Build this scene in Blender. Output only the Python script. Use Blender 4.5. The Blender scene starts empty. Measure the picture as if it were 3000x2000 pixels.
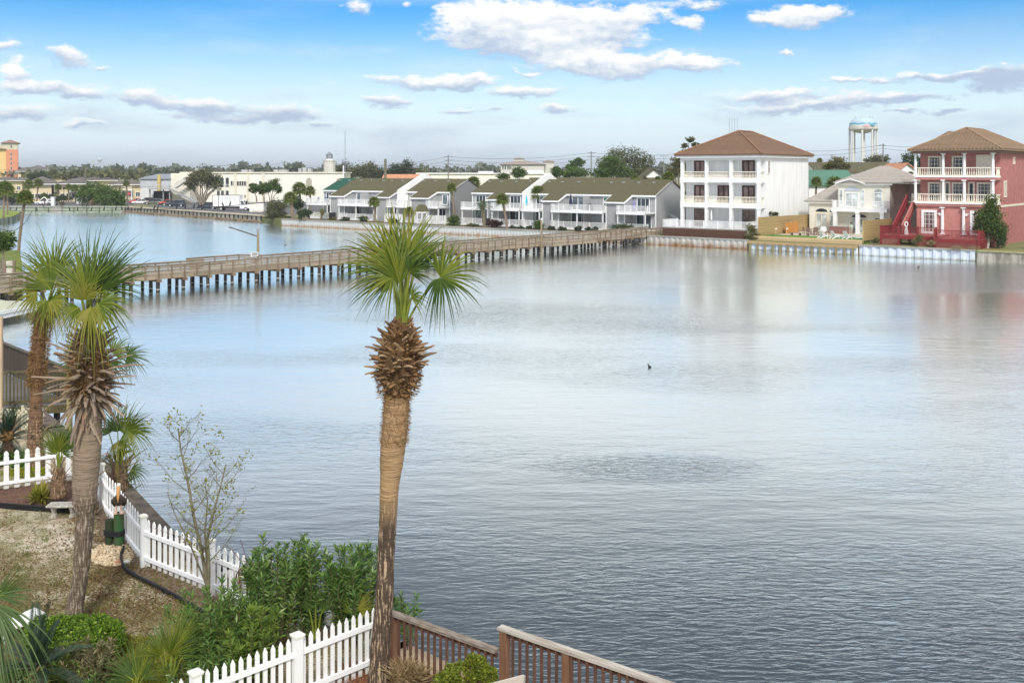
# A lake seen from a third floor balcony: palms and a white fence in front, a boardwalk, houses on the far bank.
EXPOSURE = 0.5; SUN_E = 2.5; SKY_S = .08; SKY_SAT = 1.8; SKY_V = 1.25; VEIL = 1.02; HAZE_D = .00022; CLOUD_B = .78; HAZE_C = (.62, .735, .83); WAVE = .026
WREFL = [(0, .02), (.45, .05), (.56, .10), (.65, .30), (.74, .72), (.83, .93), (.93, .99)]
CLOUDS = [ # photo pixel centre, radii, weight
 (1600, 70, 340, 88, 1), (1410, 88, 190, 72, 1), (1800, 55, 230, 65, 1), (1520, 135, 240, 50, 1), (1720, 120, 230, 58, 1),
 (1850, 195, 280, 50, 1), (1700, 175, 190, 45, 1), (2050, 200, 140, 40, .9), (1540, 206, 60, 12, .8),
 (1230, 238, 215, 30, 1), (1370, 235, 120, 28, .9), (1530, 272, 160, 26, 1), (1140, 305, 90, 26, 1), (1350, 331, 65, 15, .8), (1450, 327, 60, 13, .7), (1640, 324, 70, 13, .7),
 (2330, 50, 150, 55, 1), (2250, 78, 90, 36, 1), (2420, 30, 90, 34, .9), (2050, 20, 80, 26, .8), (2030, 75, 45, 30, .9), (2310, 166, 34, 9, .8),
 (2270, 275, 190, 34, 1), (2380, 310, 330, 36, .9), (2620, 288, 260, 32, .9), (2480, 243, 65, 15, .9), (2570, 237, 60, 17, 1), (2660, 230, 65, 19, 1), (2740, 222, 60, 22, 1), (2820, 220, 160, 24, .9), (2960, 235, 150, 62, 1.1), (2640, 331, 75, 13, .8), (2770, 328, 90, 13, .9),
 (190, 163, 78, 34, 1), (285, 186, 40, 12, .8), (10, 145, 55, 28, 1), (62, 212, 52, 30, 1), (80, 250, 140, 24, 1), (230, 268, 120, 32, 1), (420, 288, 120, 36, 1), (590, 310, 150, 30, 1), (820, 328, 165, 32, 1), (660, 345, 240, 18, .7), (60, 325, 140, 26, .9), (250, 366, 70, 15, .7), (940, 364, 90, 15, .6),
 (1030, 5, 50, 22, .9), (1185, 20, 22, 16, .6),
 (1700, -240, 1000, 210, .9), (2600, -300, 700, 200, .8), (1600, -520, 1000, 160, .55), (200, -150, 420, 80, .5)]
import bpy, math, random
import numpy as np
from mathutils import Vector, Matrix
rnd = random.Random(7)
nrs = np.random.RandomState(11)
R = math.radians
SC = bpy.context.scene
COL = SC.collection
H, F = 9.9, 3000.0          # eye height over the water, focal length in photo pixels
HZ = 505.0                  # row of the horizon in the photo
Zv = Vector((0, 0, 1))

def G(px, py, z=1.0):
    """point of the level z seen at a photo pixel"""
    Y = (H - z) * F / (py - HZ)
    return Vector(((px - 1500) * Y / F, Y, z))
def A(px, py, Y):
    """point at distance Y seen at a photo pixel"""
    return Vector(((px - 1500) * Y / F, Y, H - (py - HZ) * Y / F))

# ------------------------------------------------------------------ scene objects
def link(o, parent=None):
    COL.objects.link(o)
    if parent is not None: o.parent = parent
    return o
def tag(o, label=None, cat=None, group=None, kind=None):
    if label: o['label'] = label
    if cat: o['category'] = cat
    if group: o['group'] = group
    if kind: o['kind'] = kind
    return o
def thing(name, label, cat, loc=(0, 0, 0), rot=0.0, group=None):
    o = bpy.data.objects.new(name, None)
    o.empty_display_size = .2
    o.location = loc; o.rotation_euler = (0, 0, rot)
    link(o); tag(o, label, cat, group)
    return o
def dup(root, loc, rot=None, label=None, scale=None):
    r = root.copy(); COL.objects.link(r); r.location = loc
    if rot is not None: r.rotation_euler = (0, 0, rot)
    if scale is not None: r.scale = (scale,) * 3
    if label: r['label'] = label
    for ch in list(root.children):
        c = ch.copy(); COL.objects.link(c); c.parent = r
        for g in ch.children:
            d = g.copy(); COL.objects.link(d); d.parent = c
    return r

class MB:
    def __init__(s): s.v = []; s.f = []; s.m = []; s.k = 0
    def add(s, vs, fs):
        o = len(s.v)
        s.v += [tuple(v) for v in vs]
        s.f += [tuple(i + o for i in f) for f in fs]
        s.m += [s.k] * len(fs)
    def box(s, x0, x1, y0, y1, z0, z1):
        s.add([(x0,y0,z0),(x1,y0,z0),(x1,y1,z0),(x0,y1,z0),(x0,y0,z1),(x1,y0,z1),(x1,y1,z1),(x0,y1,z1)],
              [(0,3,2,1),(4,5,6,7),(0,1,5,4),(1,2,6,5),(2,3,7,6),(3,0,4,7)])
        return s
    def cbox(s, c, a, b, h):
        return s.box(c[0]-a/2, c[0]+a/2, c[1]-b/2, c[1]+b/2, c[2], c[2]+h)
    def bar(s, p, q, w, h, up=None):
        p, q = Vector(p), Vector(q); d = q - p
        if d.length < 1e-6: return s
        d.normalize()
        u = Vector(up) if up else (Zv if abs(d.z) < .95 else Vector((0, 1, 0)))
        a = d.cross(u).normalized() * (w / 2); b = a.cross(d).normalized() * (h / 2)
        s.add([p-a-b,p+a-b,p+a+b,p-a+b,q-a-b,q+a-b,q+a+b,q-a+b],
              [(0,1,2,3),(7,6,5,4),(0,4,5,1),(1,5,6,2),(2,6,7,3),(3,7,4,0)])
        return s
    def tube(s, pts, rad, n=8, cap=True):
        pts = [Vector(p) for p in pts]
        if not hasattr(rad, '__len__'): rad = [rad] * len(pts)
        o = len(s.v); ref = None
        for i, p in enumerate(pts):
            d = (pts[min(i+1, len(pts)-1)] - pts[max(i-1, 0)])
            d = d.normalized() if d.length > 1e-9 else Zv.copy()
            if ref is None: ref = Vector((1, 0, 0)) if abs(d.x) < .9 else Vector((0, 1, 0))
            a = (ref - d * ref.dot(d)).normalized(); ref = a; b = d.cross(a)
            for j in range(n):
                t = 2 * math.pi * j / n
                s.v.append(tuple(p + (a * math.cos(t) + b * math.sin(t)) * rad[i]))
        for i in range(len(pts)-1):
            for j in range(n):
                j2 = (j+1) % n
                s.f.append((o+i*n+j, o+i*n+j2, o+(i+1)*n+j2, o+(i+1)*n+j)); s.m.append(s.k)
        if cap:
            s.f.append(tuple(o+j for j in reversed(range(n)))); s.m.append(s.k)
            e = o+(len(pts)-1)*n
            s.f.append(tuple(e+j for j in range(n))); s.m.append(s.k)
        return s
    def prism(s, poly, z0, z1):
        n = len(poly)
        s.add([(x, y, z0) for x, y in poly] + [(x, y, z1) for x, y in poly],
              [tuple(reversed(range(n))), tuple(range(n, 2*n))] + [(i, (i+1) % n, n+(i+1) % n, n+i) for i in range(n)])
        return s
    def xprism(s, prof, x0, x1):
        """profile in (y, z), drawn out along x"""
        n = len(prof)
        s.add([(x0, y, z) for y, z in prof] + [(x1, y, z) for y, z in prof],
              [tuple(range(n)), tuple(reversed(range(n, 2*n)))] + [(i, n+i, n+(i+1) % n, (i+1) % n) for i in range(n)])
        return s
    def yprism(s, prof, y0, y1):
        n = len(prof)
        s.add([(x, y0, z) for x, z in prof] + [(x, y1, z) for x, z in prof],
              [tuple(reversed(range(n))), tuple(range(n, 2*n))] + [(i, (i+1) % n, n+(i+1) % n, n+i) for i in range(n)])
        return s
    def lathe(s, prof, c=(0, 0, 0), n=16):
        """profile of (radius, z)"""
        o = len(s.v)
        for r, z in prof:
            for j in range(n):
                t = 2*math.pi*j/n
                s.v.append((c[0]+r*math.cos(t), c[1]+r*math.sin(t), c[2]+z))
        for i in range(len(prof)-1):
            for j in range(n):
                j2 = (j+1) % n
                s.f.append((o+i*n+j, o+i*n+j2, o+(i+1)*n+j2, o+(i+1)*n+j)); s.m.append(s.k)
        return s
    def ball(s, c, r, n=10, m=7):
        r = r if hasattr(r, '__len__') else (r, r, r)
        o = len(s.v)
        for i in range(m+1):
            p = math.pi*i/m
            for j in range(n):
                t = 2*math.pi*j/n
                s.v.append((c[0]+r[0]*math.sin(p)*math.cos(t), c[1]+r[1]*math.sin(p)*math.sin(t), c[2]-r[2]*math.cos(p)))
        for i in range(m):
            for j in range(n):
                j2 = (j+1) % n
                s.f.append((o+i*n+j, o+i*n+j2, o+(i+1)*n+j2, o+(i+1)*n+j)); s.m.append(s.k)
        return s
    def build(s, name, mats, parent=None, smooth=False):
        me = bpy.data.meshes.new(name)
        me.from_pydata(s.v, [], s.f)
        if not isinstance(mats, (list, tuple)): mats = [mats]
        for m in mats: me.materials.append(m)
        if len(mats) > 1: me.polygons.foreach_set('material_index', s.m)
        if smooth: me.polygons.foreach_set('use_smooth', [True]*len(s.f))
        me.update()
        return link(bpy.data.objects.new(name, me), parent)

def mesh_np(name, V, k, mat, parent=None):
    """V: (n*k,3) array, every k vertices one face"""
    n = len(V)//k
    me = bpy.data.meshes.new(name)
    me.vertices.add(len(V)); me.vertices.foreach_set('co', np.ascontiguousarray(V, dtype=np.float32).ravel())
    me.loops.add(len(V)); me.loops.foreach_set('vertex_index', np.arange(len(V), dtype=np.int32))
    me.polygons.add(n)
    me.polygons.foreach_set('loop_start', np.arange(0, len(V), k, dtype=np.int32))
    me.materials.append(mat); me.update(calc_edges=True)
    return link(bpy.data.objects.new(name, me), parent)

def leaves(P, size, aspect=.5, up=.3, D=None, droop=0.0):
    """rhomb leaves at points P; D: optional directions"""
    n = len(P)
    if D is None:
        D = nrs.normal(size=(n, 3)); D[:, 2] = D[:, 2]*.6 + up
    D = D / (np.linalg.norm(D, axis=1, keepdims=True)+1e-9)
    Q = nrs.normal(size=(n, 3)); S = np.cross(D, Q); S /= (np.linalg.norm(S, axis=1, keepdims=True)+1e-9)
    L = (size * nrs.uniform(.6, 1.35, n))[:, None]
    V = np.empty((n, 4, 3))
    V[:, 0] = P; V[:, 1] = P + D*L*.45 + S*L*aspect*.5
    V[:, 2] = P + D*L; V[:, 3] = P + D*L*.45 - S*L*aspect*.5
    V[:, 2, 2] -= droop*L[:, 0]
    return V.reshape(-1, 3)

# ------------------------------------------------------------------ materials
def nodes(name):
    m = bpy.data.materials.new(name); m.use_nodes = True
    nt = m.node_tree; b = nt.nodes['Principled BSDF']
    return m, nt, b
def N(nt, t, **kw):
    n = nt.nodes.new(t)
    for k, v in kw.items():
        if k.startswith('i_'): n.inputs[k[2:].replace('_', ' ')].default_value = v
        else: setattr(n, k, v)
    return n
def ramp(nt, stops):
    r = nt.nodes.new('ShaderNodeValToRGB'); e = r.color_ramp.elements
    while len(e) < len(stops): e.new(.5)
    for k, (p, c) in enumerate(stops):
        e[k].position = p; e[k].color = (c[0], c[1], c[2], 1) if hasattr(c, '__len__') else (c, c, c, 1)
    return r
MATS = {}
def mat(name, c, rough=.75, var=.18, scale=4.0, c2=None, bump=0.0, spec=.3, stretch=(1, 1, 1), metal=0.0, detail=6):
    if name in MATS: return MATS[name]
    m, nt, b = nodes(name); L = nt.links.new
    tc = N(nt, 'ShaderNodeTexCoord'); mp = N(nt, 'ShaderNodeMapping'); mp.inputs['Scale'].default_value = stretch
    no = N(nt, 'ShaderNodeTexNoise'); no.inputs['Scale'].default_value = scale; no.inputs['Detail'].default_value = detail
    L(tc.outputs['Object'], mp.inputs[0]); L(mp.outputs[0], no.inputs['Vector'])
    lo = tuple(x*(1-var) for x in c) if c2 is None else c2
    hi = tuple(min(1, x*(1+var)) for x in c) if c2 is None else c
    r = ramp(nt, [(.3, lo), (.7, hi)])
    L(no.outputs['Fac'], r.inputs[0]); L(r.outputs[0], b.inputs['Base Color'])
    b.inputs['Roughness'].default_value = rough; b.inputs['Specular IOR Level'].default_value = spec
    b.inputs['Metallic'].default_value = metal
    if bump:
        bp = N(nt, 'ShaderNodeBump'); bp.inputs['Strength'].default_value = bump; bp.inputs['Distance'].default_value = .05
        L(no.outputs['Fac'], bp.inputs['Height']); L(bp.outputs[0], b.inputs['Normal'])
    MATS[name] = m
    return m
def leafmat(name, cols, trans=.3, rough=.55, spec=.25):
    if name in MATS: return MATS[name]
    m, nt, b = nodes(name); L = nt.links.new
    g = N(nt, 'ShaderNodeNewGeometry')
    r = ramp(nt, [(i/max(1, len(cols)-1), c) for i, c in enumerate(cols)])
    L(g.outputs['Random Per Island'], r.inputs[0]); L(r.outputs[0], b.inputs['Base Color'])
    b.inputs['Roughness'].default_value = rough; b.inputs['Specular IOR Level'].default_value = spec
    t = N(nt, 'ShaderNodeBsdfTranslucent'); mx = N(nt, 'ShaderNodeMixShader'); mx.inputs[0].default_value = trans
    L(r.outputs[0], t.inputs[0]); L(b.outputs[0], mx.inputs[1]); L(t.outputs[0], mx.inputs[2])
    L(mx.outputs[0], nt.nodes['Material Output'].inputs[0])
    MATS[name] = m
    return m
def bandmat(name, c, cdark, period, axis=2, rough=.8, width=.22, noise=.25, scale=3., bump=.4, streak=None):
    """rows across an object axis: tile rows, clapboards, planks"""
    if name in MATS: return MATS[name]
    m, nt, b = nodes(name); L = nt.links.new
    tc = N(nt, 'ShaderNodeTexCoord'); sp = N(nt, 'ShaderNodeSeparateXYZ'); L(tc.outputs['Object'], sp.inputs[0])
    d = N(nt, 'ShaderNodeMath', operation='DIVIDE'); d.inputs[1].default_value = period; L(sp.outputs[axis], d.inputs[0])
    fr = N(nt, 'ShaderNodeMath', operation='FRACT'); L(d.outputs[0], fr.inputs[0])
    fl = N(nt, 'ShaderNodeMath', operation='FLOOR'); L(d.outputs[0], fl.inputs[0])
    wn = N(nt, 'ShaderNodeTexWhiteNoise', noise_dimensions='1D'); L(fl.outputs[0], wn.inputs['W'])
    no = N(nt, 'ShaderNodeTexNoise'); no.inputs['Scale'].default_value = scale; no.inputs['Detail'].default_value = 7
    mp = N(nt, 'ShaderNodeMapping'); mp.inputs['Scale'].default_value = streak or (1, 1, 1)
    L(tc.outputs['Object'], mp.inputs[0]); L(mp.outputs[0], no.inputs['Vector'])
    r = ramp(nt, [(0, cdark), (width, c), (1, c)]); L(fr.outputs[0], r.inputs[0])
    v = N(nt, 'ShaderNodeMath', operation='MULTIPLY_ADD'); v.inputs[1].default_value = noise*2.2; v.inputs[2].default_value = 1-noise*1.1
    L(no.outputs['Fac'], v.inputs[0])
    v2 = N(nt, 'ShaderNodeMath', operation='MULTIPLY_ADD'); v2.inputs[1].default_value = noise*.8; L(wn.outputs['Value'], v2.inputs[0]); L(v.outputs[0], v2.inputs[2])
    mx = N(nt, 'ShaderNodeMix', data_type='RGBA', blend_type='MULTIPLY'); mx.inputs[0].default_value = 1
    L(r.outputs[0], mx.inputs[6])
    cc = N(nt, 'ShaderNodeCombineColor'); [L(v2.outputs[0], cc.inputs[i]) for i in range(3)]
    L(cc.outputs[0], mx.inputs[7]); L(mx.outputs[2], b.inputs['Base Color'])
    b.inputs['Roughness'].default_value = rough; b.inputs['Specular IOR Level'].default_value = .25
    if bump:
        bp = N(nt, 'ShaderNodeBump'); bp.inputs['Strength'].default_value = bump; bp.inputs['Distance'].default_value = .03
        L(fr.outputs[0], bp.inputs['Height']); L(bp.outputs[0], b.inputs['Normal'])
    MATS[name] = m
    return m
def glass(name, c=(.03, .04, .05), rough=.06):
    if name in MATS: return MATS[name]
    m, nt, b = nodes(name); L = nt.links.new
    tc = N(nt, 'ShaderNodeTexCoord'); no = N(nt, 'ShaderNodeTexNoise'); no.inputs['Scale'].default_value = .9
    L(tc.outputs['Object'], no.inputs['Vector'])
    r = ramp(nt, [(.35, tuple(x*.6 for x in c)), (.65, tuple(x*1.6 for x in c))]); L(no.outputs['Fac'], r.inputs[0])
    L(r.outputs[0], b.inputs['Base Color'])
    b.inputs['Roughness'].default_value = rough; b.inputs['Specular IOR Level'].default_value = .5
    MATS[name] = m
    return m
def stained(name, c, stain, z0, z1, rough=.7, scale=2.0):
    """paint or sheet metal with a stain rising from its foot (object z0..z1)"""
    if name in MATS: return MATS[name]
    m, nt, b = nodes(name); L = nt.links.new
    tc = N(nt, 'ShaderNodeTexCoord'); sp = N(nt, 'ShaderNodeSeparateXYZ'); L(tc.outputs['Object'], sp.inputs[0])
    no = N(nt, 'ShaderNodeTexNoise'); no.inputs['Scale'].default_value = scale; no.inputs['Detail'].default_value = 6
    L(tc.outputs['Object'], no.inputs['Vector'])
    a = N(nt, 'ShaderNodeMath', operation='MULTIPLY_ADD'); a.inputs[1].default_value = (z1-z0)*1.5; L(no.outputs['Fac'], a.inputs[0]); L(sp.outputs[2], a.inputs[2])
    mr = N(nt, 'ShaderNodeMapRange'); mr.inputs[1].default_value = z0+(z1-z0)*.75; mr.inputs[2].default_value = z1+(z1-z0)*.75; L(a.outputs[0], mr.inputs[0])
    r = ramp(nt, [(0, stain), (.35, tuple(.55*s+.45*k for s, k in zip(stain, c))), (1, c)]); L(mr.outputs[0], r.inputs[0])
    L(r.outputs[0], b.inputs['Base Color']); b.inputs['Roughness'].default_value = rough
    MATS[name] = m
    return m

white = mat('white_paint', (.80, .80, .79), .5, .05, 1.5)
whitew = mat('white_stucco', (.78, .78, .775), .85, .09, 1.6, bump=.15, stretch=(1.3, 1.3, .16))
fvinyl = stained('fence_vinyl', (.80, .80, .785), (.46, .44, .36), -.08, .16, .5, 7)
vinyl = mat('white_vinyl', (.82, .82, .82), .4, .04, 6)
cream = mat('cream_paint', (.72, .66, .52), .7, .08, 2)
dark = mat('dark_metal', (.02, .02, .022), .5, .2, 3)
black = mat('black_plastic', (.012, .012, .013), .5, .2, 3)
grey = mat('grey_metal', (.32, .33, .34), .5, .15, 3)
wood_grey = mat('weathered_wood', (.36, .27, .19), .85, .3, 3, c2=(.20, .145, .10), stretch=(1, 1, 4))
wood_pile = mat('dark_pile_wood', (.045, .038, .035), .8, .4, 4)
pane_dark = glass('dark_pane')
pane_blue = glass('blue_pane', (.10, .13, .15))
pane_pale = glass('curtained_pane', (.42, .47, .46), .25)

# ------------------------------------------------------------------ generic building parts (local axes of the parent)
def winlocal(parent, p, a, nrm, w, h, fm, gm, nx=1, nz=1, fw=.08, name='window', arch=0.0, mw=.04):
    """framed window or glazed door: p = lower left corner, a = along, nrm = outward"""
    p, a, nrm = Vector(p), Vector(a).normalized(), Vector(nrm).normalized()
    fr = MB()
    def P(x, z, o=.0): return p + a*x + Zv*z + nrm*o
    fr.bar(P(0, fw/2, .05), P(w, fw/2, .05), .10, fw, up=Zv); fr.bar(P(0, h-fw/2, .05), P(w, h-fw/2, .05), .10, fw, up=Zv)
    fr.bar(P(fw/2, fw, .05), P(fw/2, h-fw, .05), fw, .094, up=nrm); fr.bar(P(w-fw/2, fw, .05), P(w-fw/2, h-fw, .05), fw, .094, up=nrm)
    for i in range(1, nx): fr.bar(P(w*i/nx, fw, .045), P(w*i/nx, h-fw, .045), mw if nx > 2 else fw*.9, .07, up=nrm)
    for i in range(1, nz): fr.bar(P(fw, h*i/nz, .042), P(w-fw, h*i/nz, .042), .064, mw, up=Zv)
    o = fr.build(name, fm, parent)
    g = MB(); g.add([P(fw*.5, fw*.5, .02), P(w-fw*.5, fw*.5, .02), P(w-fw*.5, h-fw*.5, .02), P(fw*.5, h-fw*.5, .02)], [(0, 1, 2, 3)])
    if arch:
        n = 10; pts = [P(w/2 + w/2*math.cos(math.pi*i/n), h+arch*math.sin(math.pi*i/n)+.05, .03) for i in range(n+1)]
        g.add(pts, [tuple(range(n+1))])
    g.build('pane', gm, o)
    return o
def railing(parent, pts, z, h, m, step=.14, bw=.035, name='railing', post=0.0, pw=.1, rw=.08, bottom=.1):
    mb = MB()
    for p, q in zip(pts[:-1], pts[1:]):
        p, q = Vector((p[0], p[1], z)), Vector((q[0], q[1], z)); d = q-p; L = d.length
        mb.bar(p+Zv*h, q+Zv*h, rw, .06); mb.bar(p+Zv*bottom, q+Zv*bottom, rw*.7, .05)
        n = max(2, int(L/step))
        for i in range(1, n):
            x = p+d*(i/n); mb.bar(x+Zv*(bottom+.024), x+Zv*(h-.029), bw, bw)
        if post:
            k = max(1, int(round(L/post)))
            for i in range(k+1):
                x = p+d*(i/k); mb.box(x.x-pw/2, x.x+pw/2, x.y-pw/2, x.y+pw/2, z, z+h+.06)
    return mb.build(name, m, parent)
def balustrade(parent, p, q, z, h, m, step=.2):
    """turned stone balusters between a plinth and a top rail"""
    mb = MB(); p, q = Vector((p[0], p[1], z)), Vector((q[0], q[1], z)); d = q-p
    mb.bar(p+Zv*(h-.06), q+Zv*(h-.06), .2, .12); mb.bar(p+Zv*.07, q+Zv*.07, .18, .14)
    n = max(2, int(d.length/step))
    for i in range(n):
        c = p+d*((i+.5)/n)
        mb.lathe([(.035, .141), (.07, .3), (.06, .42), (.03, .62), (.045, h-.121)], c, 6)
    return mb.build('balustrade', m, parent)
def column(parent, x, y, z0, z1, r, m, cap=.12, sq=True):
    mb = MB()
    if sq:
        mb.box(x-r, x+r, y-r, y+r, z0+cap, z1-cap)
        mb.box(x-r*1.22, x+r*1.22, y-r*1.22, y+r*1.22, z0, z0+cap); mb.box(x-r*1.22, x+r*1.22, y-r*1.22, y+r*1.22, z1-cap, z1)
    else:
        mb.box(x-r*1.5, x+r*1.5, y-r*1.5, y+r*1.5, z0, z0+cap); mb.box(x-r*1.45, x+r*1.45, y-r*1.45, y+r*1.45, z1-cap, z1)
        mb.lathe([(r*1.25, z0+cap), (r*1.05, z0+cap*2), (r, z0+(z1-z0)*.4), (r*.82, z1-cap*1.8), (r*1.2, z1-cap)], (x, y, 0), 14)
    return mb.build('column', m, parent, smooth=False)
def hip_roof(parent, x0, x1, y0, y1, z, rise, m, name='roof', ribs=0.0, cap=None, thick=.16):
    """hip roof over a rectangle, ridge along the longer side; ribs = width of a tile column"""
    W, D = x1-x0, y1-y0; r = min(W, D)/2
    if D >= W: a, b = Vector(((x0+x1)/2, y0+r, z+rise)), Vector(((x0+x1)/2, y1-r, z+rise))
    else: a, b = Vector((x0+r, (y0+y1)/2, z+rise)), Vector((x1-r, (y0+y1)/2, z+rise))
    c = [Vector((x0, y0, z)), Vector((x1, y0, z)), Vector((x1, y1, z)), Vector((x0, y1, z))]
    mb = MB(); lo = [v - Zv*thick for v in c]
    vs = c + [a, b] + lo
    if D >= W: fs = [(0, 1, 4), (1, 2, 5, 4), (2, 3, 5), (3, 0, 4, 5)]
    else: fs = [(0, 1, 5, 4), (1, 2, 5), (2, 3, 4, 5), (3, 0, 4)]
    fs += [(6, 7, 1, 0), (7, 8, 2, 1), (8, 9, 3, 2), (9, 6, 0, 3), (9, 8, 7, 6)]
    mb.add(vs, fs)
    if ribs:
        k = rise/r
        def rib(e, inn, lmax):
            q = e + inn*lmax + Zv*(k*lmax)
            if lmax > .2: mb.tube([e+Zv*.02, q+Zv*.02], ribs*.34, 5, cap=True)
        n = int(W/ribs)
        for i in range(n):
            x = x0+(i+.5)*W/n; l = min(x-x0, x1-x, r)
            rib(Vector((x, y0, z)), Vector((0, 1, 0)), l); 
        n = int(D/ribs)
        for i in range(n):
            y = y0+(i+.5)*D/n; l = min(y-y0, y1-y, r)
            rib(Vector((x1, y, z)), Vector((-1, 0, 0)), l); rib(Vector((x0, y, z)), Vector((1, 0, 0)), l)
    o = mb.build(name, m, parent)
    if cap:
        cb = MB()
        for p, q in ((c[0], a), (c[1], a if D >= W else b), (a, b), (c[2], b), (c[3], b if D >= W else a)):
            cb.tube([p+Zv*.05, q+Zv*.05], .12, 6)
        cb.build('ridge_cap', cap, o)
    return o
def textmesh(name, body, size, loc, rot, m, parent=None, thick=.004):
    cu = bpy.data.curves.new(name, 'FONT'); cu.body = body; cu.size = size; cu.align_x = 'CENTER'; cu.align_y = 'CENTER'; cu.extrude = thick
    t = bpy.data.objects.new(name, cu); COL.objects.link(t)
    bpy.context.view_layer.update()
    me = bpy.data.meshes.new_from_object(t.evaluated_get(bpy.context.evaluated_depsgraph_get()))
    bpy.data.objects.remove(t); me.name = name
    me.materials.clear(); me.materials.append(m)
    o = bpy.data.objects.new(name, me); o.location = loc; o.rotation_euler = rot
    return link(o, parent)
# ------------------------------------------------------------------ camera, light, sky
cam = bpy.data.cameras.new('camera'); co = bpy.data.objects.new('camera', cam); COL.objects.link(co)
co.location = (0, 0, H); co.rotation_euler = (R(90), 0, 0)
cam.sensor_width = 36; cam.lens = 36.0*F/3000; cam.shift_y = (HZ-1000)/3000.0
cam.clip_start = .1; cam.clip_end = 20000
SC.camera = co
SC.view_settings.view_transform = 'Standard'; SC.view_settings.look = 'None'
SC.view_settings.exposure = EXPOSURE; SC.view_settings.gamma = 1
SUN_EL, SUN_AZ = R(42), R(174)
sd = Vector((math.sin(SUN_AZ)*math.cos(SUN_EL), math.cos(SUN_AZ)*math.cos(SUN_EL), math.sin(SUN_EL)))
sl = bpy.data.lights.new('sun', 'SUN'); sl.energy = SUN_E; sl.angle = R(11); sl.color = (1.0, .955, .89)
so = bpy.data.objects.new('sun', sl); COL.objects.link(so); so.rotation_euler = sd.to_track_quat('Z', 'Y').to_euler(); so.location = (0, 0, 60)

w = bpy.data.worlds.new('World'); SC.world = w; w.use_nodes = True
w.cycles.sampling_method = 'MANUAL'; w.cycles.sample_map_resolution = 256
nt = w.node_tree; L = nt.links.new
for n in list(nt.nodes): nt.nodes.remove(n)
out = N(nt, 'ShaderNodeOutputWorld'); bg = N(nt, 'ShaderNodeBackground')
L(bg.outputs[0], out.inputs[0]); bg.inputs[1].default_value = SKY_S
sky = N(nt, 'ShaderNodeTexSky', sky_type='NISHITA'); sky.sun_disc = False
sky.sun_elevation = SUN_EL; sky.sun_rotation = SUN_AZ; sky.altitude = 0; sky.air_density = 1.0; sky.dust_density = .7; sky.ozone_density = 2.0
tc = N(nt, 'ShaderNodeTexCoord'); sp = N(nt, 'ShaderNodeSeparateXYZ'); L(tc.outputs['Generated'], sp.inputs[0])
def M(op, a, b=None, c=None, clamp=False):
    n = N(nt, 'ShaderNodeMath', operation=op); n.use_clamp = clamp
    for i, v in enumerate((a, b, c)):
        if v is None: continue
        if isinstance(v, (int, float)): n.inputs[i].default_value = v
        else: L(v, n.inputs[i])
    return n.outputs[0]
az = M('ARCTAN2', sp.outputs[0], sp.outputs[1]); el = M('ARCSINE', sp.outputs[2])
cv = N(nt, 'ShaderNodeCombineXYZ'); L(az, cv.inputs[0]); L(M('MULTIPLY', el, 1.7), cv.inputs[1])
def noise(scale, detail, off, rough=.55, st=(1, 1, 1)):
    mp = N(nt, 'ShaderNodeMapping'); mp.inputs['Scale'].default_value = st; mp.inputs['Location'].default_value = off; L(cv.outputs[0], mp.inputs[0])
    n = N(nt, 'ShaderNodeTexNoise'); n.inputs['Scale'].default_value = scale; n.inputs['Detail'].default_value = detail; n.inputs['Roughness'].default_value = rough
    L(mp.outputs[0], n.inputs['Vector']); return n
n1 = noise(17, 8, (3, 1, 0), .56); n2 = noise(6, 5, (9, 4, 2), .55, (1, 3.2, 1)); n3 = noise(75, 5, (5, 2, 7), .6, (1, 1.25, 1))
# warp the direction a little so that the cloud outlines billow
wv = N(nt, 'ShaderNodeVectorMath', operation='MULTIPLY_ADD'); L(n1.outputs['Color'], wv.inputs[0]); wv.inputs[1].default_value = (.06, .05, 0); wv.inputs[2].default_value = (-.03, -.025, 0)
wsc = N(nt, 'ShaderNodeVectorMath', operation='SCALE'); L(wv.outputs[0], wsc.inputs[0]); L(M('MULTIPLY_ADD', el, 6.5, .18, clamp=True), wsc.inputs['Scale'])
wv2 = N(nt, 'ShaderNodeVectorMath', operation='ADD')
cv0 = N(nt, 'ShaderNodeCombineXYZ'); L(az, cv0.inputs[0]); L(el, cv0.inputs[1])
L(wsc.outputs[0], wv2.inputs[0]); L(cv0.outputs[0], wv2.inputs[1])
def dirpx(px, py):
    return math.atan((px-1500)/F), math.atan((HZ-py)/math.hypot(F, px-1500))
acc = None; src = wv2.outputs[0]
for i, (px, py, rx, ry, wt) in enumerate(CLOUDS):
    a0, e0 = dirpx(px, py); a1, e1 = dirpx(px+rx, py-ry)
    ra, re = max(a1-a0, .002), max(e1-e0, .002)
    if i and i % 4 == 0:      # chained so that the shader is evaluated a few clouds at a time
        dp = N(nt, 'ShaderNodeVectorMath', operation='MULTIPLY_ADD'); L(acc, dp.inputs[0]); dp.inputs[1].default_value = (1e-7,)*3; L(wv2.outputs[0], dp.inputs[2]); src = dp.outputs[0]
    q = N(nt, 'ShaderNodeVectorMath', operation='MULTIPLY_ADD'); L(src, q.inputs[0])
    q.inputs[1].default_value = (1/ra, 1/re, 0); q.inputs[2].default_value = (-a0/ra, -e0/re, 1)
    ln = N(nt, 'ShaderNodeVectorMath', operation='DISTANCE'); L(q.outputs[0], ln.inputs[0]); ln.inputs[1].default_value = (0, 0, 1)
    wgt = M('MAXIMUM', M('MULTIPLY_ADD', ln.outputs['Value'], -wt, wt), 0.0)
    ac = N(nt, 'ShaderNodeVectorMath', operation='MULTIPLY_ADD'); L(wgt, ac.inputs[0]); L(q.outputs[0], ac.inputs[1])
    if acc is not None: L(acc, ac.inputs[2])
    acc = ac.outputs[0]
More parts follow.
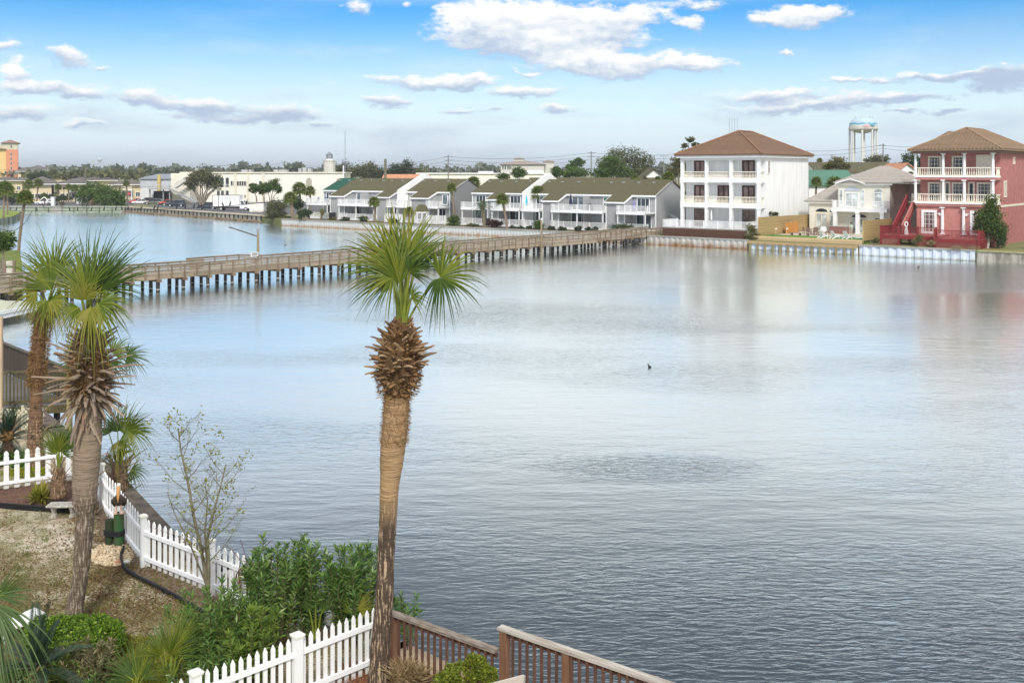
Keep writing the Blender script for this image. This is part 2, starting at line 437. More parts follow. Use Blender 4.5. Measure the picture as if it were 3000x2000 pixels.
sa = N(nt, 'ShaderNodeSeparateXYZ'); L(acc, sa.inputs[0]); Dsum, Vsum = sa.outputs[2], sa.outputs[1]
vav = M('DIVIDE', Vsum, M('ADD', Dsum, .02))
def smooth(x, a, b):
    n = N(nt, 'ShaderNodeMapRange', interpolation_type='SMOOTHSTEP'); L(x, n.inputs[0]); n.inputs[1].default_value = a; n.inputs[2].default_value = b
    return n.outputs[0]
edge = M('ADD', M('MULTIPLY_ADD', n1.outputs['Fac'], .7, -.35), M('MULTIPLY_ADD', n3.outputs['Fac'], 1.5, -.75))
alpha = smooth(M('MULTIPLY_ADD', M('MULTIPLY', edge, smooth(Dsum, .0, .12)), 1.0, Dsum), .02, .68)
# thin broken layer near the horizon
thin = M('MULTIPLY', smooth(n2.outputs['Fac'], .46, .72), smooth(el, .20, .02))
thin = M('MULTIPLY', thin, .55)
alpha2 = M('MAXIMUM', alpha, thin)
# high overcast veil above the picture, thinner toward the left
veil = M('MULTIPLY', smooth(el, .155, .20), M('MULTIPLY_ADD', smooth(M('ADD', az, M('MULTIPLY_ADD', n2.outputs['Fac'], .5, -.25)), -.32, .0), .2, .80))
veil = M('MULTIPLY', veil, M('MULTIPLY_ADD', n2.outputs['Fac'], .5, .7), clamp=True)
bank = M('MULTIPLY_ADD', smooth(az, .33, .45), -.7, M('MULTIPLY', smooth(el, .095, .05), -.4))
shade = smooth(M('ADD', M('ADD', vav, bank), M('ADD', M('MULTIPLY_ADD', n1.outputs['Fac'], .8, -.4), M('MULTIPLY_ADD', n3.outputs['Fac'], .9, -.45))), -.6, .3)
cc = ramp(nt, [(0, (.45, .56, .74)), (.5, (.72, .785, .86)), (1, (1.0, .99, .98))]); L(shade, cc.inputs[0])
cs = N(nt, 'ShaderNodeVectorMath', operation='SCALE'); L(cc.outputs[0], cs.inputs[0]); cs.inputs['Scale'].default_value = CLOUD_B/SKY_S
# sky: the Nishita colour, a little more saturated
hs = N(nt, 'ShaderNodeHueSaturation'); hs.inputs['Hue'].default_value = .512; hs.inputs['Saturation'].default_value = SKY_SAT; hs.inputs['Value'].default_value = SKY_V; L(sky.outputs[0], hs.inputs['Color'])
hz = N(nt, 'ShaderNodeMix', data_type='RGBA'); L(smooth(el, .165, -.01), hz.inputs[0]); L(hs.outputs[0], hz.inputs[6])
hz.inputs[7].default_value = tuple(c/SKY_S for c in HAZE_C)+(1,)
mx = N(nt, 'ShaderNodeMix', data_type='RGBA'); L(alpha2, mx.inputs[0]); L(hz.outputs[2], mx.inputs[6]); L(cs.outputs[0], mx.inputs[7])
vr = ramp(nt, [(.13, tuple(c*VEIL/SKY_S for c in (1.0, 1.0, .99))), (.25, tuple(c*VEIL/SKY_S for c in (.86, .88, .89))), (.34, tuple(c*VEIL/SKY_S for c in (.56, .60, .64))), (.46, tuple(c*VEIL/SKY_S for c in (.34, .38, .43))), (.8, tuple(c*VEIL/SKY_S for c in (.86, .88, .90)))])
L(el, vr.inputs[0]); mv = N(nt, 'ShaderNodeMix', data_type='RGBA'); L(veil, mv.inputs[0]); L(mx.outputs[2], mv.inputs[6]); L(vr.outputs[0], mv.inputs[7])
L(mv.outputs[2], bg.inputs[0])

# ------------------------------------------------------------------ the air
if HAZE_D:
    mh = bpy.data.materials.new('haze_air'); mh.use_nodes = True; th = mh.node_tree
    for n_ in list(th.nodes): th.nodes.remove(n_)
    oh = N(th, 'ShaderNodeOutputMaterial'); pvh = N(th, 'ShaderNodeVolumePrincipled'); th.links.new(pvh.outputs[0], oh.inputs['Volume'])
    pvh.inputs['Color'].default_value = (.86, .90, .95, 1); pvh.inputs['Density'].default_value = HAZE_D; pvh.inputs['Anisotropy'].default_value = .2
    mb = MB(); mb.box(-9400, 9400, -300, 9400, -2.5, 75); tag(mb.build('haze', mh), kind='stuff')
# ------------------------------------------------------------------ shore frame of the far right bank
TH = R(39)
U = Vector((math.cos(TH), -math.sin(TH), 0)); NB = Vector((math.sin(TH), math.cos(TH), 0)); S0 = Vector((19.4, 140, 0))
def SH(s, d, z=0): return S0 + U*s + NB*d + Zv*z
def SP(px, d):
    k = (px-1500)/F; return (k*(S0.y+NB.y*d)-S0.x-NB.x*d)/(U.x-k*U.y)
def shore(name, label, cat, s, d, z=0, group=None): return thing(name, label, cat, SH(s, d, z), -TH, group)
LZ = 1.2                    # level of the far bank
NZ = 1.0                    # level of the near yard

# ------------------------------------------------------------------ water, ground
m, t, b = nodes('lake_water'); Lk = t.links.new
b.inputs['Base Color'].default_value = (.018, .030, .043, 1); b.inputs['Roughness'].default_value = .6; b.inputs['Specular IOR Level'].default_value = 0
tcx = N(t, 'ShaderNodeTexCoord')
def wn(scale, stretch, rot, detail, rough=.5, dist=0):
    mp = N(t, 'ShaderNodeMapping'); mp.inputs['Scale'].default_value = stretch; mp.inputs['Rotation'].default_value = (0, 0, rot)
    n = N(t, 'ShaderNodeTexNoise'); n.inputs['Scale'].default_value = scale; n.inputs['Detail'].default_value = detail; n.inputs['Roughness'].default_value = rough; n.inputs['Distortion'].default_value = dist
    Lk(tcx.outputs['Object'], mp.inputs[0]); Lk(mp.outputs[0], n.inputs['Vector']); return n
def MM(op, a, b_=None, c=None):
    n = N(t, 'ShaderNodeMath', operation=op)
    for i, v in enumerate((a, b_, c)):
        if v is None: continue
        if isinstance(v, (int, float)): n.inputs[i].default_value = v
        else: Lk(v, n.inputs[i])
    return n.outputs[0]
fine = wn(5.0, (.42, 1.25, 1), R(14), 3, .5, .5); mid = wn(.9, (.5, 1.3, 1), R(-8), 2); gust = wn(.045, (.6, 1.6, 1), R(8), 3); gust2 = wn(.013, (.7, 1.5, 1), R(-20), 2)
gm = N(t, 'ShaderNodeMapRange', interpolation_type='SMOOTHSTEP'); Lk(gust.outputs['Fac'], gm.inputs[0]); gm.inputs[1].default_value = .42; gm.inputs[2].default_value = .64; gm.inputs[3].default_value = .22; gm.inputs[4].default_value = 1.0
def patch(x, y, rx, ry):
    v = N(t, 'ShaderNodeVectorMath', operation='MULTIPLY_ADD'); Lk(tcx.outputs['Object'], v.inputs[0]); v.inputs[1].default_value = (1/rx, 1/ry, 0); v.inputs[2].default_value = (-x/rx, -y/ry, 0)
    l_ = N(t, 'ShaderNodeVectorMath', operation='LENGTH'); Lk(v.outputs[0], l_.inputs[0])
    m_ = N(t, 'ShaderNodeMapRange', interpolation_type='SMOOTHSTEP'); Lk(MM('MULTIPLY_ADD', gust.outputs['Fac'], -.9, MM('ADD', l_.outputs['Value'], .45)), m_.inputs[0]); m_.inputs[1].default_value = 1; m_.inputs[2].default_value = .35; return m_.outputs[0]
wind = MM('ADD', MM('ADD', gm.outputs[0], MM('MULTIPLY', patch(56, 97, 30, 22), 2.6)), MM('ADD', MM('MULTIPLY', patch(4.6, 34.5, 5, 2.2), 1.3), MM('ADD', MM('MULTIPLY', patch(3, 70, 22, 12), .9), MM('MULTIPLY', patch(6, 17, 17, 9), .55))))
hgt = MM('MULTIPLY_ADD', MM('MULTIPLY', fine.outputs['Fac'], wind), 1.0, MM('MULTIPLY', mid.outputs['Fac'], .75))
bp = N(t, 'ShaderNodeBump'); bp.inputs['Strength'].default_value = 1.0; bp.inputs['Distance'].default_value = WAVE
Lk(hgt, bp.inputs['Height'])
gl = N(t, 'ShaderNodeBsdfGlossy'); gl.inputs['Roughness'].default_value = .18; gl.inputs['Color'].default_value = (.965, 1, .975, 1); Lk(bp.outputs[0], gl.inputs['Normal'])
lw_ = N(t, 'ShaderNodeLayerWeight'); Lk(bp.outputs[0], lw_.inputs['Normal'])
fr_ = ramp(t, WREFL); Lk(lw_.outputs['Facing'], fr_.inputs[0])
mw_ = N(t, 'ShaderNodeMixShader'); Lk(fr_.outputs[0], mw_.inputs[0]); Lk(b.outputs[0], mw_.inputs[1]); Lk(gl.outputs[0], mw_.inputs[2]); Lk(mw_.outputs[0], t.nodes['Material Output'].inputs[0])
water_m = m
mb = MB(); mb.add([(-420, -40, 0), (420, -40, 0), (420, 420, 0), (-420, 420, 0)], [(0, 1, 2, 3)])
tag(mb.build('lake_water', water_m), kind='structure')

def P2(v): return (v[0], v[1])
far_line = [(-420, 262), (-129, 258), (-97, 258), (-50.2, 204.8), P2(SH(-80, 0)), P2(SH(95, 0))]
m, t, b = nodes('far_ground'); Lk = t.links.new
tcx = N(t, 'ShaderNodeTexCoord'); no = N(t, 'ShaderNodeTexNoise'); no.inputs['Scale'].default_value = .12; no.inputs['Detail'].default_value = 10; no.inputs['Roughness'].default_value = .7
Lk(tcx.outputs['Object'], no.inputs['Vector'])
r = ramp(t, [(.3, (.10, .12, .03)), (.5, (.17, .17, .06)), (.65, (.24, .20, .11)), (.8, (.30, .26, .19))]); Lk(no.outputs['Fac'], r.inputs[0]); Lk(r.outputs[0], b.inputs['Base Color']); b.inputs['Roughness'].default_value = .95
mb = MB()
far_poly = far_line + [(900, 60), (9000, 400), (9000, 9000), (-9000, 9000), (-9000, 262)]
mb.prism(far_poly, -.8, LZ)
tag(mb.build('far_bank_ground', m), kind='structure')
asphalt = mat('asphalt', (.115, .115, .12), .9, .25, 1.5)
mb = MB(); mb.prism([(-94, 262), (-52, 209.5), (-44, 212), (-30, 300), (-96, 300)], LZ-.3, LZ+.02)
tag(mb.build('parking_lot', asphalt), kind='structure')
mb = MB(); mb.prism([(-140, 263), (-101, 263), (-104, 345), (-240, 345), (-240, 300)], LZ-.3, LZ+.012)
tag(mb.build('road', asphalt), kind='structure')
lawn = mat('lawn', (.16, .20, .035), .95, .4, .5, c2=(.10, .12, .03))
mb = MB(); mb.prism([(-128, 259.5), (-103, 259.5), (-103, 262.9), (-128, 262.9)], LZ-.3, LZ+.03)
tag(mb.build('lawn', lawn), kind='structure')
# near yard
near_line = [(-40, 47), (-17.6, 38.2), (-15.6, 35.5), (-13, 32), (-10.7, 28.7), (-8.14, 24.8), (-6.2, 22.9), (-2.02, 19.1), (-.97, 18.16), (4, 13.6), (9, 9)]
m, t, b = nodes('yard_ground'); Lk = t.links.new
tcx = N(t, 'ShaderNodeTexCoord')
def yn(scale, detail, rough=.6, st=(1, 1, 1)):
    mp = N(t, 'ShaderNodeMapping'); mp.inputs['Scale'].default_value = st; Lk(tcx.outputs['Object'], mp.inputs[0])
    n = N(t, 'ShaderNodeTexNoise'); n.inputs['Scale'].default_value = scale; n.inputs['Detail'].default_value = detail; n.inputs['Roughness'].default_value = rough
    Lk(mp.outputs[0], n.inputs['Vector']); return n
big = yn(.55, 8, .7); fin = yn(14, 6, .7, (1, 1.6, 1)); spk = yn(60, 3)
add = N(t, 'ShaderNodeMath', operation='MULTIPLY_ADD'); add.inputs[1].default_value = .55; Lk(fin.outputs['Fac'], add.inputs[0]); 
half = N(t, 'ShaderNodeMath', operation='MULTIPLY'); half.inputs[1].default_value = .62; Lk(big.outputs['Fac'], half.inputs[0]); Lk(half.outputs[0], add.inputs[2])
r = ramp(t, [(.44, (.06, .034, .022)), (.52, (.14, .085, .048)), (.565, (.21, .165, .07)), (.60, (.36, .285, .19)), (.67, (.58, .52, .43))])
Lk(add.outputs[0], r.inputs[0])
gp_ = yn(.8, 5, .65, (1, .7, 1)); gr_ = ramp(t, [(.47, 0), (.62, .75)]); Lk(gp_.outputs['Fac'], gr_.inputs[0]); mg_ = N(t, 'ShaderNodeMix', data_type='RGBA'); Lk(gr_.outputs[0], mg_.inputs[0]); Lk(r.outputs[0], mg_.inputs[6]); mg_.inputs[7].default_value = (.165, .155, .055, 1)
mixs = N(t, 'ShaderNodeMix', data_type='RGBA', blend_type='OVERLAY'); mixs.inputs[0].default_value = .35; Lk(mg_.outputs[2], mixs.inputs[6]); Lk(spk.outputs['Color'], mixs.inputs[7])
Lk(mixs.outputs[2], b.inputs['Base Color']); b.inputs['Roughness'].default_value = .95
bpn = N(t, 'ShaderNodeBump'); bpn.inputs['Strength'].default_value = .6; bpn.inputs['Distance'].default_value = .05; Lk(fin.outputs['Fac'], bpn.inputs['Height']); Lk(bpn.outputs[0], b.inputs['Normal'])
mb = MB(); mb.prism(near_line + [(9, -12), (-60, -12), (-60, 47)], -1, NZ)
tag(mb.build('yard_ground', m), kind='structure')
# ------------------------------------------------------------------ seawalls of the far bank
steel = stained('white_sheet_steel', (.50, .51, .50), (.30, .17, .07), .0, .55, .6, 1.6)
steel_r = stained('rusty_sheet_steel', (.52, .52, .49), (.22, .11, .045), .0, 1.0, .7, 1.1)
steel_b = stained('pale_blue_sheet_steel', (.60, .66, .74), (.20, .19, .10), -.05, .3, .6, 1.5)
concr = mat('weathered_concrete', (.42, .40, .36), .9, .3, 1.2, c2=(.26, .25, .22), bump=.3)
greywood = mat('grey_cap_wood', (.30, .29, .26), .85, .3, 1.5, stretch=(.3, 2, 2))
tanwood = mat('tan_new_timber', (.47, .34, .18), .8, .25, 2.0, c2=(.36, .25, .12), stretch=(.4, 3, 3))
olivewood = mat('treated_post_wood', (.25, .21, .10), .85, .3, 2.0, stretch=(3, 3, .5))
def seawall(label, s0, s1, m, capm, pitch=.62, depth=.22, top=1.22, capw=.5):
    t = shore('seawall', label, 'seawall', s0, 0)
    mb = MB(); Lw = s1-s0; n = int(Lw/pitch); pts = []
    for i in range(n):
        x = Lw*i/n; q = Lw/n
        pts += [(x, -.08), (x+q*.34, -.08), (x+q*.5, -.08-depth), (x+q*.84, -.08-depth)]
    pts.append((Lw, -.08))
    vs = [(x, y, -.6) for x, y in pts]+[(x, y, top-.1) for x, y in pts]; k = len(pts)
    mb.add(vs, [(i, i+1, k+i+1, k+i) for i in range(k-1)])
    mb.build('sheet_piling', m, t)
    mb = MB(); mb.box(0, Lw, -.12-depth, capw-.1, top-.1, top+.08); mb.build('cap', capm, t)
    return t
seawall('white corrugated seawall with grey cap below the grey townhouses', -80, -1.2, steel, greywood, .62, .09, 1.2)
seawall('rust streaked white seawall below the tall white house', -1.0, 13.9, steel_r, greywood, .8, .12, 1.2)
wt = seawall('seawall with timber posts and a tan timber cap below the putting green', 14.1, 28.2, steel_b, tanwood, .8, .12, 1.05, 1.25)
mb = MB(); mb.box(0, 14.1, -.42, -.33, .82, 1.06); mb.build('waler', tanwood, wt)
for i in range(14):
    mb = MB(); mb.box(.25+i*1.02, .47+i*1.02, -.52, -.334, -.6, .95); mb.build('post', olivewood, wt)
mb = MB(); mb.box(0, 14.1, 1.22, 1.36, 1.14, 1.74); mb.build('retaining_board', bandmat('tan_boards', (.50, .37, .21), (.30, .2, .1), .3, 2, .85, .1, .3, 1.5, .3, (.3, 3, 3)), wt)
seawall('pale blue white corrugated seawall in front of the red deck', 28.4, 41.4, steel_b, greywood, .95, .15, 1.2)
t = shore('seawall', 'old stained concrete seawall at the right edge beside the lawn', 'seawall', 41.6, 0)
mb = MB(); mb.box(0, 30, -.3, .2, -.6, 1.12)
for i in range(12): mb.box(.1+i*2.4, .35+i*2.4, -.36, -.3, -.6, 1.0)
mb.build('panel', mat('stained_concrete', (.50, .47, .40), .9, .3, .9, c2=(.17, .15, .12), bump=.3, stretch=(2.5, 1, .6)), t)
mb = MB(); mb.box(0, 30, -.42, .3, 1.12, 1.24); mb.build('cap', mat('mossy_cap', (.33, .31, .17), .9, .3, 2), t)
def shorepoly(pts, z0, z1, name, m):
    mb = MB(); mb.prism([P2(SH(s, d)) for s, d in reversed(pts)], z0, z1)
    return tag(mb.build(name, m), kind='structure')
paver = mat('patio_pavers', (.52, .45, .37), .9, .12, 3)
shorepoly([(14.6, 6.0), (22.5, 6.0), (22.5, 8.2), (28, 8.2), (28, 22), (14.6, 22)], 1.1, 1.66, 'patio', paver)
shorepoly([(14.6, 1.37), (28, 1.37), (28, 5.1), (22.5, 5.1), (22.5, 5.99), (14.6, 5.99)], 1.1, 1.70, 'putting_green', mat('putting_turf', (.10, .19, .025), .95, .25, 3))
shorepoly([(22.52, 5.12), (28, 5.12), (28, 8.18), (22.52, 8.18)], 1.1, 1.63, 'pool_water', mat('pool_water', (.10, .42, .44), .1, .1, 1))
bed = mat('planting_bed', (.16, .115, .07), .95, .4, 1.2, c2=(.075, .06, .035))
shorepoly([(-79.5, .45), (-1, .45), (-1, 5.4), (-79.5, 5.4)], LZ-.4, LZ+.03, 'planting_bed', bed)
shorepoly([(28.4, .45), (60, .45), (60, 4), (28.4, 4)], LZ-.4, LZ+.03, 'shore_lawn', mat('mixed_lawn', (.20, .22, .05), .95, .4, .7, c2=(.19, .13, .07)))

# ------------------------------------------------------------------ the tall white house
wh = shore('white_house', 'tall white three storey house with brown hip roof and stacked balconies', 'house', 1.0, 5.4)
whx = lambda px, d: SP(px, d)-1.0
mb = MB(); mb.box(0, 12, 1.7, 16, 1.0, 11.9); mb.build('wall', whitew, wh)
sh_wall = mat('porch_stucco', (.70, .70, .70), .85, .06, 1.2)
for za, zb in ((5.08, 5.62), (8.5, 9.04), (11.55, 11.9)):
    mb = MB(); mb.box(0.0, 12.0, 0, 1.697, za, zb); mb.build('balcony_slab', whitew, wh)
mb = MB(); mb.box(-.45, 12.45, -.45, 16.45, 11.9, 12.2); mb.build('fascia', white, wh)
tile_b = bandmat('brown_flat_tiles', (.165, .095, .058), (.05, .031, .021), .135, 2, .85, .28, .28, 1.6, .8)
hip_roof(wh, -.62, 12.62, -.62, 16.62, 12.36, 3.35, tile_b, cap=mat('tile_cap', (.25, .13, .07), .85, .2, 3))
stone = mat('cream_stone', (.74, .68, .56), .8, .08, 4)
cx = [.24, 4.02, 7.75, 11.76]
for z0, z1 in ((2.4, 5.08), (5.62, 8.5), (9.04, 11.55)):
    for x in cx: column(wh, x, .25, z0, z1, .21, white, .16)
    if z0 > 3:
        for a, b_ in zip(cx[:-1], cx[1:]): balustrade(wh, (a+.24, .3), (b_-.24, .3), z0, .98, stone, .2)
        balustrade(wh, (11.76, .5), (11.76, 1.66), z0, .98, stone, .2)
        balustrade(wh, (.24, .5), (.24, 1.66), z0, .98, stone, .2)
brown = mat('dark_brown_door', (.060, .022, .016), .45, .25, 3)
pane_br = glass('brown_reflecting_pane', (.20, .125, .105), .12)
for z0, cols in ((9.08, ((1.3, 3.1), (8.65, 10.5))), (5.66, ((1.3, 3.1), (4.95, 6.75), (8.65, 10.5)))):
    for a, b_ in cols: winlocal(wh, (a, 1.7, z0), (1, 0, 0), (0, -1, 0), b_-a, 2.45, brown, pane_br, 2, 1, .22, 'double_door')
for a, b_ in ((1.3, 3.1), (8.65, 10.5)): winlocal(wh, (a, 1.7, 2.42), (1, 0, 0), (0, -1, 0), b_-a, 2.4, mat('bronze_frame', (.16, .12, .10), .5), pane_br, 2, 1, .09, 'sliding_door')
winlocal(wh, (12, 2.35, 9.75), (0, 1, 0), (1, 0, 0), .75, 1.75, white, pane_br, 1, 2, .08, 'window')
# waterside deck of the white house
dk = shore('house_deck', 'raised deck with white rail and dark brown board skirt before the tall white house', 'deck', .6, 1.3)
mb = MB(); mb.box(0, 12.6, .06, 4.06, 2.22, 2.4); mb.build('deck_floor', greywood, dk)
skirt = bandmat('brown_skirt_boards', (.085, .042, .028), (.02, .012, .01), .2, 2, .8, .12, .3, 2, .3, (.4, 3, 3))
mb = MB(); mb.box(0, 12.6, 0, .06, 1.15, 2.3)
for i in range(7): mb.box(i*2.08, i*2.08+.1, -.03, 0, 1.15, 2.3)
mb.box(-.001, .06, .061, 4, 1.15, 2.2); mb.build('skirt', skirt, dk)
railing(dk, [(.05, 4.0), (.05, .06), (12.5, .06), (12.5, 3.9)], 2.4, 1.02, vinyl, .14, .04, 'railing', 2.1, .12)
t = shore('patio_umbrella', 'closed white umbrella standing on the deck of the tall white house', 'umbrella', SP(2084, 5.0), 5.0, 2.4)
mb = MB(); mb.lathe([(.02, .95), (.13, 1.05), (.11, 1.6), (.04, 2.25), (.0, 2.4)], n=8); mb.build('canopy', white, t)
mb = MB(); mb.tube([(0, 0, .06), (0, 0, 1.0)], .022, 6); mb.lathe([(.24, 0), (.24, .05), (.05, .08)], n=10); mb.build('pole', grey, t)
t = shore('patio_umbrella', 'narrow closed grey umbrella beside the right column on the white house deck', 'umbrella', SP(2150, 5.0), 4.9, 2.4)
mb = MB(); mb.lathe([(.02, .8), (.08, .9), (.07, 1.4), (.02, 1.9), (.0, 2.0)], n=8); mb.build('canopy', mat('grey_canvas', (.5, .5, .5)), t)
mb = MB(); mb.tube([(0, 0, .05), (0, 0, .9)], .022, 6); mb.lathe([(.2, 0), (.2, .05), (.05, .08)], n=10); mb.build('pole', dark, t)

# ------------------------------------------------------------------ timber fences beside the putting green
plank = bandmat('fence_planks', (.36, .26, .12), (.14, .09, .04), .16, 2, .85, .14, .35, 1.0, .4, (2, .35, 6))
plank_post = mat('fence_post_wood', (.46, .36, .19), .85, .2, 2)
def timber_fence(label, s, d0, d1, z0, z1a, z1b, post_every):
    t = shore('timber_fence', label, 'fence', s, d0)
    mb = MB(); Ld = d1-d0
    mb.add([(x, y, z) for x in (-.02, .02) for y, z in ((0, z0), (Ld, z0), (Ld, z1b), (0, z1a))],
           [(0, 1, 2, 3), (7, 6, 5, 4), (0, 4, 5, 1), (1, 5, 6, 2), (2, 6, 7, 3), (3, 7, 4, 0)])
    mb.build('plank_panel', plank, t)
    n = int(Ld/post_every)
    for i in range(n+1):
        y = .05+(Ld-.1)*i/n; mb = MB(); mb.box(-.11, -.022, y-.06, y+.06, z0-.3, z1a+(z1b-z1a)*i/n+.03); mb.build('post', plank_post, t)
timber_fence('long tan plank fence between the tall white house and the putting green', 14.5, 1.9, 18.6, 1.7, 4.1, 3.95, 16.0)
timber_fence('short plank fence with posts between putting green and red deck', 28.15, 1.9, 12, 1.6, 4.05, 4.0, 2.4)

# ------------------------------------------------------------------ the cream house
ch = shore('cream_house', 'low cream house with grey tiled roof, arched windows and white front balcony', 'house', 19.7, 14)
cxx = lambda px, d: SP(px, 14+d)-19.7
creamw = mat('cream_stucco', (.70, .67, .57), .85, .05, 1.5, bump=.1)
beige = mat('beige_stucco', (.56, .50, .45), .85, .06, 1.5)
mb = MB(); mb.box(0, 7, 1.5, 13, 1.3, 8.3); mb.build('wall', [creamw], ch)
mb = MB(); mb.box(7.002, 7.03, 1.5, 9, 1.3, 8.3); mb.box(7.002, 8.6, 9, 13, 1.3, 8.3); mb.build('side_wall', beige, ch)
mb = MB(); mb.box(-4.7, 0, 3, 13, 1.3, 5.6); mb.build('wing_wall', creamw, ch)
tile_g = bandmat('grey_tiles', (.33, .295, .26), (.18, .16, .14), .14, 2, .85, .25, .22, 2, .5)
hip_roof(ch, -.5, 9.0, 1.0, 14.0, 8.6, 2.2, tile_g)
mb = MB(); mb.box(-.35, 7.4, 1.15, 1.5, 8.2, 8.42); mb.build('fascia', white, ch)
hip_roof(ch, -5.3, 1.5, 2.5, 14, 5.95, 2.4, tile_g, 'wing_roof')
mb = MB(); mb.box(-5.1, 0, 2.6, 3, 5.6, 5.82); mb.build('wing_fascia', white, ch)
# gable over the bay
mb = MB(); mb.yprism([(.15, 8.25), (3.6, 8.25), (3.6, 8.45), (1.9, 9.0), (.15, 8.45)], 1.1, 1.5); mb.build('gable', creamw, ch)
mb = MB()
mb.add([(-.15, .85, 8.5), (1.9, .85, 9.12), (1.9, 5, 9.12), (-.15, 5, 8.5), (3.95, .85, 8.5), (3.95, 5, 8.5), (-.15, .85, 8.36), (1.9, .85, 8.98), (3.95, .85, 8.36)],
       [(0, 1, 2, 3), (1, 4, 5, 2), (0, 6, 7, 1), (1, 7, 8, 4)]); mb.build('gable_roof', tile_g, ch)
mb = MB(); mb.bar((-.15, .84, 8.4), (1.9, .84, 9.02), .06, .16); mb.bar((1.9, .84, 9.02), (3.95, .84, 8.4), .06, .16); mb.build('gable_trim', white, ch)
mb = MB(); mb.box(-.4, 7.1, 0, 1.497, 4.62, 5.1); mb.build('balcony_slab', white, ch)
for px in (2447, 2513, 2585): column(ch, cxx(px, .25), .27, 1.6, 4.62, .24, white, .2)
for px in (2445, 2516, 2588): column(ch, min(6.9, cxx(px, .15)), .2, 5.1, 6.15, .2, white, .06)
railing(ch, [(-.35, 1.4), (-.35, .12), (7.0, .12), (7.0, 1.4)], 5.1, .95, vinyl, .15, .03)
winlocal(ch, (1.0, 1.5, 5.15), (1, 0, 0), (0, -1, 0), 1.9, 2.0, white, pane_pale, 2, 1, .12, 'balcony_door')
mb = MB(); mb.yprism([(.9+1.05+1.05*math.cos(math.pi*i/10), 7.35+.5*math.sin(math.pi*i/10)) for i in range(11)], 1.44, 1.48); mb.build('arched_window', mat('pale_blue_glass', (.42, .48, .55), .2), ch)
for x in (.18, 3.15): winlocal(ch, (x, 1.5, 5.3), (1, 0, 0), (0, -1, 0), .5, 2.2, white, pane_pale, 1, 4, .06)
winlocal(ch, (4.9, 1.5, 5.3), (1, 0, 0), (0, -1, 0), 1.1, 1.9, white, pane_pale, 1, 3, .08, 'window', .42)
winlocal(ch, (1.9, 1.5, 1.68), (1, 0, 0), (0, -1, 0), 2.0, 2.1, cream, pane_pale, 2, 1, .16, 'patio_door', 0)
mb = MB(); mb.yprism([(2.9+1.0*math.cos(math.pi*i/10), 3.85+.42*math.sin(math.pi*i/10)) for i in range(11)], 1.44, 1.48); mb.build('arched_window', pane_dark, ch)
winlocal(ch, (5.0, 1.5, 2.6), (1, 0, 0), (0, -1, 0), 1.5, 1.25, white, pane_dark, 2, 1, .07)
for px in (2407, 2448):
    x = cxx(px, 3); winlocal(ch, (x-.85, 3, 1.75), (1, 0, 0), (0, -1, 0), 1.7, 2.5, cream, pane_pale, 2, 1, .14, 'patio_door')
    mb = MB(); mb.yprism([(x+.85*math.cos(math.pi*i/10), 4.42+.45*math.sin(math.pi*i/10)) for i in range(11)], 2.95, 2.98); mb.build('arched_window', pane_dark, ch)

# ------------------------------------------------------------------ the red house
rh = shore('red_house', 'three storey dusty red house with brown barrel tile roof and white columns', 'house', 32.4, 8)
rx = lambda px, d: SP(px, 8+d)-32.4
red = mat('red_stucco', (.39, .155, .138), .9, .16, 1.3, bump=.25)
pink = mat('pink_stucco', (.49, .215, .185), .9, .14, 1.3, bump=.25)
W9 = 9.25
mb = MB(); mb.box(0, W9, 1.8, 17, 1.0, 12.3); mb.build('wall', red, rh)
mb = MB(); mb.box(0, W9-.02, .35, 1.797, 1.0, 5.8); mb.build('ground_floor_wall', pink, rh)
for za in (5.8, 9.0):
    mb = MB(); mb.box(-.04, W9+.0, .1, 1.797, za, za+.28); mb.build('balcony_slab', pink, rh)
    mb = MB(); mb.box(-.12, W9+.02, 0, 1.797, za+.281, za+.44); mb.build('balcony_trim', white, rh)
mb = MB(); mb.box(W9+.003, W9+.05, 1.85, 17, 5.75, 6.0); mb.build('string_course', cream, rh)
mb = MB(); mb.box(-.5, W9+.5, -.4, 17.4, 12.2, 12.42); mb.build('eaves', mat('brown_eaves', (.20, .13, .10), .8), rh)
tile_r = bandmat('barrel_tiles', (.20, .135, .085), (.08, .052, .036), .16, 2, .85, .3, .3, 2.2, .3)
hip_roof(rh, -.75, W9+.8, -.7, 17.7, 12.62, 2.75, tile_r, ribs=.42, cap=mat('tan_tile_cap', (.30, .20, .125), .85, .2, 3))
hip_roof(rh, -.6, 5.2, 2.5, 11.5, 12.9, 2.2, tile_r, 'side_roof')
rcx = [rx(px, .25) for px in (2682, 2763, 2825, 2909)]
for z0, z1 in ((6.25, 9.0), (9.45, 12.2)):
    for x in rcx: column(rh, x, .27, z0, z1, .17, white, .12, False)
    for a, b_ in zip(rcx[:-1], rcx[1:]): balustrade(rh, (a+.2, .27), (b_-.2, .27), z0, 1.05, stone, .24)
    balustrade(rh, (W9-.1, .3), (W9-.1, 1.75), z0, 1.05, stone, .24)
    balustrade(rh, (.1, .45), (.1, 1.75), z0, 1.05, stone, .24)
for px in (2761, 2823): column(rh, rx(px, .15), .14, 2.4, 5.7, .19, white, .12, False)
ivory = mat('ivory_frame', (.70, .64, .53), .6)
def rdoor(p0, p1, z, h, nx, nz, fm, y, gm=pane_dark, fw=.2, nm='french_door'):
    a, b_ = rx(p0, y), rx(p1, y); return winlocal(rh, (a, y, z), (1, 0, 0), (0, -1, 0), b_-a, h, fm, gm, nx, nz, fw, nm)
for z in (6.25, 9.45):
    rdoor(2719, 2758, z, 2.45, 4, 5, ivory, 1.8); rdoor(2789, 2831, z, 2.45, 4, 5, ivory, 1.8)
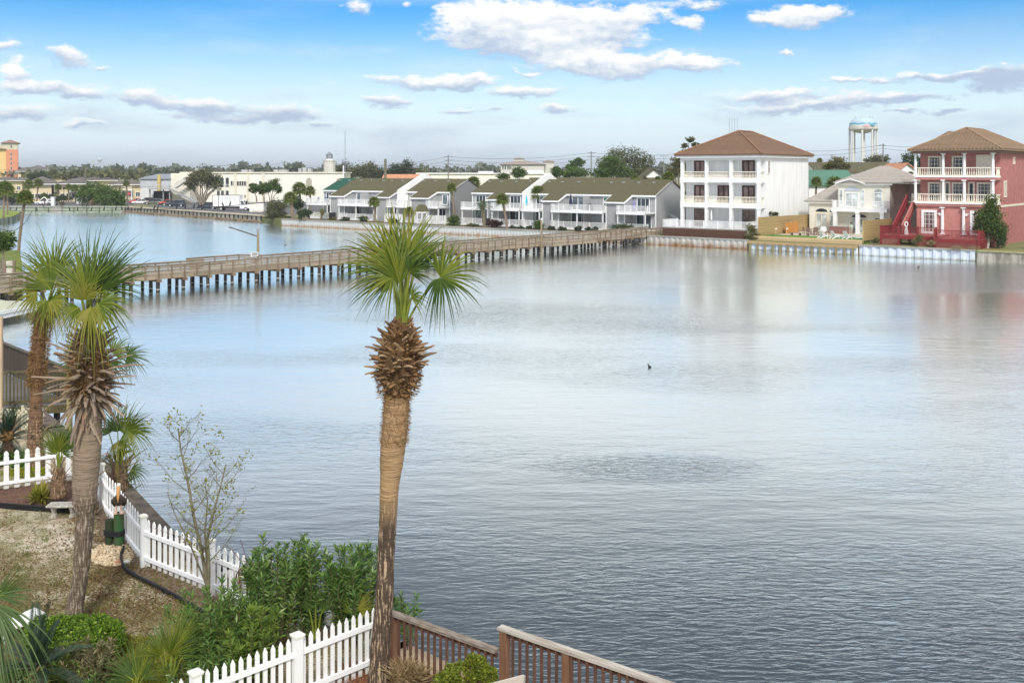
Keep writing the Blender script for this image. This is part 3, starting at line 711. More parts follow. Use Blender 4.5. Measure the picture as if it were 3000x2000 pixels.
rdoor(2862, 2906, 6.25, 2.45, 4, 5, ivory, 1.8); rdoor(2767, 2785, 6.25, 2.5, 1, 1, ivory, 1.8); rdoor(2836, 2856, 6.25, 2.5, 1, 1, ivory, 1.8)
rdoor(2860, 2908, 9.45, 2.55, 1, 1, ivory, 1.8, mat('cream_panel', (.66, .61, .50), .7), .05, 'shutter_panel')
rdoor(2700, 2745, 2.42, 2.9, 4, 5, white, .35, glass('red_reflecting_pane', (.13, .08, .07)), .3); rdoor(2842, 2885, 2.42, 2.9, 4, 5, white, .35, MATS['red_reflecting_pane'], .3)
for px in (2754, 2832):
    mb = MB(); x = rx(px, .3); mb.ball((x, .22, 4.75), (.16, .12, .13), 8, 5); mb.bar((x-.25, .2, 4.9), (x+.25, .2, 4.9), .12, .12); mb.build('wall_lamp', white, rh)
winlocal(rh, (W9, 3.2, 6.9), (0, 1, 0), (1, 0, 0), 1.2, 2.0, ivory, pane_dark, 2, 1, .14)
winlocal(rh, (W9, 7.6, 10.9), (0, 1, 0), (1, 0, 0), .8, .9, ivory, pane_dark, 1, 1, .16)

redw = mat('red_deck_paint', (.21, .026, .028), .6, .18, 3)
redl = mat('faded_red_paint', (.38, .13, .11), .7, .15, 3)
rd = shore('red_deck', 'red painted waterside deck with lattice skirt and a long stair up', 'deck', 29.8, 1.8)
mb = MB(); mb.box(0, 6.6, 1.2, 6.5, 2.3, 2.4); mb.box(6.6, 11.6, 0, 6.5, 2.15, 2.25); mb.build('deck_floor', redl, rd)
mb = MB()
for (x0, x1, y, z) in ((0, 6.6, 1.2, 2.4), (6.6, 11.6, 0, 2.25)): mb.box(x0, x1, y-.06, y, z-.42, z-.01)
mb.box(11.6, 11.66, -.06, 6.5, 1.83, 2.24); mb.box(-.06, 0, 1.2, 6.5, 1.98, 2.39); mb.build('fascia', redw, rd)
for x, y, z in ((.1, 1.14, 2.4), (2.2, 1.14, 2.4), (4.4, 1.14, 2.4), (6.5, 1.1, 2.4), (6.72, -.06, 2.25), (11.5, -.06, 2.25), (11.5, 3.0, 2.25)):
    mb = MB(); mb.box(x-.11, x+.11, y-.11, y+.11, .9, z+1.12); mb.build('post', redw, rd)
def lattice(parent, p, q, z0, z1, m, step=.16, w=.035):
    mb = MB(); p, q = Vector((p[0], p[1], 0)), Vector((q[0], q[1], 0)); Lx = (q-p).length; a = (q-p).normalized(); hh = z1-z0
    nrm = Vector((a.y, -a.x, 0))
    n = int((Lx+hh)/step)
    for sgn in (1, -1):
        for i in range(n+1):
            x = i*step-hh
            xa, xb = (x, x+hh); za, zb = z0, z1
            if xa < 0: za = z0-xa; xa = 0
            if xb > Lx: zb = z1-(xb-Lx); xb = Lx
            if xb-xa < .02: continue
            if sgn < 0: xa, xb = Lx-xa, Lx-xb
            o = nrm*(.012*sgn)
            mb.bar(p+a*xa+Zv*za+o, p+a*xb+Zv*zb+o, .012, w, up=nrm.cross(a*(xb-xa)+Zv*(zb-za)))
    return mb.build('lattice', m, parent)
lattice(rd, (.2, 1.17), (2.1, 1.17), 1.15, 1.98, redl); lattice(rd, (4.5, 1.17), (6.4, 1.17), 1.15, 1.98, redl)
lattice(rd, (6.85, -.03), (11.4, -.03), 1.15, 1.82, redl); lattice(rd, (11.63, .1), (11.63, 6.3), 1.15, 1.82, redw)
railing(rd, [(0, 6.4), (0, 1.15), (6.5, 1.15)], 2.4, 1.0, redw, .14, .045, 'railing', 0, .1, .14)
railing(rd, [(6.7, 1.1), (6.7, -.04), (11.5, -.04), (11.5, 6.4)], 2.25, 1.0, redw, .14, .045, 'railing', 0, .1, .14)
# stair up to the second floor, running away from the water
sx0, sx1, sy0, sy1, sz0, sz1 = 1.0, 2.1, 2.6, 8.2, 2.4, 6.2
mb = MB()
for x in (sx0, sx1): mb.bar((x, sy0, sz0), (x, sy1, sz1), .07, .34)
n = 17
for i in range(n):
    f = (i+.5)/n; y = sy0+(sy1-sy0)*f; z = sz0+(sz1-sz0)*f; mb.box(sx0+.036, sx1-.036, y-.16, y+.16, z, z+.05)
mb.build('stair', redw, rd)
for x in (sx0, sx1):
    mb = MB(); mb.bar((x, sy0, sz0+1.1), (x, sy1, sz1+1.1), .2, .08); mb.bar((x, sy0, sz0+.3), (x, sy1, sz1+.3), .06, .1)
    k = 42
    for i in range(k+1):
        f = i/k; y = sy0+(sy1-sy0)*f; z = sz0+(sz1-sz0)*f; mb.bar((x, y, z+.3), (x, y, z+1.07), .045, .045)
    mb.build('stair_railing', redl if x == sx1 else redw, rd)
mb = MB(); mb.box(.9, 2.56, 8.25, 10, 6.0, 6.2); mb.box(.9, 2.5, 9.9, 10, 6.2, 7.2); mb.build('landing', cream, rd)
for x, y in ((1.0, 8.3), (2.1, 8.3), (1.0, 5.6), (2.1, 5.6)):
    mb = MB(); zt = sz0+(sz1-sz0)*min(1, (y-sy0)/(sy1-sy0))-.18; mb.box(x-.07, x+.07, y-.07, y+.07, 1.2, zt); mb.build('stair_post', redw, rd)

# ------------------------------------------------------------------ patio things
def adirondack():
    t = thing('garden_chair', '', 'chair', (0, 0, 0), 0, 'white garden chairs beside the pool')
    s = MB()
    for i in range(5): s.bar((-.27, -.28+i*.12, .38-i*.035), (.27, -.28+i*.12, .38-i*.035), .1, .022)
    s.build('seat', white, t)
    b_ = MB()
    for i in range(5):
        x = -.22+i*.11; b_.bar((x, .22, .26), (x*1.25, .58, 1.02-abs(i-2)*.05), .095, .02, up=(0, -1, .4))
    b_.build('backrest', white, t)
    for x in (-.33, .33):
        a = MB(); a.bar((x, -.36, .56), (x, .4, .56), .12, .024); a.build('armrest', white, t)
        l = MB(); l.bar((x, -.36, 0), (x, -.36, .548), .09, .03, up=(1, 0, 0)); l.bar((x*.86, -.40, .36), (x*.86, .75, .02), .03, .12); l.build('leg', white, t)
    return t
ac = adirondack()
for i, (px, lab) in enumerate(((2412, 'white garden chair on the putting green, nearest the dining table'), (2446, 'white garden chair between its two twins at the pool edge'), (2483, 'white garden chair on the green nearest the short plank fence'))):
    loc = SH(SP(px, 2.9), 2.9, 1.70); rot = -TH+R(150+8*i)
    if i == 0: ac.location = loc; ac.rotation_euler.z = rot; ac['label'] = lab
    else: dup(ac, loc, rot, lab)
teak = mat('grey_teak', (.24, .17, .12), .8, .25, 4)
tb = shore('dining_table', 'brown outdoor dining table ringed by chairs against the plank fence', 'table', SP(2388, 9), 9.4, 1.66)
mb = MB(); mb.box(-1.0, 1.0, -.5, .5, .70, .75); mb.build('tabletop', teak, tb)
for x in (-.9, .9):
    for y in (-.42, .42): mb = MB(); mb.box(x-.04, x+.04, y-.04, y+.04, 0, .698); mb.build('leg', teak, tb)
dc = thing('dining_chair', '', 'chair', (0, 0, 0), 0, 'brown dining chairs on the patio')
mb = MB(); mb.box(-.27, .27, -.26, .26, .40, .46); mb.build('seat', teak, dc)
mb = MB(); mb.box(-.27, .27, .24, .30, .46, .95); mb.build('backrest', mat('brown_wicker', (.20, .14, .10), .9, .3, 20), dc)
for x in (-.24, .24):
    for y in (-.23, .23): mb = MB(); mb.box(x-.025, x+.025, y-.025, y+.025, 0, .398); mb.build('leg', teak, dc)
spots = [(-.6, -.95, 180, 'brown dining chair with its back to the lake, left of two'), (.35, -.95, 180, 'brown dining chair with its back to the lake, right of two'), (-.5, .95, 0, 'brown dining chair behind the table, nearer the plank fence'),
         (.5, .95, 0, 'brown dining chair behind the table, nearer the patio doors'), (-1.5, 0, 90, 'brown dining chair at the table end by the plank fence'), (1.5, .1, -90, 'brown dining chair at the table end by the grill')]
for i, (x, y, a, lab) in enumerate(spots):
    s_ = SP(2388, 9)+x; loc = SH(s_, 9.4+y, 1.66); rot = -TH+R(a)
    if i == 0: dc.location = loc; dc.rotation_euler.z = rot; dc['label'] = lab
    else: dup(dc, loc, rot, lab)
t = shore('low_table', 'long low wooden bench table on the patio before the orange screen', 'table', SP(2343, 6.6), 6.6, 1.66)
mb = MB()
for i in range(5): mb.box(-1.3, 1.3, -.35+i*.142, -.23+i*.142, .30, .34)
mb.build('tabletop', teak, t)
for x in (-1.1, 0, 1.1): mb = MB(); mb.box(x-.05, x+.05, -.32, .32, 0, .298); mb.build('leg', teak, t)
oj = mat('orange_cedar', (.56, .25, .06), .75, .2, 3)
t = shore('wooden_screen', 'bright orange slatted cedar screen leaning before the plank fence', 'screen', 15.3, 8.6, 1.66)
for j in range(3):
    mb = MB()
    for i in range(9): mb.box(-.02, .02, j*1.25+.06, j*1.25+1.19, .1+i*.155, .22+i*.155)
    mb.build('slat_panel', oj, t)
for j in range(4): mb = MB(); mb.box(-.06, .05, j*1.25-.05, j*1.25+.05, 0, 1.55); mb.build('post', oj, t)
t = shore('grill', 'covered barbecue grill under a white tarp beside the dining table', 'grill', SP(2412, 8.2), 8.2, 1.66)
mb = MB(); mb.ball((0, 0, .78), (.45, .3, .42), 10, 8); mb.build('tarp_cover', white, t)
for x in (-.3, .3): mb = MB(); mb.bar((x, 0, 0), (x, 0, .5), .05, .05); mb.build('leg', dark, t)
t = shore('brick_planter', 'low red brick planter wall in front of the patio doors', 'planter', SP(2428, 13), 13, 1.66)
mb = MB(); mb.box(0, 2.6, 0, .5, 0, .95); mb.build('brick_wall', mat('red_brown_brick', (.25, .13, .10), .9, .3, 9), t)
mb = MB(); mb.box(-.05, 2.65, -.05, .55, .95, 1.02); mb.build('coping', concr, t)
for px, d, lab in ((2272, 3.4, 'small white golf flag on the putting green nearest the plank fence corner'), (2304, 4.6, 'small white golf flag on the putting green nearest the low table')):
    t = shore('golf_flag', lab, 'flag', SP(px, d), d, 1.70); mb = MB(); mb.tube([(0, 0, 0), (0, 0, 1.0)], .012, 5); mb.build('flagstick', cream, t)
    mb = MB(); mb.box(0, .22, -.004, .004, .82, .99); mb.build('pennant', white, t)
# ------------------------------------------------------------------ person on the patio
def skinned(name, verts, edges, root, mats, parent=None, sub=1, facemat=None):
    me = bpy.data.meshes.new(name); me.from_pydata([v[0] for v in verts], edges, []); o = bpy.data.objects.new(name, me); COL.objects.link(o)
    sk = o.modifiers.new('skin', 'SKIN'); sk.use_smooth_shade = True
    sv = me.skin_vertices[0].data
    for i, v in enumerate(verts): sv[i].radius = (v[1], v[2] if len(v) > 2 else v[1]); sv[i].use_root = (i == root)
    if sub:
        ss = o.modifiers.new('sub', 'SUBSURF'); ss.levels = sub; ss.render_levels = sub
    bpy.context.view_layer.update()
    m2 = bpy.data.meshes.new_from_object(o.evaluated_get(bpy.context.evaluated_depsgraph_get()))
    bpy.data.objects.remove(o); m2.name = name; m2.materials.clear()
    for m_ in mats: m2.materials.append(m_)
    if facemat:
        for p in m2.polygons: p.material_index = facemat(p.center)
    o = bpy.data.objects.new(name, m2); return link(o, parent)
skin_m = mat('skin', (.30, .17, .11), .6, .08, 8); shirt = mat('pale_green_shirt', (.62, .72, .58), .9, .06, 8); pants = mat('khaki_trousers', (.42, .35, .24), .9, .1, 8); hair_m = mat('dark_hair', (.02, .016, .013), .7)
pv, pe = [], []
def pn(p, r, to=None, r2=None):
    pv.append((p, r, r2 or r)); 
    if to is not None: pe.append((to, len(pv)-1))
    return len(pv)-1
pel = pn((0, 0, .95), .15, None, .11)
w_ = pn((0, .0, 1.10), .145, pel, .10); ch_ = pn((0, .0, 1.30), .17, w_, .115); nk = pn((0, 0, 1.47), .06, ch_); hd0 = pn((0, -.02, 1.54), .065, nk); hd = pn((0, -.03, 1.64), .085, hd0, .10); pn((0, -.025, 1.74), .06, hd, .08)
for sx in (-1, 1):
    h_ = pn((sx*.10, 0, .88), .10, pel); k_ = pn((sx*.11, -.03, .48), .065, h_); a_ = pn((sx*.12, .02, .09), .048, k_); f_ = pn((sx*.13, -.10, .04), .04, a_); pn((sx*.135, -.17, .035), .03, f_)
    sh_ = pn((sx*.19, 0, 1.40), .065, ch_); el_ = pn((sx*.25, -.10 if sx < 0 else -.05, 1.15), .048, sh_)
    hx = (-.16, -.30, 1.22) if sx < 0 else (.02, -.30, 1.02)
    wr = pn(hx, .034, el_)
    dx = Vector((-.05, -.05, -.02)) if sx < 0 else Vector((-.07, -.04, 0))
    pm = pn(tuple(Vector(hx)+dx), .034, wr)
    for q in range(4):
        bse = Vector(hx)+dx*1.5+Vector((0, 0, .025-.017*q)); f1 = pn(tuple(bse), .011, pm); f2 = pn(tuple(bse+Vector((-.03, -.02, -.004))), .010, f1); pn(tuple(bse+Vector((-.022, -.045+.004*q, -.008))), .009, f2)
    th = pn(tuple(Vector(hx)+dx*.8+Vector((.01, -.03, .015))), .011, pm); pn(tuple(Vector(hx)+dx*1.2+Vector((0, -.055, .02))), .010, th)
def pm_f(c):
    if c.z > 1.45: return 0
    if c.z < .10: return 3
    if c.z < .96: return 2
    if (c.y < -.13 and c.z > .9): return 0
    return 1
ps = shore('person', 'person in a pale green shirt and khaki trousers standing on patio with a pole', 'person', SP(2494, 9.5), 9.5, 1.66)
ps.rotation_euler.z = -TH+R(-20)
skinned('body', pv, pe, pel, [skin_m, shirt, pants, dark], ps, 1, pm_f)
mb = MB(); mb.ball((0, .0, 1.70), (.105, .115, .10), 10, 7); mb.build('hair', hair_m, ps)
mb = MB(); mb.ball((0, -.145, 1.635), (.015, .025, .022), 6, 4); mb.build('nose', skin_m, ps)
mb = MB(); [mb.ball((x, -.122, 1.665), (.012, .012, .010), 6, 4) for x in (-.035, .035)]; mb.build('eyes', dark, ps)
mb = MB(); mb.ball((0, -.118, 1.585), (.028, .012, .008), 6, 4); mb.build('mouth', mat('lips', (.25, .09, .07)), ps)
mb = MB(); [mb.ball((x, -.02, 1.645), (.016, .025, .035), 6, 4) for x in (-.105, .105)]; mb.build('ears', skin_m, ps)
t = shore('pool_pole', 'long slanting pool pole held by the person on the patio', 'pole', SP(2494, 9.5), 9.5, 1.66)
t.rotation_euler.z = -TH+R(-20)
mb = MB(); mb.tube([(-.62, -.42, .1), (.12, -.36, 2.75)], .018, 6); mb.build('shaft', grey, t)
mb = MB(); mb.bar((-.85, -.42, .08), (-.42, -.42, .08), .06, .05); mb.build('brush_head', white, t)

# ------------------------------------------------------------------ red deck and right edge things
iron = mat('grey_iron', (.09, .09, .095), .6, .2, 5)
t = shore('iron_chair', 'dark iron garden chair on the red deck between two white columns', 'chair', SP(2811, 4), 4, 2.25)
mb = MB(); mb.box(-.25, .25, -.25, .25, .42, .45); mb.build('seat', iron, t)
mb = MB()
for i in range(6): mb.bar((-.22+i*.088, .25, .45), (-.22+i*.088, .33, .95), .016, .016)
mb.bar((-.25, .33, .95), (.25, .33, .95), .03, .03); mb.build('backrest', iron, t)
for x in (-.22, .22):
    for y in (-.22, .22): mb = MB(); mb.tube([(x, y, 0), (x, y, .42)], .014, 5); mb.build('leg', iron, t)
t = shore('garden_arch', 'thin grey metal arch with hanging pot at the right of the red deck', 'arch', SP(2838, 3.5), 3.5, 2.25)
mb = MB(); mb.tube([(-.5*math.cos(math.pi*i/10), 0, 1.3+.55*math.sin(math.pi*i/10)) if 0 <= i <= 10 else (0, 0, 0) for i in range(11)], .018, 6); mb.tube([(-.5, 0, 0), (-.5, 0, 1.3)], .018, 6); mb.build('hoop', iron, t)
mb = MB(); mb.lathe([(.0, 1.0), (.14, 1.02), (.19, 1.2), (.17, 1.21)], (.5, 0, 0), 10); mb.tube([(.5, 0, 1.2), (.5, 0, 1.3)], .01, 5); mb.build('pot', dark, t)
t = shore('garden_ornament', 'white upright garden ornament under the red stair', 'ornament', SP(2655, 4.2), 4.2, 2.4)
mb = MB()
mb.tube([(.18*math.cos(2*math.pi*i/14), 0, 1.28+.28*math.sin(2*math.pi*i/14)) for i in range(15)], .06, 8); mb.build('ring', white, t)
mb = MB(); mb.lathe([(.24, 0), (.22, .5), (.15, .9), (.10, 1.02)], n=10); mb.build('stand', white, t)
# next house at the right edge
t = shore('white_villa', 'white villa porch with balustrade cut by the right edge', 'house', 49.5, 5.5)
mb = MB(); mb.box(.3, 12, 1.4, 12, 1, 7.2); mb.build('wall', whitew, t)
mb = MB(); mb.box(0, 12, 0, 1.397, 5.3, 5.75); mb.build('balcony_slab', white, t)
for x in (.3, 4.2, 8): column(t, x, .3, 1.2, 5.3, .28, white, .2); column(t, x, .3, 5.75, 7.0, .24, white, .1)
balustrade(t, (.6, .3), (4, .3), 5.75, 1.0, white); 
mb = MB(); mb.yprism([(1.2+1.1*math.cos(math.pi*i/10), 3.6+.6*math.sin(math.pi*i/10)) for i in range(11)]+[(.1, 1.5), (2.3, 1.5)], 1.34, 1.38); mb.build('arched_door', pane_dark, t)
lt = shore('lakeside_terrace', 'small brown wooden terrace rail on a stone base at the right edge', 'terrace', 47.3, 2.6)
mb = MB(); mb.box(0, 9, 0, 3.0, 1.0, 1.62); mb.build('stone_base', mat('rubble_stone', (.40, .37, .33), .9, .4, 6, c2=(.15, .13, .11), bump=.5), lt)
mb = MB(); mb.box(-.1, 9, -.1, 3.0, 1.62, 1.75); mb.build('deck_floor', mat('brown_deck_wood', (.28, .17, .08), .8, .25, 3), lt)
railing(lt, [(0, 2.8), (0, .0), (9, .0)], 1.75, .95, MATS['brown_deck_wood'], .16, .05, 'railing', 2.2, .12)
t = shore('air_conditioner', 'beige outdoor air conditioner beside the red house wall', 'air conditioner', 45.2, 6.6, LZ)
mb = MB(); mb.box(0, 1.0, 0, .6, .9, 1.9); mb.build('casing', cream, t)
mb = MB(); mb.lathe([(.3, 0), (.3, .02), (.05, .03)], n=14)
g_ = mb.build('fan_grille', dark, t); g_.location = (.5, -.01, 1.4); g_.rotation_euler = (R(90), 0, 0)
mb = MB(); mb.box(.05, .95, .05, .55, 0, .9); mb.build('stand', concr, t)
# ------------------------------------------------------------------ grey townhouses
siding = bandmat('grey_siding', (.33, .33, .335), (.20, .20, .205), .2, 0, .8, .1, .10, 1.2, .25, (1, 1, .3))
shingle = mat('olive_shingles', (.118, .105, .052), .95, .3, 5, c2=(.072, .064, .036), bump=.3, detail=9)
shingle_g = mat('green_shingles', (.018, .075, .05), .95, .25, 5, bump=.3, detail=9)
EZ, LWZ, RZ, DP = 6.6, 5.62, 8.72, 8.9
K = (RZ-EZ)/(DP/2)
def townhouse(label, s0, s1, bays, cutg=None):
    """bays: (kind, s_a, s_b); 'b' = bay standing 2.1 m forward under the long roof, 'r' = recess with balcony"""
    t = shore('townhouse_row', label, 'townhouses', s0, 8.5); Ls = s1-s0
    mb = MB(); mb.xprism([(0, 1.0), (DP, 1.0), (DP, EZ), (DP/2, RZ), (0, EZ)], 0, Ls)
    for k, a, b_ in bays:
        if k == 'b': mb.xprism([(-2.1, 1.0), (-.003, 1.0), (-.003, EZ-.003), (-2.1, LWZ-.003)], a-s0+.02, b_-s0-.02)
    mb.build('wall', siding, t)
    tr = MB(); parts = {'o': MB(), 'g': MB()}
    for k, a, b_ in bays:
        x0, x1 = a-s0, b_-s0; yf = -2.1 if k == 'b' else 0; y0 = yf-.3
        if k == 'b': x0 -= .15; x1 += .15
        if abs(x1-Ls) < .01: x1 += .2
        zf = RZ-K*(DP/2-y0)+.06
        which = 'g' if cutg is not None and b_ <= cutg+.01 else 'o'
        rb = parts[which]; z_r = RZ+.06; dz = .004 if k == 'b' else 0
        rb.xprism([(y0, zf-.1+dz), (DP/2, z_r-.1+dz), (DP/2, z_r+dz), (y0, zf+dz)], x0, x1)
        tr.box(x0, x1, y0-.05, y0-.003, zf-.24, zf+.0)
        if k == 'b':
            tr.bar((x1+.02, y0, zf-.1), (x1+.02, 0, EZ-.1), .05, .26); tr.bar((x0-.02, y0, zf-.1), (x0-.02, 0, EZ-.1), .05, .26)
            for x in (a-s0, b_-s0): tr.box(x-.06, x+.06, -2.17, -2.1, 1.2, LWZ-.25)
    tr.box(Ls-.12, Ls+.04, -.07, -.002, 1.2, EZ-.2); tr.box(-.04, .12, -.07, -.002, 1.2, EZ-.2)
    tr.bar((Ls+.14, -.3, EZ-.15), (Ls+.14, DP/2, RZ-.06), .06, .2)
    parts['o'].xprism([(DP/2, RZ-.04), (DP+.4, EZ-.25), (DP+.4, EZ-.15), (DP/2, RZ+.06)], 0 if cutg is None else cutg-s0, Ls+.2)
    parts['o'].build('roof', shingle, t)
    if cutg is not None:
        parts['g'].xprism([(DP/2, RZ-.04), (DP+.4, EZ-.25), (DP+.4, EZ-.15), (DP/2, RZ+.06)], -.2, cutg-s0); o = parts['g'].build('roof', shingle_g, t); o['label'] = 'dark green end of the roof'
    tr.build('trim', white, t)
    x = .8
    while x < Ls-1:
        mb = MB(); y = DP/2-.9; z = RZ-K*.9
        if int(x*10) % 2: mb.tube([(x, y, z), (x, y, z+.4)], .05, 6)
        else: mb.box(x-.2, x+.2, y-.2, y+.2, z, z+.16)
        mb.build('roof_vent', grey, t); x += 1.9+(x*7.3) % 1.7
    for k, a, b_ in bays:
        if k != 'r': continue
        x0, x1 = a-s0+.02, b_-s0-.02; w_ = x1-x0
        fx0, fx1 = x0-(.9 if a > s0+.1 and w_ > 3 else 0), x1
        if a <= s0+.1: fx0 = x0-1.5 if 'green' in label else x0+.05
        # balcony
        bl = MB(); bl.box(fx0, fx1, -3.0, -.004, 3.86, 4.02); bl.box(fx0, fx1, -3.06, -3.003, 3.74, 4.06); bo = bl.build('balcony', white, t)
        railing(bo, [(fx0, -2.2), (fx0, -2.95), (fx1, -2.95), (fx1, -2.2)], 4.02, .98, white, .17, .05, 'railing', 2.3, .1, .13)
        lo = MB(); lo.box(fx0, fx1, -3.0, -.004, 1.25, 1.42); lo.box(fx0, fx1, -3.06, -3.003, 1.2, 1.46); lo_ = lo.build('terrace', white, t)
        railing(lo_, [(fx0, -2.2), (fx0, -2.95), (fx1, -2.95), (fx1, -2.2)], 1.42, .95, white, .17, .05, 'railing', 2.3, .1, .13)
        n = max(1, int(w_/4))
        for i in range(n+1):
            mb = MB(); x = fx0+.12+(fx1-fx0-.24)*i/n; mb.box(x-.07, x+.07, -2.85, -2.71, 1.42, 3.74); mb.build('post', white, t)
        # doors
        if w_ > 6:
            winlocal(t, (x0+1.0, 0, 4.05), (1, 0, 0), (0, -1, 0), 2.3, 2.1, white, pane_blue, 2, 1, .1, 'sliding_door'); winlocal(t, (x1-1.9, 0, 4.05), (1, 0, 0), (0, -1, 0), 1.5, 2.1, white, glass('green_pane', (.03, .12, .06)), 2, 1, .1, 'sliding_door')
            winlocal(t, (x0+.9, 0, 1.45), (1, 0, 0), (0, -1, 0), 3.0, 2.2, white, pane_dark, 3, 1, .07, 'sliding_door'); winlocal(t, (x1-2.2, 0, 1.45), (1, 0, 0), (0, -1, 0), 1.6, 2.2, white, pane_dark, 2, 1, .07, 'sliding_door')
            mb = MB(); mb.box(x0+w_*.50, x0+w_*.50+.14, -1.9, -.004, 1.42, 3.85); mb.box(x0+w_*.50, x0+w_*.50+.14, -1.9, -.004, 4.03, EZ-.35); mb.build('party_wall', siding, t)
        elif w_ > 3.2:
            winlocal(t, (x0+.8, 0, 4.05), (1, 0, 0), (0, -1, 0), 2.2, 2.1, white, pane_dark, 3, 1, .1, 'sliding_door'); winlocal(t, (x0+.7, 0, 1.45), (1, 0, 0), (0, -1, 0), 2.6, 2.2, white, pane_dark, 2, 1, .07, 'sliding_door')
        else:
            winlocal(t, (x1-1.7, 0, 4.3), (1, 0, 0), (0, -1, 0), 1.3, 1.8, white, pane_blue, 1, 1, .12, 'window'); winlocal(t, (x0+.4, 0, 1.45), (1, 0, 0), (0, -1, 0), 1.6, 2.2, white, pane_dark, 2, 1, .07, 'sliding_door')
    return t
def parapet(t, s0, s):
    mb = MB(); x = s-s0
    mb.xprism([(-2.2, 1.0), (-2.2, 6.75), (DP/2-.2, 9.75), (DP/2+.4, 9.75), (DP+.5, 7.3), (DP+.5, 1.0)], x-.16, x+.16)
    mb.build('parapet', white, t)
r1 = townhouse('grey townhouse row with green roof end, leftmost of the three rows', -78.2, -55.9, [('r', -78.2, -73.8), ('b', -73.8, -69.9), ('r', -69.9, -61.3), ('b', -61.3, -58.0), ('r', -58.0, -56.1)], -73.8)
parapet(r1, -78.2, -55.9)
townhouse('short grey townhouse row behind the white gazebo', -55.7, -45.5, [('r', -55.7, -52.7), ('b', -52.7, -48.4), ('r', -48.4, -45.5)])
r3 = townhouse('short grey townhouse row left of the white sloping parapet and blue umbrella', -40.4, -28.0, [('r', -40.4, -35.3), ('b', -35.3, -33.0), ('r', -33.0, -28.0)])
parapet(r3, -40.4, -27.84)
r4 = townhouse('longest grey townhouse row at the right with a plain grey end gable', -27.65, -4.77, [('r', -27.65, -23.97), ('b', -23.97, -20.86), ('r', -20.86, -12.08), ('b', -12.08, -8.84), ('r', -8.84, -4.77)])
mb = MB(); mb.box(22.88, 23.7, 3.6, 4.6, 1.0, 3.1); mb.yprism([(22.88, 3.1), (23.8, 3.1), (22.88, 3.7)], 3.5, 4.7); mb.build('utility_box', siding, r4)
# things on the balconies
def closed_umbrella(px, d, z, h, c, lab):
    t = shore('patio_umbrella', lab, 'umbrella', SP(px, d), d, z)
    mb = MB(); mb.lathe([(.03, h*.22), (.30, h*.28), (.22, h*.62), (.08, h*.93), (0, h)], n=9); mb.build('canopy', c, t)
    mb = MB(); mb.tube([(0, 0, 0), (0, 0, h*.25)], .025, 6); mb.lathe([(.25, 0), (.22, .06), (.03, .08)], n=10); mb.build('pole', white, t)
closed_umbrella(1541, 7.0, 4.02, 2.6, mat('turquoise_canvas', (.03, .42, .62), .8), 'closed turquoise blue umbrella on a townhouse balcony')
closed_umbrella(1672, 7.0, 4.02, 2.6, mat('navy_canvas', (.016, .018, .05), .8), 'closed navy umbrella on a townhouse balcony')
bluec = mat('blue_chair_paint', (.02, .08, .25), .6)
for px, lab in ((928, 'blue balcony chair at the left end of the green roofed townhouse'), (950, 'blue balcony chair, middle one of three on the leftmost balcony'), (963, 'blue balcony chair nearest the grey wall on the leftmost balcony')):
    t = shore('balcony_chair', lab, 'chair', SP(px, 6.6), 6.6, 4.02, 'blue chairs on the leftmost balcony')
    mb = MB(); mb.box(-.28, .28, -.25, .25, .38, .43); mb.build('seat', bluec, t)
    mb = MB(); mb.bar((0, .25, .40), (0, .45, 1.15), .5, .04, up=(0, -1, .3)); mb.build('backrest', bluec, t)
    mb = MB(); [mb.box(x-.03, x+.03, y-.03, y+.03, 0, .38) for x in (-.24, .24) for y in (-.2, .2)]; mb.build('legs', bluec, t)
t = shore('wall_decoration', 'purple and blue oval surfboard decoration on the right townhouse balcony', 'surfboard', SP(1857, 8.3), 8.3, 4.06)
mb = MB(); mb.lathe([(0.0, 0), (.18, .3), (.22, .8), (.14, 1.4), (0, 1.7)], n=10); o = mb.build('board', mat('purple_board', (.26, .25, .55), .5, .3, 3), t); o.scale = (1, .2, 1)
t = shore('barbecue', 'black covered barbecue on the balcony left of the green door', 'barbecue', SP(1728, 7.3), 7.3, 4.02)
mb = MB(); mb.ball((0, 0, .85), (.55, .3, .26), 10, 6); mb.build('hood', black, t)
mb = MB(); mb.box(-.45, .45, -.25, .25, 0, .8); mb.build('cabinet', black, t)
for px, lab in ((1435, 'dark grey air conditioner unit between palm and red shrub'), (980, 'dark grey air conditioner unit beside the left townhouse terrace')):
    t = shore('air_conditioner', lab, 'air conditioner', SP(px, 5.7)-.5, 5.6, LZ); mb = MB(); mb.box(-.5, .5, -.4, .4, .1, 1.25); mb.build('casing', mat('charcoal_casing', (.03, .03, .035), .6), t); mb = MB(); mb.box(-.55, .55, -.45, .45, 0, .1); mb.build('pad', concr, t)
# gazebo
gz = shore('gazebo', 'white gazebo with olive shingled hip roof by the seawall', 'gazebo', SP(1236, 3.4), 3.4, LZ)
mb = MB()
prof = [(1.30, 2.1), (1.15, 2.25), (.85, 2.95), (.55, 3.25), (.0, 3.32)]
mb.lathe(prof, n=8); mb.build('roof', shingle, gz)
mb = MB(); mb.lathe([(1.15, 1.9), (1.28, 1.93), (1.28, 2.08), (1.1, 2.1)], n=8); mb.build('beam', white, gz)
for i in range(8):
    a = 2*math.pi*i/8; mb = MB(); mb.box(1.14*math.cos(a)-.07, 1.14*math.cos(a)+.07, 1.14*math.sin(a)-.07, 1.14*math.sin(a)+.07, .15, 1.9); mb.build('post', white, gz)
mb = MB(); mb.lathe([(1.3, 0), (1.3, .15), (0, .16)], n=8); mb.build('floor', greywood, gz)
railing(gz, [(1.14*math.cos(2*math.pi*i/8), 1.14*math.sin(2*math.pi*i/8)) for i in range(8)], .15, .7, white, .2, .05)
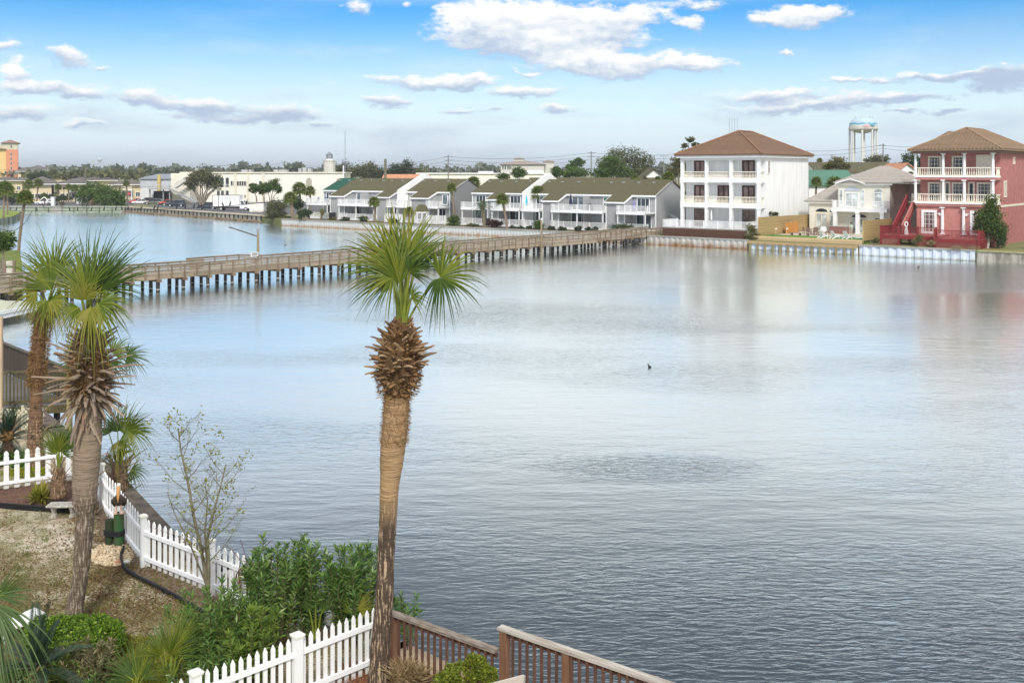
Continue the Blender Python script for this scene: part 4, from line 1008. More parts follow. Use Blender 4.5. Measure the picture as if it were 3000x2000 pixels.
t = shore('white_fence', 'long white terrace railing on both sides of the gazebo', 'fence', SP(1130, 3.8), 3.6)
railing(t, [(0, 0), (4.2, 0)], LZ, 1.5, white, .2, .06, 'rail_panel', 2, .12); railing(t, [(8.6, 0), (14.2, 0)], LZ, 1.5, white, .2, .06, 'rail_panel', 2, .12)
# ------------------------------------------------------------------ boardwalk across the lake
P0 = Vector((-30.3, 83.7, 0)); DB = Vector((.651, .759, 0)).normalized(); NBW = Vector((-DB.y, DB.x, 0)); T0 = -24.0
AB = math.atan2(DB.y, DB.x)
def BX(px, off=0):
    k = (px-1500)/F; p = P0+NBW*off; return (k*p.y-p.x)/(DB.x-k*DB.y)-T0
bw = thing('boardwalk', 'long weathered timber boardwalk on dark piles crossing the lake', 'boardwalk', P0+DB*T0, AB)
LB = BX(1932)+1.0; BWW = 2.4
bwood = leafmat('boardwalk_boards', [(.20, .15, .105), (.27, .215, .155), (.33, .275, .205), (.30, .26, .215), (.36, .285, .19)], 0, .9, .15)
bpost = mat('boardwalk_post_wood', (.28, .205, .14), .85, .35, 1.2, c2=(.16, .115, .08), stretch=(1, 1, .8))
fa, fb = BX(598, 2.4), BX(742, 2.4); na, nb = BX(1588), BX(1720)     # the two lookouts
mb = MB(); n = int(LB/.16)
mb.box(0, LB, 0, BWW, 1.30, 1.36); mb.box(fa, fb, BWW, BWW+2.2, 1.30, 1.36); mb.box(na, nb, -1.5, 0, 1.30, 1.36); mb.build('deck_boards', bwood, bw)
mb = MB()
for y in (-.06, BWW):
    for i in range(int(LB/3.6)+1): mb.box(i*3.6, min(LB, i*3.6+3.59), y, y+.06, 1.04+rnd.uniform(-.01, .01), 1.33)
mb.box(fa, fb, BWW+2.2, BWW+2.26, 1.04, 1.33); mb.box(na, nb, -1.56, -1.5, 1.04, 1.33); mb.box(nb, nb+.06, -1.5, -.06, 1.04, 1.33); mb.box(na-.06, na, -1.5, -.06, 1.04, 1.33)
mb.build('stringer', bwood, bw)
def brail(pts, name='rail'):
    mb = MB()
    for (x0, y0), (x1, y1) in zip(pts[:-1], pts[1:]):
        n_ = max(1, int(math.hypot(x1-x0, y1-y0)/2.4)); a, c = Vector((x0, y0, 0)), Vector((x1, y1, 0))
        for i in range(n_):
            p, q = a.lerp(c, i/n_), a.lerp(c, (i+.998)/n_)
            for z in (1.50, 1.71, 1.92, 2.10): mb.bar(p+Zv*(z+rnd.uniform(-.012, .012)), q+Zv*(z+rnd.uniform(-.012, .012)), .04, .125)
            mb.bar(p+Zv*2.2, q+Zv*2.2, .17, .045)
    return mb.build(name, bwood, bw)
brail([(0, -.02), (na, -.02), (na, -1.53), (nb, -1.53), (nb, -.02), (LB, -.02)])
brail([(0, BWW+.02), (fa, BWW+.02), (fa-.4, BWW+2.22), (fb, BWW+2.22), (fb+.9, BWW+.02), (LB, BWW+.02)])
posts = []
i = 0; x = .3
while x < LB:
    if not (na-.1 < x < nb+.1): posts.append((x, -.11, i % 2))
    x += 1.2; i += 1
for j in range(4): posts.append((na+j*(nb-na)/3, -1.61, j % 2))
seen = [p for p in posts if p[0] > 9.0][:60]
for x, y, odd in seen:
    mb = MB(); mb.box(x-.06, x+.06, y-.045, y+.04, .84 if odd else 1.0, 2.18); mb.build('railing_post', bpost, bw)
rest = MB()
for x, y, odd in posts:
    if (x, y, odd) not in seen: rest.box(x-.06, x+.06, y-.045, y+.04, 1.0, 2.18)
x = .3
while x < LB:
    if not (fa < x < fb): rest.box(x-.06, x+.06, BWW+.05, BWW+.13, 1.0, 2.18)
    x += 1.2
for j in range(5): rest.box(fa+j*(fb-fa)/4-.06, fa+j*(fb-fa)/4+.06, BWW+2.25, BWW+2.33, 1.0, 2.18)
tag(rest.build('far_railing_posts', bpost, bw), kind='stuff')
x = 1.5; npile = 0; piles2 = MB(); tide = MB()
while x < LB-.4:
    mb = MB(); mb.box(x-.11, x+.11, -.4, BWW+.4, .82, 1.04); mb.build('cross_beam', bpost, bw)
    for y in (.05, BWW*.5, BWW-.05):
        yy = y+rnd.uniform(-.12, .12); r_ = rnd.uniform(.13, .165)
        tgt = MB() if npile < 96 else piles2
        tgt.tube([(x+rnd.uniform(-.05, .05), yy, -1.0), (x, yy, .83)], r_, 9)
        if tgt is not piles2: tgt.build('pile', wood_pile, bw)
        tide.tube([(x, yy, .17), (x, yy, .25)], r_+.012, 9, False); npile += 1
    x += 2.4
for xa, xb, y in ((fa, fb, BWW+2.0), (na, nb, -1.3)):
    for j in range(3): piles2.tube([(xa+(xb-xa)*j/2, y, -1), (xa+(xb-xa)*j/2, y, 1.04)], .14, 9)
tag(piles2.build('lookout_piles', wood_pile, bw), kind='stuff')
tide.build('tide_ring', mat('barnacle_white', (.45, .44, .40), .95, .4, 9), bw)
def blampp(px, off, ytop, ybase, lab, arm):
    t_ = BX(px, off); p = P0+DB*(t_+T0)+NBW*off; zt = H-(ytop-HZ)*p.y/F
    t = thing('lamp_post', lab, 'lamp post', p)
    mb = MB(); mb.tube([(0, 0, -1), (0, 0, zt)], [.15, .11], 9); mb.build('pole', mat('pole_wood', (.27, .215, .14), .85, .3, 2, stretch=(3, 3, .6)), t)
    if arm:
        mb = MB(); mb.bar((0, 0, zt-.35), (-2.0, -.3, zt+.35), .13, .13); mb.bar((-2.05, -.3, zt+.37), (-2.6, -.38, zt+.55), .24, .12); mb.build('lamp_arm', mat('dark_arm', (.12, .12, .12)), t)
        mb = MB(); mb.ball((0, 0, zt+.25), (.14, .14, .3), 8, 6); mb.build('post_top', grey, t)
    else:
        mb = MB(); mb.lathe([(.13, zt), (.13, zt+.08), (0, zt+.3)], n=9); mb.build('pole_cap', mat('pale_cap', (.6, .6, .58)), t)
blampp(756, 2.75, 682, 800, 'grey lamp post with a slanting arm beside the boardwalk lookout', True)
blampp(1586, -.35, 645, 735, 'bare wooden pole with pale cap standing at the near boardwalk rail', False)
p = P0+DB*(BX(746, 2.3)+T0)+NBW*2.34
t = thing('sign', 'small white notice on the far rail of the boardwalk beside the lamp post', 'sign', p, AB)
mb = MB(); mb.box(-.42, .42, -.03, 0, 2.12, 2.52); mb.build('board', white, t)
mb = MB(); [mb.box(-.32, .32, -.036, -.03, z, z+.05) for z in (2.2, 2.3, 2.4)]; mb.build('lettering', dark, t)
mb = MB(); mb.box(-.04, .04, 0, .05, 1.5, 2.5); mb.build('stake', bpost, t)

# ------------------------------------------------------------------ left bank close by
mb = MB(); mb.prism([(-90, 77.95), (-37.9, 77.95), (-41.3, 86.5), (-56.2, 117), (-90, 118)], -1, 1.0); tag(mb.build('left_bank', MATS['lawn']), kind='structure')
t = thing('seawall', 'short white corrugated seawall with dark posts behind the left palms', 'seawall', (0, 0, 0))
mb = MB()
for i in range(40):
    x = -57+i*.47; mb.box(x, x+.3, 77.75, 77.9, -.5, .95); mb.box(x+.3, x+.47, 77.6, 77.75, -.5, .95)
mb.build('sheet_piling', steel, t)
mb = MB(); mb.box(-57, -37.8, 77.5, 78.2, .95, 1.08); mb.build('cap', white, t)
for px in (30, 40, 55):
    p = A(px, 760, 77); mb = MB(); mb.tube([(p.x, 77.2, -1), (p.x, 77.2, 2.0)], .17, 8); mb.build('mooring_post', mat('brown_post', (.16, .11, .085), .9, .3, 3), t)
p = A(28, 742, 80); t = thing('wooden_gate', 'small gate of three pale boards on brown posts at the left bank', 'gate', (p.x, 80, 1.0))
for x in (-.35, .35): mb = MB(); mb.box(x-.09, x+.09, -.09, .09, 0, 2.0); mb.build('post', bpost, t)
for z in (.5, 1.05, 1.6): mb = MB(); mb.box(-.26, .26, -.03, .03, z, z+.38); mb.build('board', mat('pale_boards', (.55, .5, .45), .8), t)
# covered boat / lift with white beams
bo = thing('boat_lift', 'white railed boat lift platform under a pale green tarp left of the boardwalk', 'boat lift', (-33.3, 66.6, 0), R(82))
for z0, z1, y in ((.62, .86, 0), (.34, .57, .05)):
    mb = MB(); mb.box(-9, 5.05, y, y+.12, z0, z1); mb.box(4.95, 5.07, y+.121, 3.6, z0, z1); mb.build('side_beam', white, bo)
mb = MB(); mb.box(-9, 4.9, .13, 3.5, .60, .80); mb.build('platform', mat('pale_platform', (.50, .52, .48), .8), bo)
mb = MB(); vs = []; nx_ = 15
for i in range(nx_):
    for k in range(8): x = -8.6+13.1*i/(nx_-1); y = .2+3.2*k/7; vs.append((x, y, .84+.62*math.sin(math.pi*k/7)**.6*(.75+.25*math.sin(i*1.3))*min(1, .35+.25*min(i, nx_-1-i))))
mb.add(vs, [(i*8+k, i*8+k+1, i*8+k+9, i*8+k+8) for i in range(nx_-1) for k in range(7)]); mb.build('tarp', mat('pale_green_tarp', (.36, .42, .34), .8, .25, 1.5, c2=(.46, .44, .34)), bo, True)
for x in (-6, -1, 4.6):
    for y in (.4, 3.2): mb = MB(); mb.tube([(x, y, -1), (x, y, .6)], .13, 8); mb.build('pile', wood_pile, bo)

# ------------------------------------------------------------------ left spit
mb = MB(); sp_ = [G(-60, 659, 0), G(0, 657, 0), G(40, 652, 0), G(67, 638, 0), G(60, 634, 0), G(0, 627, 0), G(-60, 622, 0)]
mb.prism([P2(v) for v in sp_], -.6, 1.0); tag(mb.build('grass_spit', mat('spit_grass', (.20, .26, .04), .95, .3, .5)), kind='structure')
t = thing('bulkhead', 'low green grey bulkhead with timber posts round the grass spit', 'bulkhead', (0, 0, 0))
mb = MB(); 
for a, b_ in zip(sp_[:4], sp_[1:5]):
    mb.bar((a.x, a.y-.25, .3), (b_.x, b_.y-.25, .3), .2, 1.6)
mb.build('panel', mat('algae_panel', (.30, .34, .28), .9, .4, .5, c2=(.10, .12, .08)), t)
for a, b_ in zip(sp_[:4], sp_[1:5]):
    Lx = (b_-a).length
    for i in range(int(Lx/2.2)+1):
        q = a+(b_-a)*(i*2.2/Lx); mb = MB(); mb.box(q.x-.15, q.x+.15, q.y-.65, q.y-.4, -.6, 1.15); mb.build('post', wood_pile, t)

# ------------------------------------------------------------------ far left bulkheads
def bulkhead(label, px0, y0, px1, y1, m, step, top, pm, htop=1.2, pw=.14):
    a, b_ = G(px0, y0, 0), G(px1, y1, 0); t = thing('bulkhead', label, 'bulkhead', (0, 0, 0)); d = (b_-a); Lx = d.length
    off = Vector((0, -.5, 0))
    mb = MB(); mb.bar(a+off+Zv*.25, b_+off+Zv*.25, .3, 1.9); mb.build('panel', m, t)
    mb = MB(); mb.bar(a+off+Zv*(htop+.1), b_+off+Zv*(htop+.1), .9, .2); mb.build('cap', top, t)
    n = min(95, int(Lx/step))
    for i in range(n+1):
        q = a+off+d*(i/n); mb = MB(); mb.box(q.x-pw, q.x+pw, q.y-.45, q.y-.16, -.5, htop+.05); mb.build('post', pm, t)
sandcap = mat('sandy_cap', (.50, .43, .32), .95, .25, 1)
bulkhead('long timber bulkhead with dark posts below the parking lot', 372, 620.5, 768, 650, mat('grimy_concrete', (.44, .44, .38), .9, .35, .5, c2=(.20, .19, .14)), 1.9, sandcap, wood_pile)
bulkhead('green tinted bulkhead with thin posts along the far left lawn', -40, 620, 369, 620, mat('green_concrete', (.38, .42, .33), .9, .3, .5, c2=(.20, .24, .17)), 3.2, mat('pale_green_cap', (.42, .44, .36), .9), mat('thin_post', (.13, .14, .10)), 1.2, .09)
t = thing('retaining_block', 'pale concrete outfall block in the far left bulkhead', 'block', (0, 0, 0)); a = G(161, 622, 0); b_ = G(188, 622, 0)
mb = MB(); mb.box(a.x, b_.x, a.y-1.6, a.y-1.0, -.4, 1.4); mb.build('block', concr, t); mb = MB(); mb.box(a.x-.2, b_.x+.2, a.y-1.8, a.y-.9, 1.4, 1.6); mb.build('coping', concr, t)
# rubble at the waterline
P = []
for i in range(900):
    f = rnd.random(); a = G(372, 620.5, 0); b_ = G(768, 650, 0); q = a+(b_-a)*f; P.append((q.x+rnd.uniform(-.3, .3), q.y-1.0-rnd.random()*1.6, rnd.uniform(-.05, .25)))
mb = MB()
for q in P: r_ = rnd.uniform(.12, .42); mb.ball(q, (r_*1.3, r_, r_*.6), 5, 3)
tag(mb.build('shore_rubble', mat('brown_rubble', (.27, .20, .14), .95, .4, .8, c2=(.10, .085, .05))), 'brown rubble stones piled along the foot of the long timber bulkhead', 'rubble', kind='stuff')

# ------------------------------------------------------------------ buildings at the far left
roof_g = mat('grey_brown_shingles', (.130, .115, .105), .95, .2, .6)
yel = mat('yellow_stucco', (.66, .55, .36), .85, .08, .5)
def condo(label, px0, px1, ye, yr, Y, depth=14, over=1.0, wins=4, balc=False, m=yel, base=LZ):
    x0, x1 = A(px0, 505, Y).x, A(px1, 505, Y).x; ze, zr = A(0, ye, Y).z, A(0, yr, Y+depth/2).z
    t = thing('apartment_building', label, 'apartment building', ((x0+x1)/2, Y, 0), math.atan2(-(x0+x1)/2, Y)*.9); w_ = (x1-x0)/2
    mb = MB(); mb.box(-w_, w_, 0, depth, base-.3, ze); mb.build('wall', m, t)
    mb = MB(); mb.box(-w_-over, w_+over, -over, depth+over, ze, ze+.3); mb.build('fascia', white, t)
    hip_roof(t, -w_-over-.1, w_+over+.1, -over-.1, depth+over+.1, ze+.5, max(.5, zr-ze-.5), roof_g)
    for i in range(wins):
        for z in (base+1.0, base+4.1):
            if z+1.6 > ze: continue
            x = -w_+(i+.5)*2*w_/wins; winlocal(t, (x-.7, 0, z), (1, 0, 0), (0, -1, 0), 1.4, 1.5, white, pane_dark, 2, 1, .12)
    if balc:
        mb = MB(); mb.box(-w_*.35, w_*.35, -2.2, -.004, base+2.9, base+3.1); bo_ = mb.build('balcony', white, t); railing(bo_, [(-w_*.35, -.1), (-w_*.35, -2.1), (w_*.35, -2.1), (w_*.35, -.1)], base+3.1, 1.0, white, .35, .08)
        for x in (-w_*.34, w_*.34): mb = MB(); mb.box(x-.12, x+.12, -2.15, -1.9, base-.2, base+2.9); mb.build('post', white, t)
    return t
condo('yellow apartment house with grey hip roof behind the first left palms', 88, 148, 541, 517, 300, 22, 1.2, 4)
condo('yellow apartment house with white balcony left of the big green bushes', 178, 258, 540, 524, 305, 20, 1.2, 5, True)
condo('yellow apartment house partly hidden between the bushes and the white warehouse', 332, 412, 542, 526, 325, 20, 1.2, 4, True)
condo('upper yellow apartment house with railed balcony seen above the other roofs', 140, 205, 518, 506, 420, 20, 1.5, 5, True, base=2.5)
condo('long low grey roofed apartment house behind the bushes', 215, 330, 530, 512, 400, 24, 1.5, 6, base=2)
condo('distant grey roofed house at the left below the orange tower', -40, 60, 530, 518, 400, 24, 1.5, 5, base=2)
condo('brown roofed hall right of the orange tower', 55, 100, 503, 489, 560, 20, 1.5, 4, base=2)
condo('tall brown roofed hall behind the low hall near the tower', 78, 138, 500, 484, 600, 26, 1.5, 0, base=2)
# orange and yellow tower
Y = 600; x0, x1 = A(-60, 0, Y).x, A(53, 0, Y).x; xm = A(21, 0, Y).x
tw = thing('apartment_tower', 'tall orange and yellow apartment tower at the left edge', 'tower block', (x0-6.5, Y+8, 0), R(25))
zt = A(0, 418, Y).z; zo = A(0, 437, Y).z
mb = MB(); mb.box(0, xm-x0, 0, 20, 1, zo); mb.build('yellow_wall', mat('tower_yellow', (.75, .53, .22), .85, .05, .2), tw)
mb = MB(); mb.box(xm-x0+.01, x1-x0, -.5, 20, 1, zo); mb.build('orange_wall', mat('tower_orange', (.68, .27, .15), .85, .05, .2), tw)
mb = MB(); mb.box(3, xm-x0, .5, 19.5, zo+.01, zt-.8); mb.box(xm-x0-2, x1-x0, -.5, 20, zo+.02, zt); mb.build('top_wall', mat('tower_cream', (.60, .55, .40), .85), tw)
roof_t = mat('tower_roof', (.26, .15, .11), .9); hip_roof(tw, xm-x0-3, x1-x0+1.2, -1.6, 21, zt+.3, 2.0, roof_t); hip_roof(tw, -3, xm-x0+.2, -1.5, 10, zo+.4, 1.6, roof_t, 'low_roof')
for i in range(7): winlocal(tw, (xm-x0+2.3, -.5, 3+(zo-5)*i/6.6), (1, 0, 0), (0, -1, 0), 1.1, 1.9, mat('tower_frame', (.5, .42, .36)), pane_dark, 1, 1, .25)
winlocal(tw, (xm-x0+2.3, -.5, zo+1.0), (1, 0, 0), (0, -1, 0), 1.1, 2.0, MATS['tower_frame'], pane_dark, 1, 1, .25)
for i in range(8):
    z = 3+(zo-5)*i/8; mb = MB(); mb.box(2, xm-x0-6, -1.6, -.01, z, z+.3); o = mb.build('balcony', cream, tw); mb = MB(); mb.box(2.2, xm-x0-6.2, -.02, -.006, z+.31, z+2.4); mb.build('balcony_glazing', pane_dark, o)
    mb = MB(); [mb.box(2+k*.8, 2.1+k*.8, -1.6, -1.5, z+.3, z+1.3) for k in range(int((xm-x0-8)/.8))]; mb.box(2, xm-x0-6, -1.6, -1.5, z+1.3, z+1.4); mb.build('balcony_railing', dark, o)
# far water towers
Y = 2200; t = thing('water_tower', 'distant pale golf ball water tower on a single stem', 'water tower', A(292, 492, Y))
k = Y/F; mb = MB(); mb.ball((0, 0, 24*k), (6.8*k, 6.8*k, 6.5*k), 18, 12); mb.build('tank', mat('far_tank', (.46, .50, .55), .5), t)
mb = MB(); mb.lathe([(3.2*k, -12*k), (1.7*k, -5*k), (1.6*k, 14*k), (3.5*k, 19*k)], n=14); mb.build('stem', MATS['far_tank'], t)
mb = MB(); mb.tube([(0, 0, 30*k), (0, 0, 35*k)], .3, 5); mb.build('aerial', MATS['far_tank'], t)
t = thing('domed_hall', 'distant pale grey dome just above the tree line at left', 'dome', A(191, 498, 1500)); k = .5
mb = MB(); mb.lathe([(9.5*k, -2), (9.5*k, 3*k), (7*k, 8*k), (3.5*k, 11*k), (0, 13*k)], n=20); mb.build('dome', mat('far_dome', (.32, .37, .42), .6), t)
mb = MB(); mb.lathe([(10*k, -6), (10*k, -2)], n=20); mb.build('drum', MATS['far_dome'], t)

# white warehouse and the long cream building
Y = 292; wx = lambda px: A(px, 0, Y).x; wz = lambda py: A(0, py, Y).z
tin = bandmat('white_tin', (.62, .62, .60), (.46, .46, .45), .7, 0, .7, .1, .12, .4, .2); tin2 = bandmat('grey_tin', (.44, .46, .48), (.34, .36, .38), .7, 0, .7, .1, .12, .4, .2)
t = thing('warehouse', 'white and grey tin warehouse with outside stairs behind the parked cars', 'warehouse', (wx(412), Y, 0)); ww = wx(502)-wx(412)
mb = MB(); mb.box(0, ww, 0, 16, 1, wz(548)); mb.build('lower_wall', tin, t)
mb = MB(); mb.box(-.1, ww, -.15, 16, wz(548), wz(526)); mb.build('upper_wall', tin2, t)
mb = MB(); mb.xprism([(-.6, wz(526)+.05), (-.6, wz(526)+.3), (16, wz(516)+.6), (16, wz(526)+.05)], -.5, ww+.2); mb.build('roof', mat('slate_tin', (.23, .25, .28), .7), t)
mb = MB(); mb.box(ww+.01, ww+wx(558)-wx(502), -.6, 20, 1, wz(508)); mb.build('tall_wall', mat('cream_render', (.70, .65, .53), .85, .1, .3), t)
mb = MB(); mb.tube([(wx(468)-wx(412), -.6, wz(560)), (wx(468)-wx(412), -.6, wz(512))], .5, 10); mb.build('vent_pipe', mat('yellow_pipe', (.55, .42, .16), .6), t)
sx = wx(520)-wx(412)
mb = MB(); mb.bar((sx-7, -3, 5.2), (sx-1, -3, 5.2), 2.4, .25); mb.bar((sx-1, -3, 5.1), (sx+6.5, -3, 1.4), 2.2, .3); mb.bar((sx+.5, -3, 5.4), (sx+4, -3, 7.6), 1.6, .25); mb.build('stair', grey, t)
for a, b_ in (((sx-7, -4.1, 5.3), (sx-1, -4.1, 5.3)), ((sx-1, -4.1, 5.3), (sx+6.5, -4.1, 1.5)), ((sx+.5, -4, 5.5), (sx+4, -4, 7.7))):
    mb = MB(); a, b_ = Vector(a), Vector(b_); mb.bar(a+Zv*1.1, b_+Zv*1.1, .12, .12)
    for i in range(15): q = a+(b_-a)*(i/14); mb.bar(q, q+Zv*1.1, .07, .07)
    mb.build('stair_railing', mat('galvanized_rail', (.48, .49, .50), .5), t)
for x in (sx-6.8, sx-3, sx-1.2): mb = MB(); mb.box(x-.15, x+.15, -3.2, -2.9, 1, 5.1); mb.build('stair_post', grey, t)
mb = MB(); mb.box(sx-6.5, sx-1.5, -1, -.61, 1.2, 4.6); mb.build('loading_bay', dark, t)

Y = 300; cb = thing('long_building', 'long two storey cream building with cornice, slit windows and arched openings', 'building', (wx(560), Y, 0))
bx = lambda px: A(px, 0, Y).x-wx(560); bz = lambda py: A(0, py, Y).z
ang = 0
crm = mat('cream_wall', (.80, .765, .67), .85, .06, .25)
mb = MB(); mb.box(bx(530), bx(1008), 0, 12, 1, bz(508)); mb.build('wall', crm, cb)
mb = MB(); mb.box(bx(530)-.3, bx(1008)+.4, -.35, 12.3, bz(508)+.01, bz(504)); mb.build('cornice', mat('cornice', (.70, .64, .51), .85), cb)
for px in (690, 727, 771): mb = MB(); mb.box(bx(px)-.35, bx(px)+.35, -.25, -.003, 1, bz(509)); mb.build('downpipe', MATS['cornice'], cb)
def archop(px, pw, y0, y1, gm, nm='arched_opening'):
    x = bx(px); w_ = pw*Y/F/2; z0, z1 = bz(y0), bz(y1); mb = MB()
    mb.yprism([(x+w_*math.cos(math.pi*i/10), z1-w_+w_*math.sin(math.pi*i/10)) for i in range(11)]+[(x-w_, z0), (x+w_, z0)], -.05, -.01); return mb.build(nm, gm, cb)
o = archop(666, 9, 548, 520, pane_dark); archop(651, 9, 548, 520, pane_dark)
shade = mat('recess_shade', (.42, .38, .30), .9)  # darker cream puts the shade of the recesses into the colour
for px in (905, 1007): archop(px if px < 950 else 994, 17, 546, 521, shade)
mb = MB(); [mb.box(bx(650)-.8+k*.45, bx(650)-.74+k*.45, -.3, -.25, bz(549), bz(541)) for k in range(9)]; mb.box(bx(650)-1, bx(672), -.34, -.22, bz(541), bz(540)); mb.build('juliet_railing', white, cb)
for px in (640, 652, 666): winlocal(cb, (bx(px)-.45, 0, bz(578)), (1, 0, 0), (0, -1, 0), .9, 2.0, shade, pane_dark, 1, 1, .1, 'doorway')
for px in (679, 687, 697, 704, 711, 718, 725, 762, 768): winlocal(cb, (bx(px)-.35, 0, bz(545)), (1, 0, 0), (0, -1, 0), .7, 1.5, crm, pane_dark, 1, 1, .08)
for px in (686, 696, 718): winlocal(cb, (bx(px)-.25, 0, bz(580)), (1, 0, 0), (0, -1, 0), .5, 1.0, crm, pane_dark, 1, 1, .08)
for px, w_, h_ in ((556, 20, 12), (690, 10, 7), (700, 10, 7), (712, 8, 7), (790, 14, 7), (806, 14, 7), (818, 10, 7), (862, 10, 11), (876, 12, 13), (890, 10, 11)):
    mb = MB(); mb.box(bx(px)-w_*.05, bx(px)+w_*.05, 8, 11, bz(504)+.01, bz(504)+h_*.1); mb.build('rooftop_unit', mat('rooftop_grey', (.36, .37, .38), .6, .25, 1), cb)
Y = 335; t = thing('bell_tower', 'small white lighthouse style tower with open lantern behind the cream building', 'tower', A(965, 520, Y)); k = Y/F
mb = MB(); mb.lathe([(19*k, -4), (16.5*k, 47*k), (18.5*k, 48*k), (18.5*k, 50*k), (0, 50*k)], n=8); mb.build('shaft', mat('tower_white', (.60, .58, .53), .8), t)
mb = MB(); mb.lathe([(10*k, 50*k), (10*k, 54*k), (0, 54*k)], n=8); mb.build('lantern_base', white, t)
for i in range(8): a = 2*math.pi*i/8; mb = MB(); mb.tube([(9*k*math.cos(a), 9*k*math.sin(a), 54*k), (9*k*math.cos(a), 9*k*math.sin(a), 66*k)], .14, 5); mb.build('lantern_post', grey, t)
mb = MB(); mb.lathe([(10.5*k, 65.5*k), (10.5*k, 66.5*k), (1*k, 75*k), (0, 76*k)], n=8); mb.build('lantern_roof', mat('slate', (.20, .21, .24), .7), t)
t = thing('concrete_block', 'white block wall shed at the shore beside the box truck', 'shed', G(752, 622, LZ))
mb = MB(); mb.box(-1.6, 1.5, 0, 3, 0, 2.0); mb.build('wall', stained('stained_white_render', (.74, .72, .66), (.40, .36, .30), 0, .5), t)
mb = MB(); mb.box(-1.7, 1.6, -.08, 3.1, 2.0, 2.12); mb.build('coping', concr, t)
# ------------------------------------------------------------------ cars and truck
def carpaint(n, c): 
    m_ = mat('car_paint_'+n, c, .25, .05, 2, spec=.6); return m_
tyre = mat('tyre_rubber', (.018, .018, .018), .8, .2, 9); rimm = mat('alloy_rim', (.50, .51, .52), .35, .1, 9, spec=.6)
lampw = mat('headlamp', (.7, .7, .68), .2); lampr = mat('tail_lamp', (.35, .02, .02), .3)
def loft(mb, st):
    o = len(mb.v); k = len(st[0])
    for s_ in st: mb.v += [tuple(v) for v in s_]
    for i in range(len(st)-1):
        for j in range(k):
            mb.f.append((o+i*k+j, o+i*k+(j+1) % k, o+(i+1)*k+(j+1) % k, o+(i+1)*k+j)); mb.m.append(mb.k)
    mb.f.append(tuple(o+j for j in reversed(range(k)))); mb.m.append(mb.k); e = o+(len(st)-1)*k; mb.f.append(tuple(e+j for j in range(k))); mb.m.append(mb.k)
def wheel(t, x, y, r, wd):
    mb = MB(); mb.tube([(x, y-wd/2, r), (x, y-wd/2+.02, r), (x, y+wd/2-.02, r), (x, y+wd/2, r)], [r*.93, r, r, r*.93], 16); o = mb.build('wheel', tyre, t)
    mb = MB(); s_ = 1 if y > 0 else -1; mb.tube([(x, y+s_*wd*.45, r), (x, y+s_*(wd/2+.012), r)], [r*.66, r*.6], 12); mb.build('rim', rimm, o)
def car(label, px, py, Lc, paint, suv, rot, cat='car'):
    p = G(px, py, LZ+.02); t = thing('parked_car', label, cat, p, R(rot), 'cars in the parking lot' if px > 385 else None)
    hw = .9; bt = .98 if suv else .86; rf = 1.68 if suv else 1.43; h = Lc/2
    def sec(x, w_, zb, zt): return [(x, -w_, zb+.1), (x, -w_*.94, zb), (x, w_*.94, zb), (x, w_, zb+.1), (x, w_, zt-.14), (x, w_*.9, zt), (x, -w_*.9, zt), (x, -w_, zt-.14)]
    mb = MB(); loft(mb, [sec(-h, hw*.82, .42, bt-.08), sec(-h+.15, hw*.95, .3, bt), sec(-h*.4, hw, .24, bt), sec(h*.25, hw, .24, bt), sec(h*.5, hw*.97, .24, bt-.04), sec(h-.22, hw*.9, .28, bt-.16), sec(h, hw*.74, .4, bt-.3)])
    mb.build('body', paint, t, True)
    xr0, xr1 = (-h+.12, -h+.55) if suv else (-h+.55, -h*.38); xf1, xf0 = h*.10, h*.48
    def cab(x, w_, z): return [(x, -w_, z), (x, w_, z)]
    mb = MB(); lo = [(xr0, -hw*.88, bt-.02), (xf0, -hw*.86, bt-.05), (xf0, hw*.86, bt-.05), (xr0, hw*.88, bt-.02)]; hi = [(xr1, -hw*.70, rf-.06), (xf1, -hw*.70, rf-.06), (xf1, hw*.70, rf-.06), (xr1, hw*.70, rf-.06)]
    mb.add(lo+hi, [(0, 1, 5, 4), (1, 2, 6, 5), (2, 3, 7, 6), (3, 0, 4, 7), (4, 5, 6, 7)]); mb.build('windows', pane_dark, t)
    mb = MB(); loft(mb, [[(xr1-.04, -hw*.72, rf-.07), (xr1-.04, hw*.72, rf-.07), (xr1-.02, hw*.6, rf-.02), (xr1-.02, -hw*.6, rf-.02)], [(0, -hw*.73, rf-.05), (0, hw*.73, rf-.05), (0, hw*.62, rf+.02), (0, -hw*.62, rf+.02)], [(xf1+.04, -hw*.72, rf-.08), (xf1+.04, hw*.72, rf-.08), (xf1, hw*.6, rf-.02), (xf1, -hw*.6, rf-.02)]])
    for s_ in (-1, 1):
        for a, b_ in (((xr0, hw*.885*s_, bt-.03), (xr1, hw*.71*s_, rf-.05)), ((xf0, hw*.865*s_, bt-.05), (xf1, hw*.71*s_, rf-.05)), (((xr1+xf1)/2, hw*.88*s_, bt-.02), ((xr1+xf1)/2, hw*.715*s_, rf-.05))): mb.bar(a, b_, .07, .05)
    mb.build('roof', paint, t)
    for x in (-h*.60, h*.62):
        for y in (-hw+.08, hw-.08): wheel(t, x, y, .34 if suv else .31, .22)
    for y in (-.55, .55):
        mb = MB(); mb.ball((h-.16, y, bt-.30), (.12, .18, .07), 8, 5); mb.build('headlight', lampw, t); mb = MB(); mb.ball((-h+.08, y, bt-.22), (.06, .16, .09), 8, 5); mb.build('taillight', lampr, t)
    return t
car('dark navy car nearest the water in the parking lot, rightmost of the parked row', 517, 606, 4.5, carpaint('navy', (.022, .03, .05)), True, 184)
car('grey green estate car with silver wheels in the parked row', 450, 600, 4.9, carpaint('sage', (.12, .13, .115)), True, 182)
car('white sedan between the red car and the grey estate car', 410, 598.5, 4.4, carpaint('white', (.72, .72, .72)), False, 205)
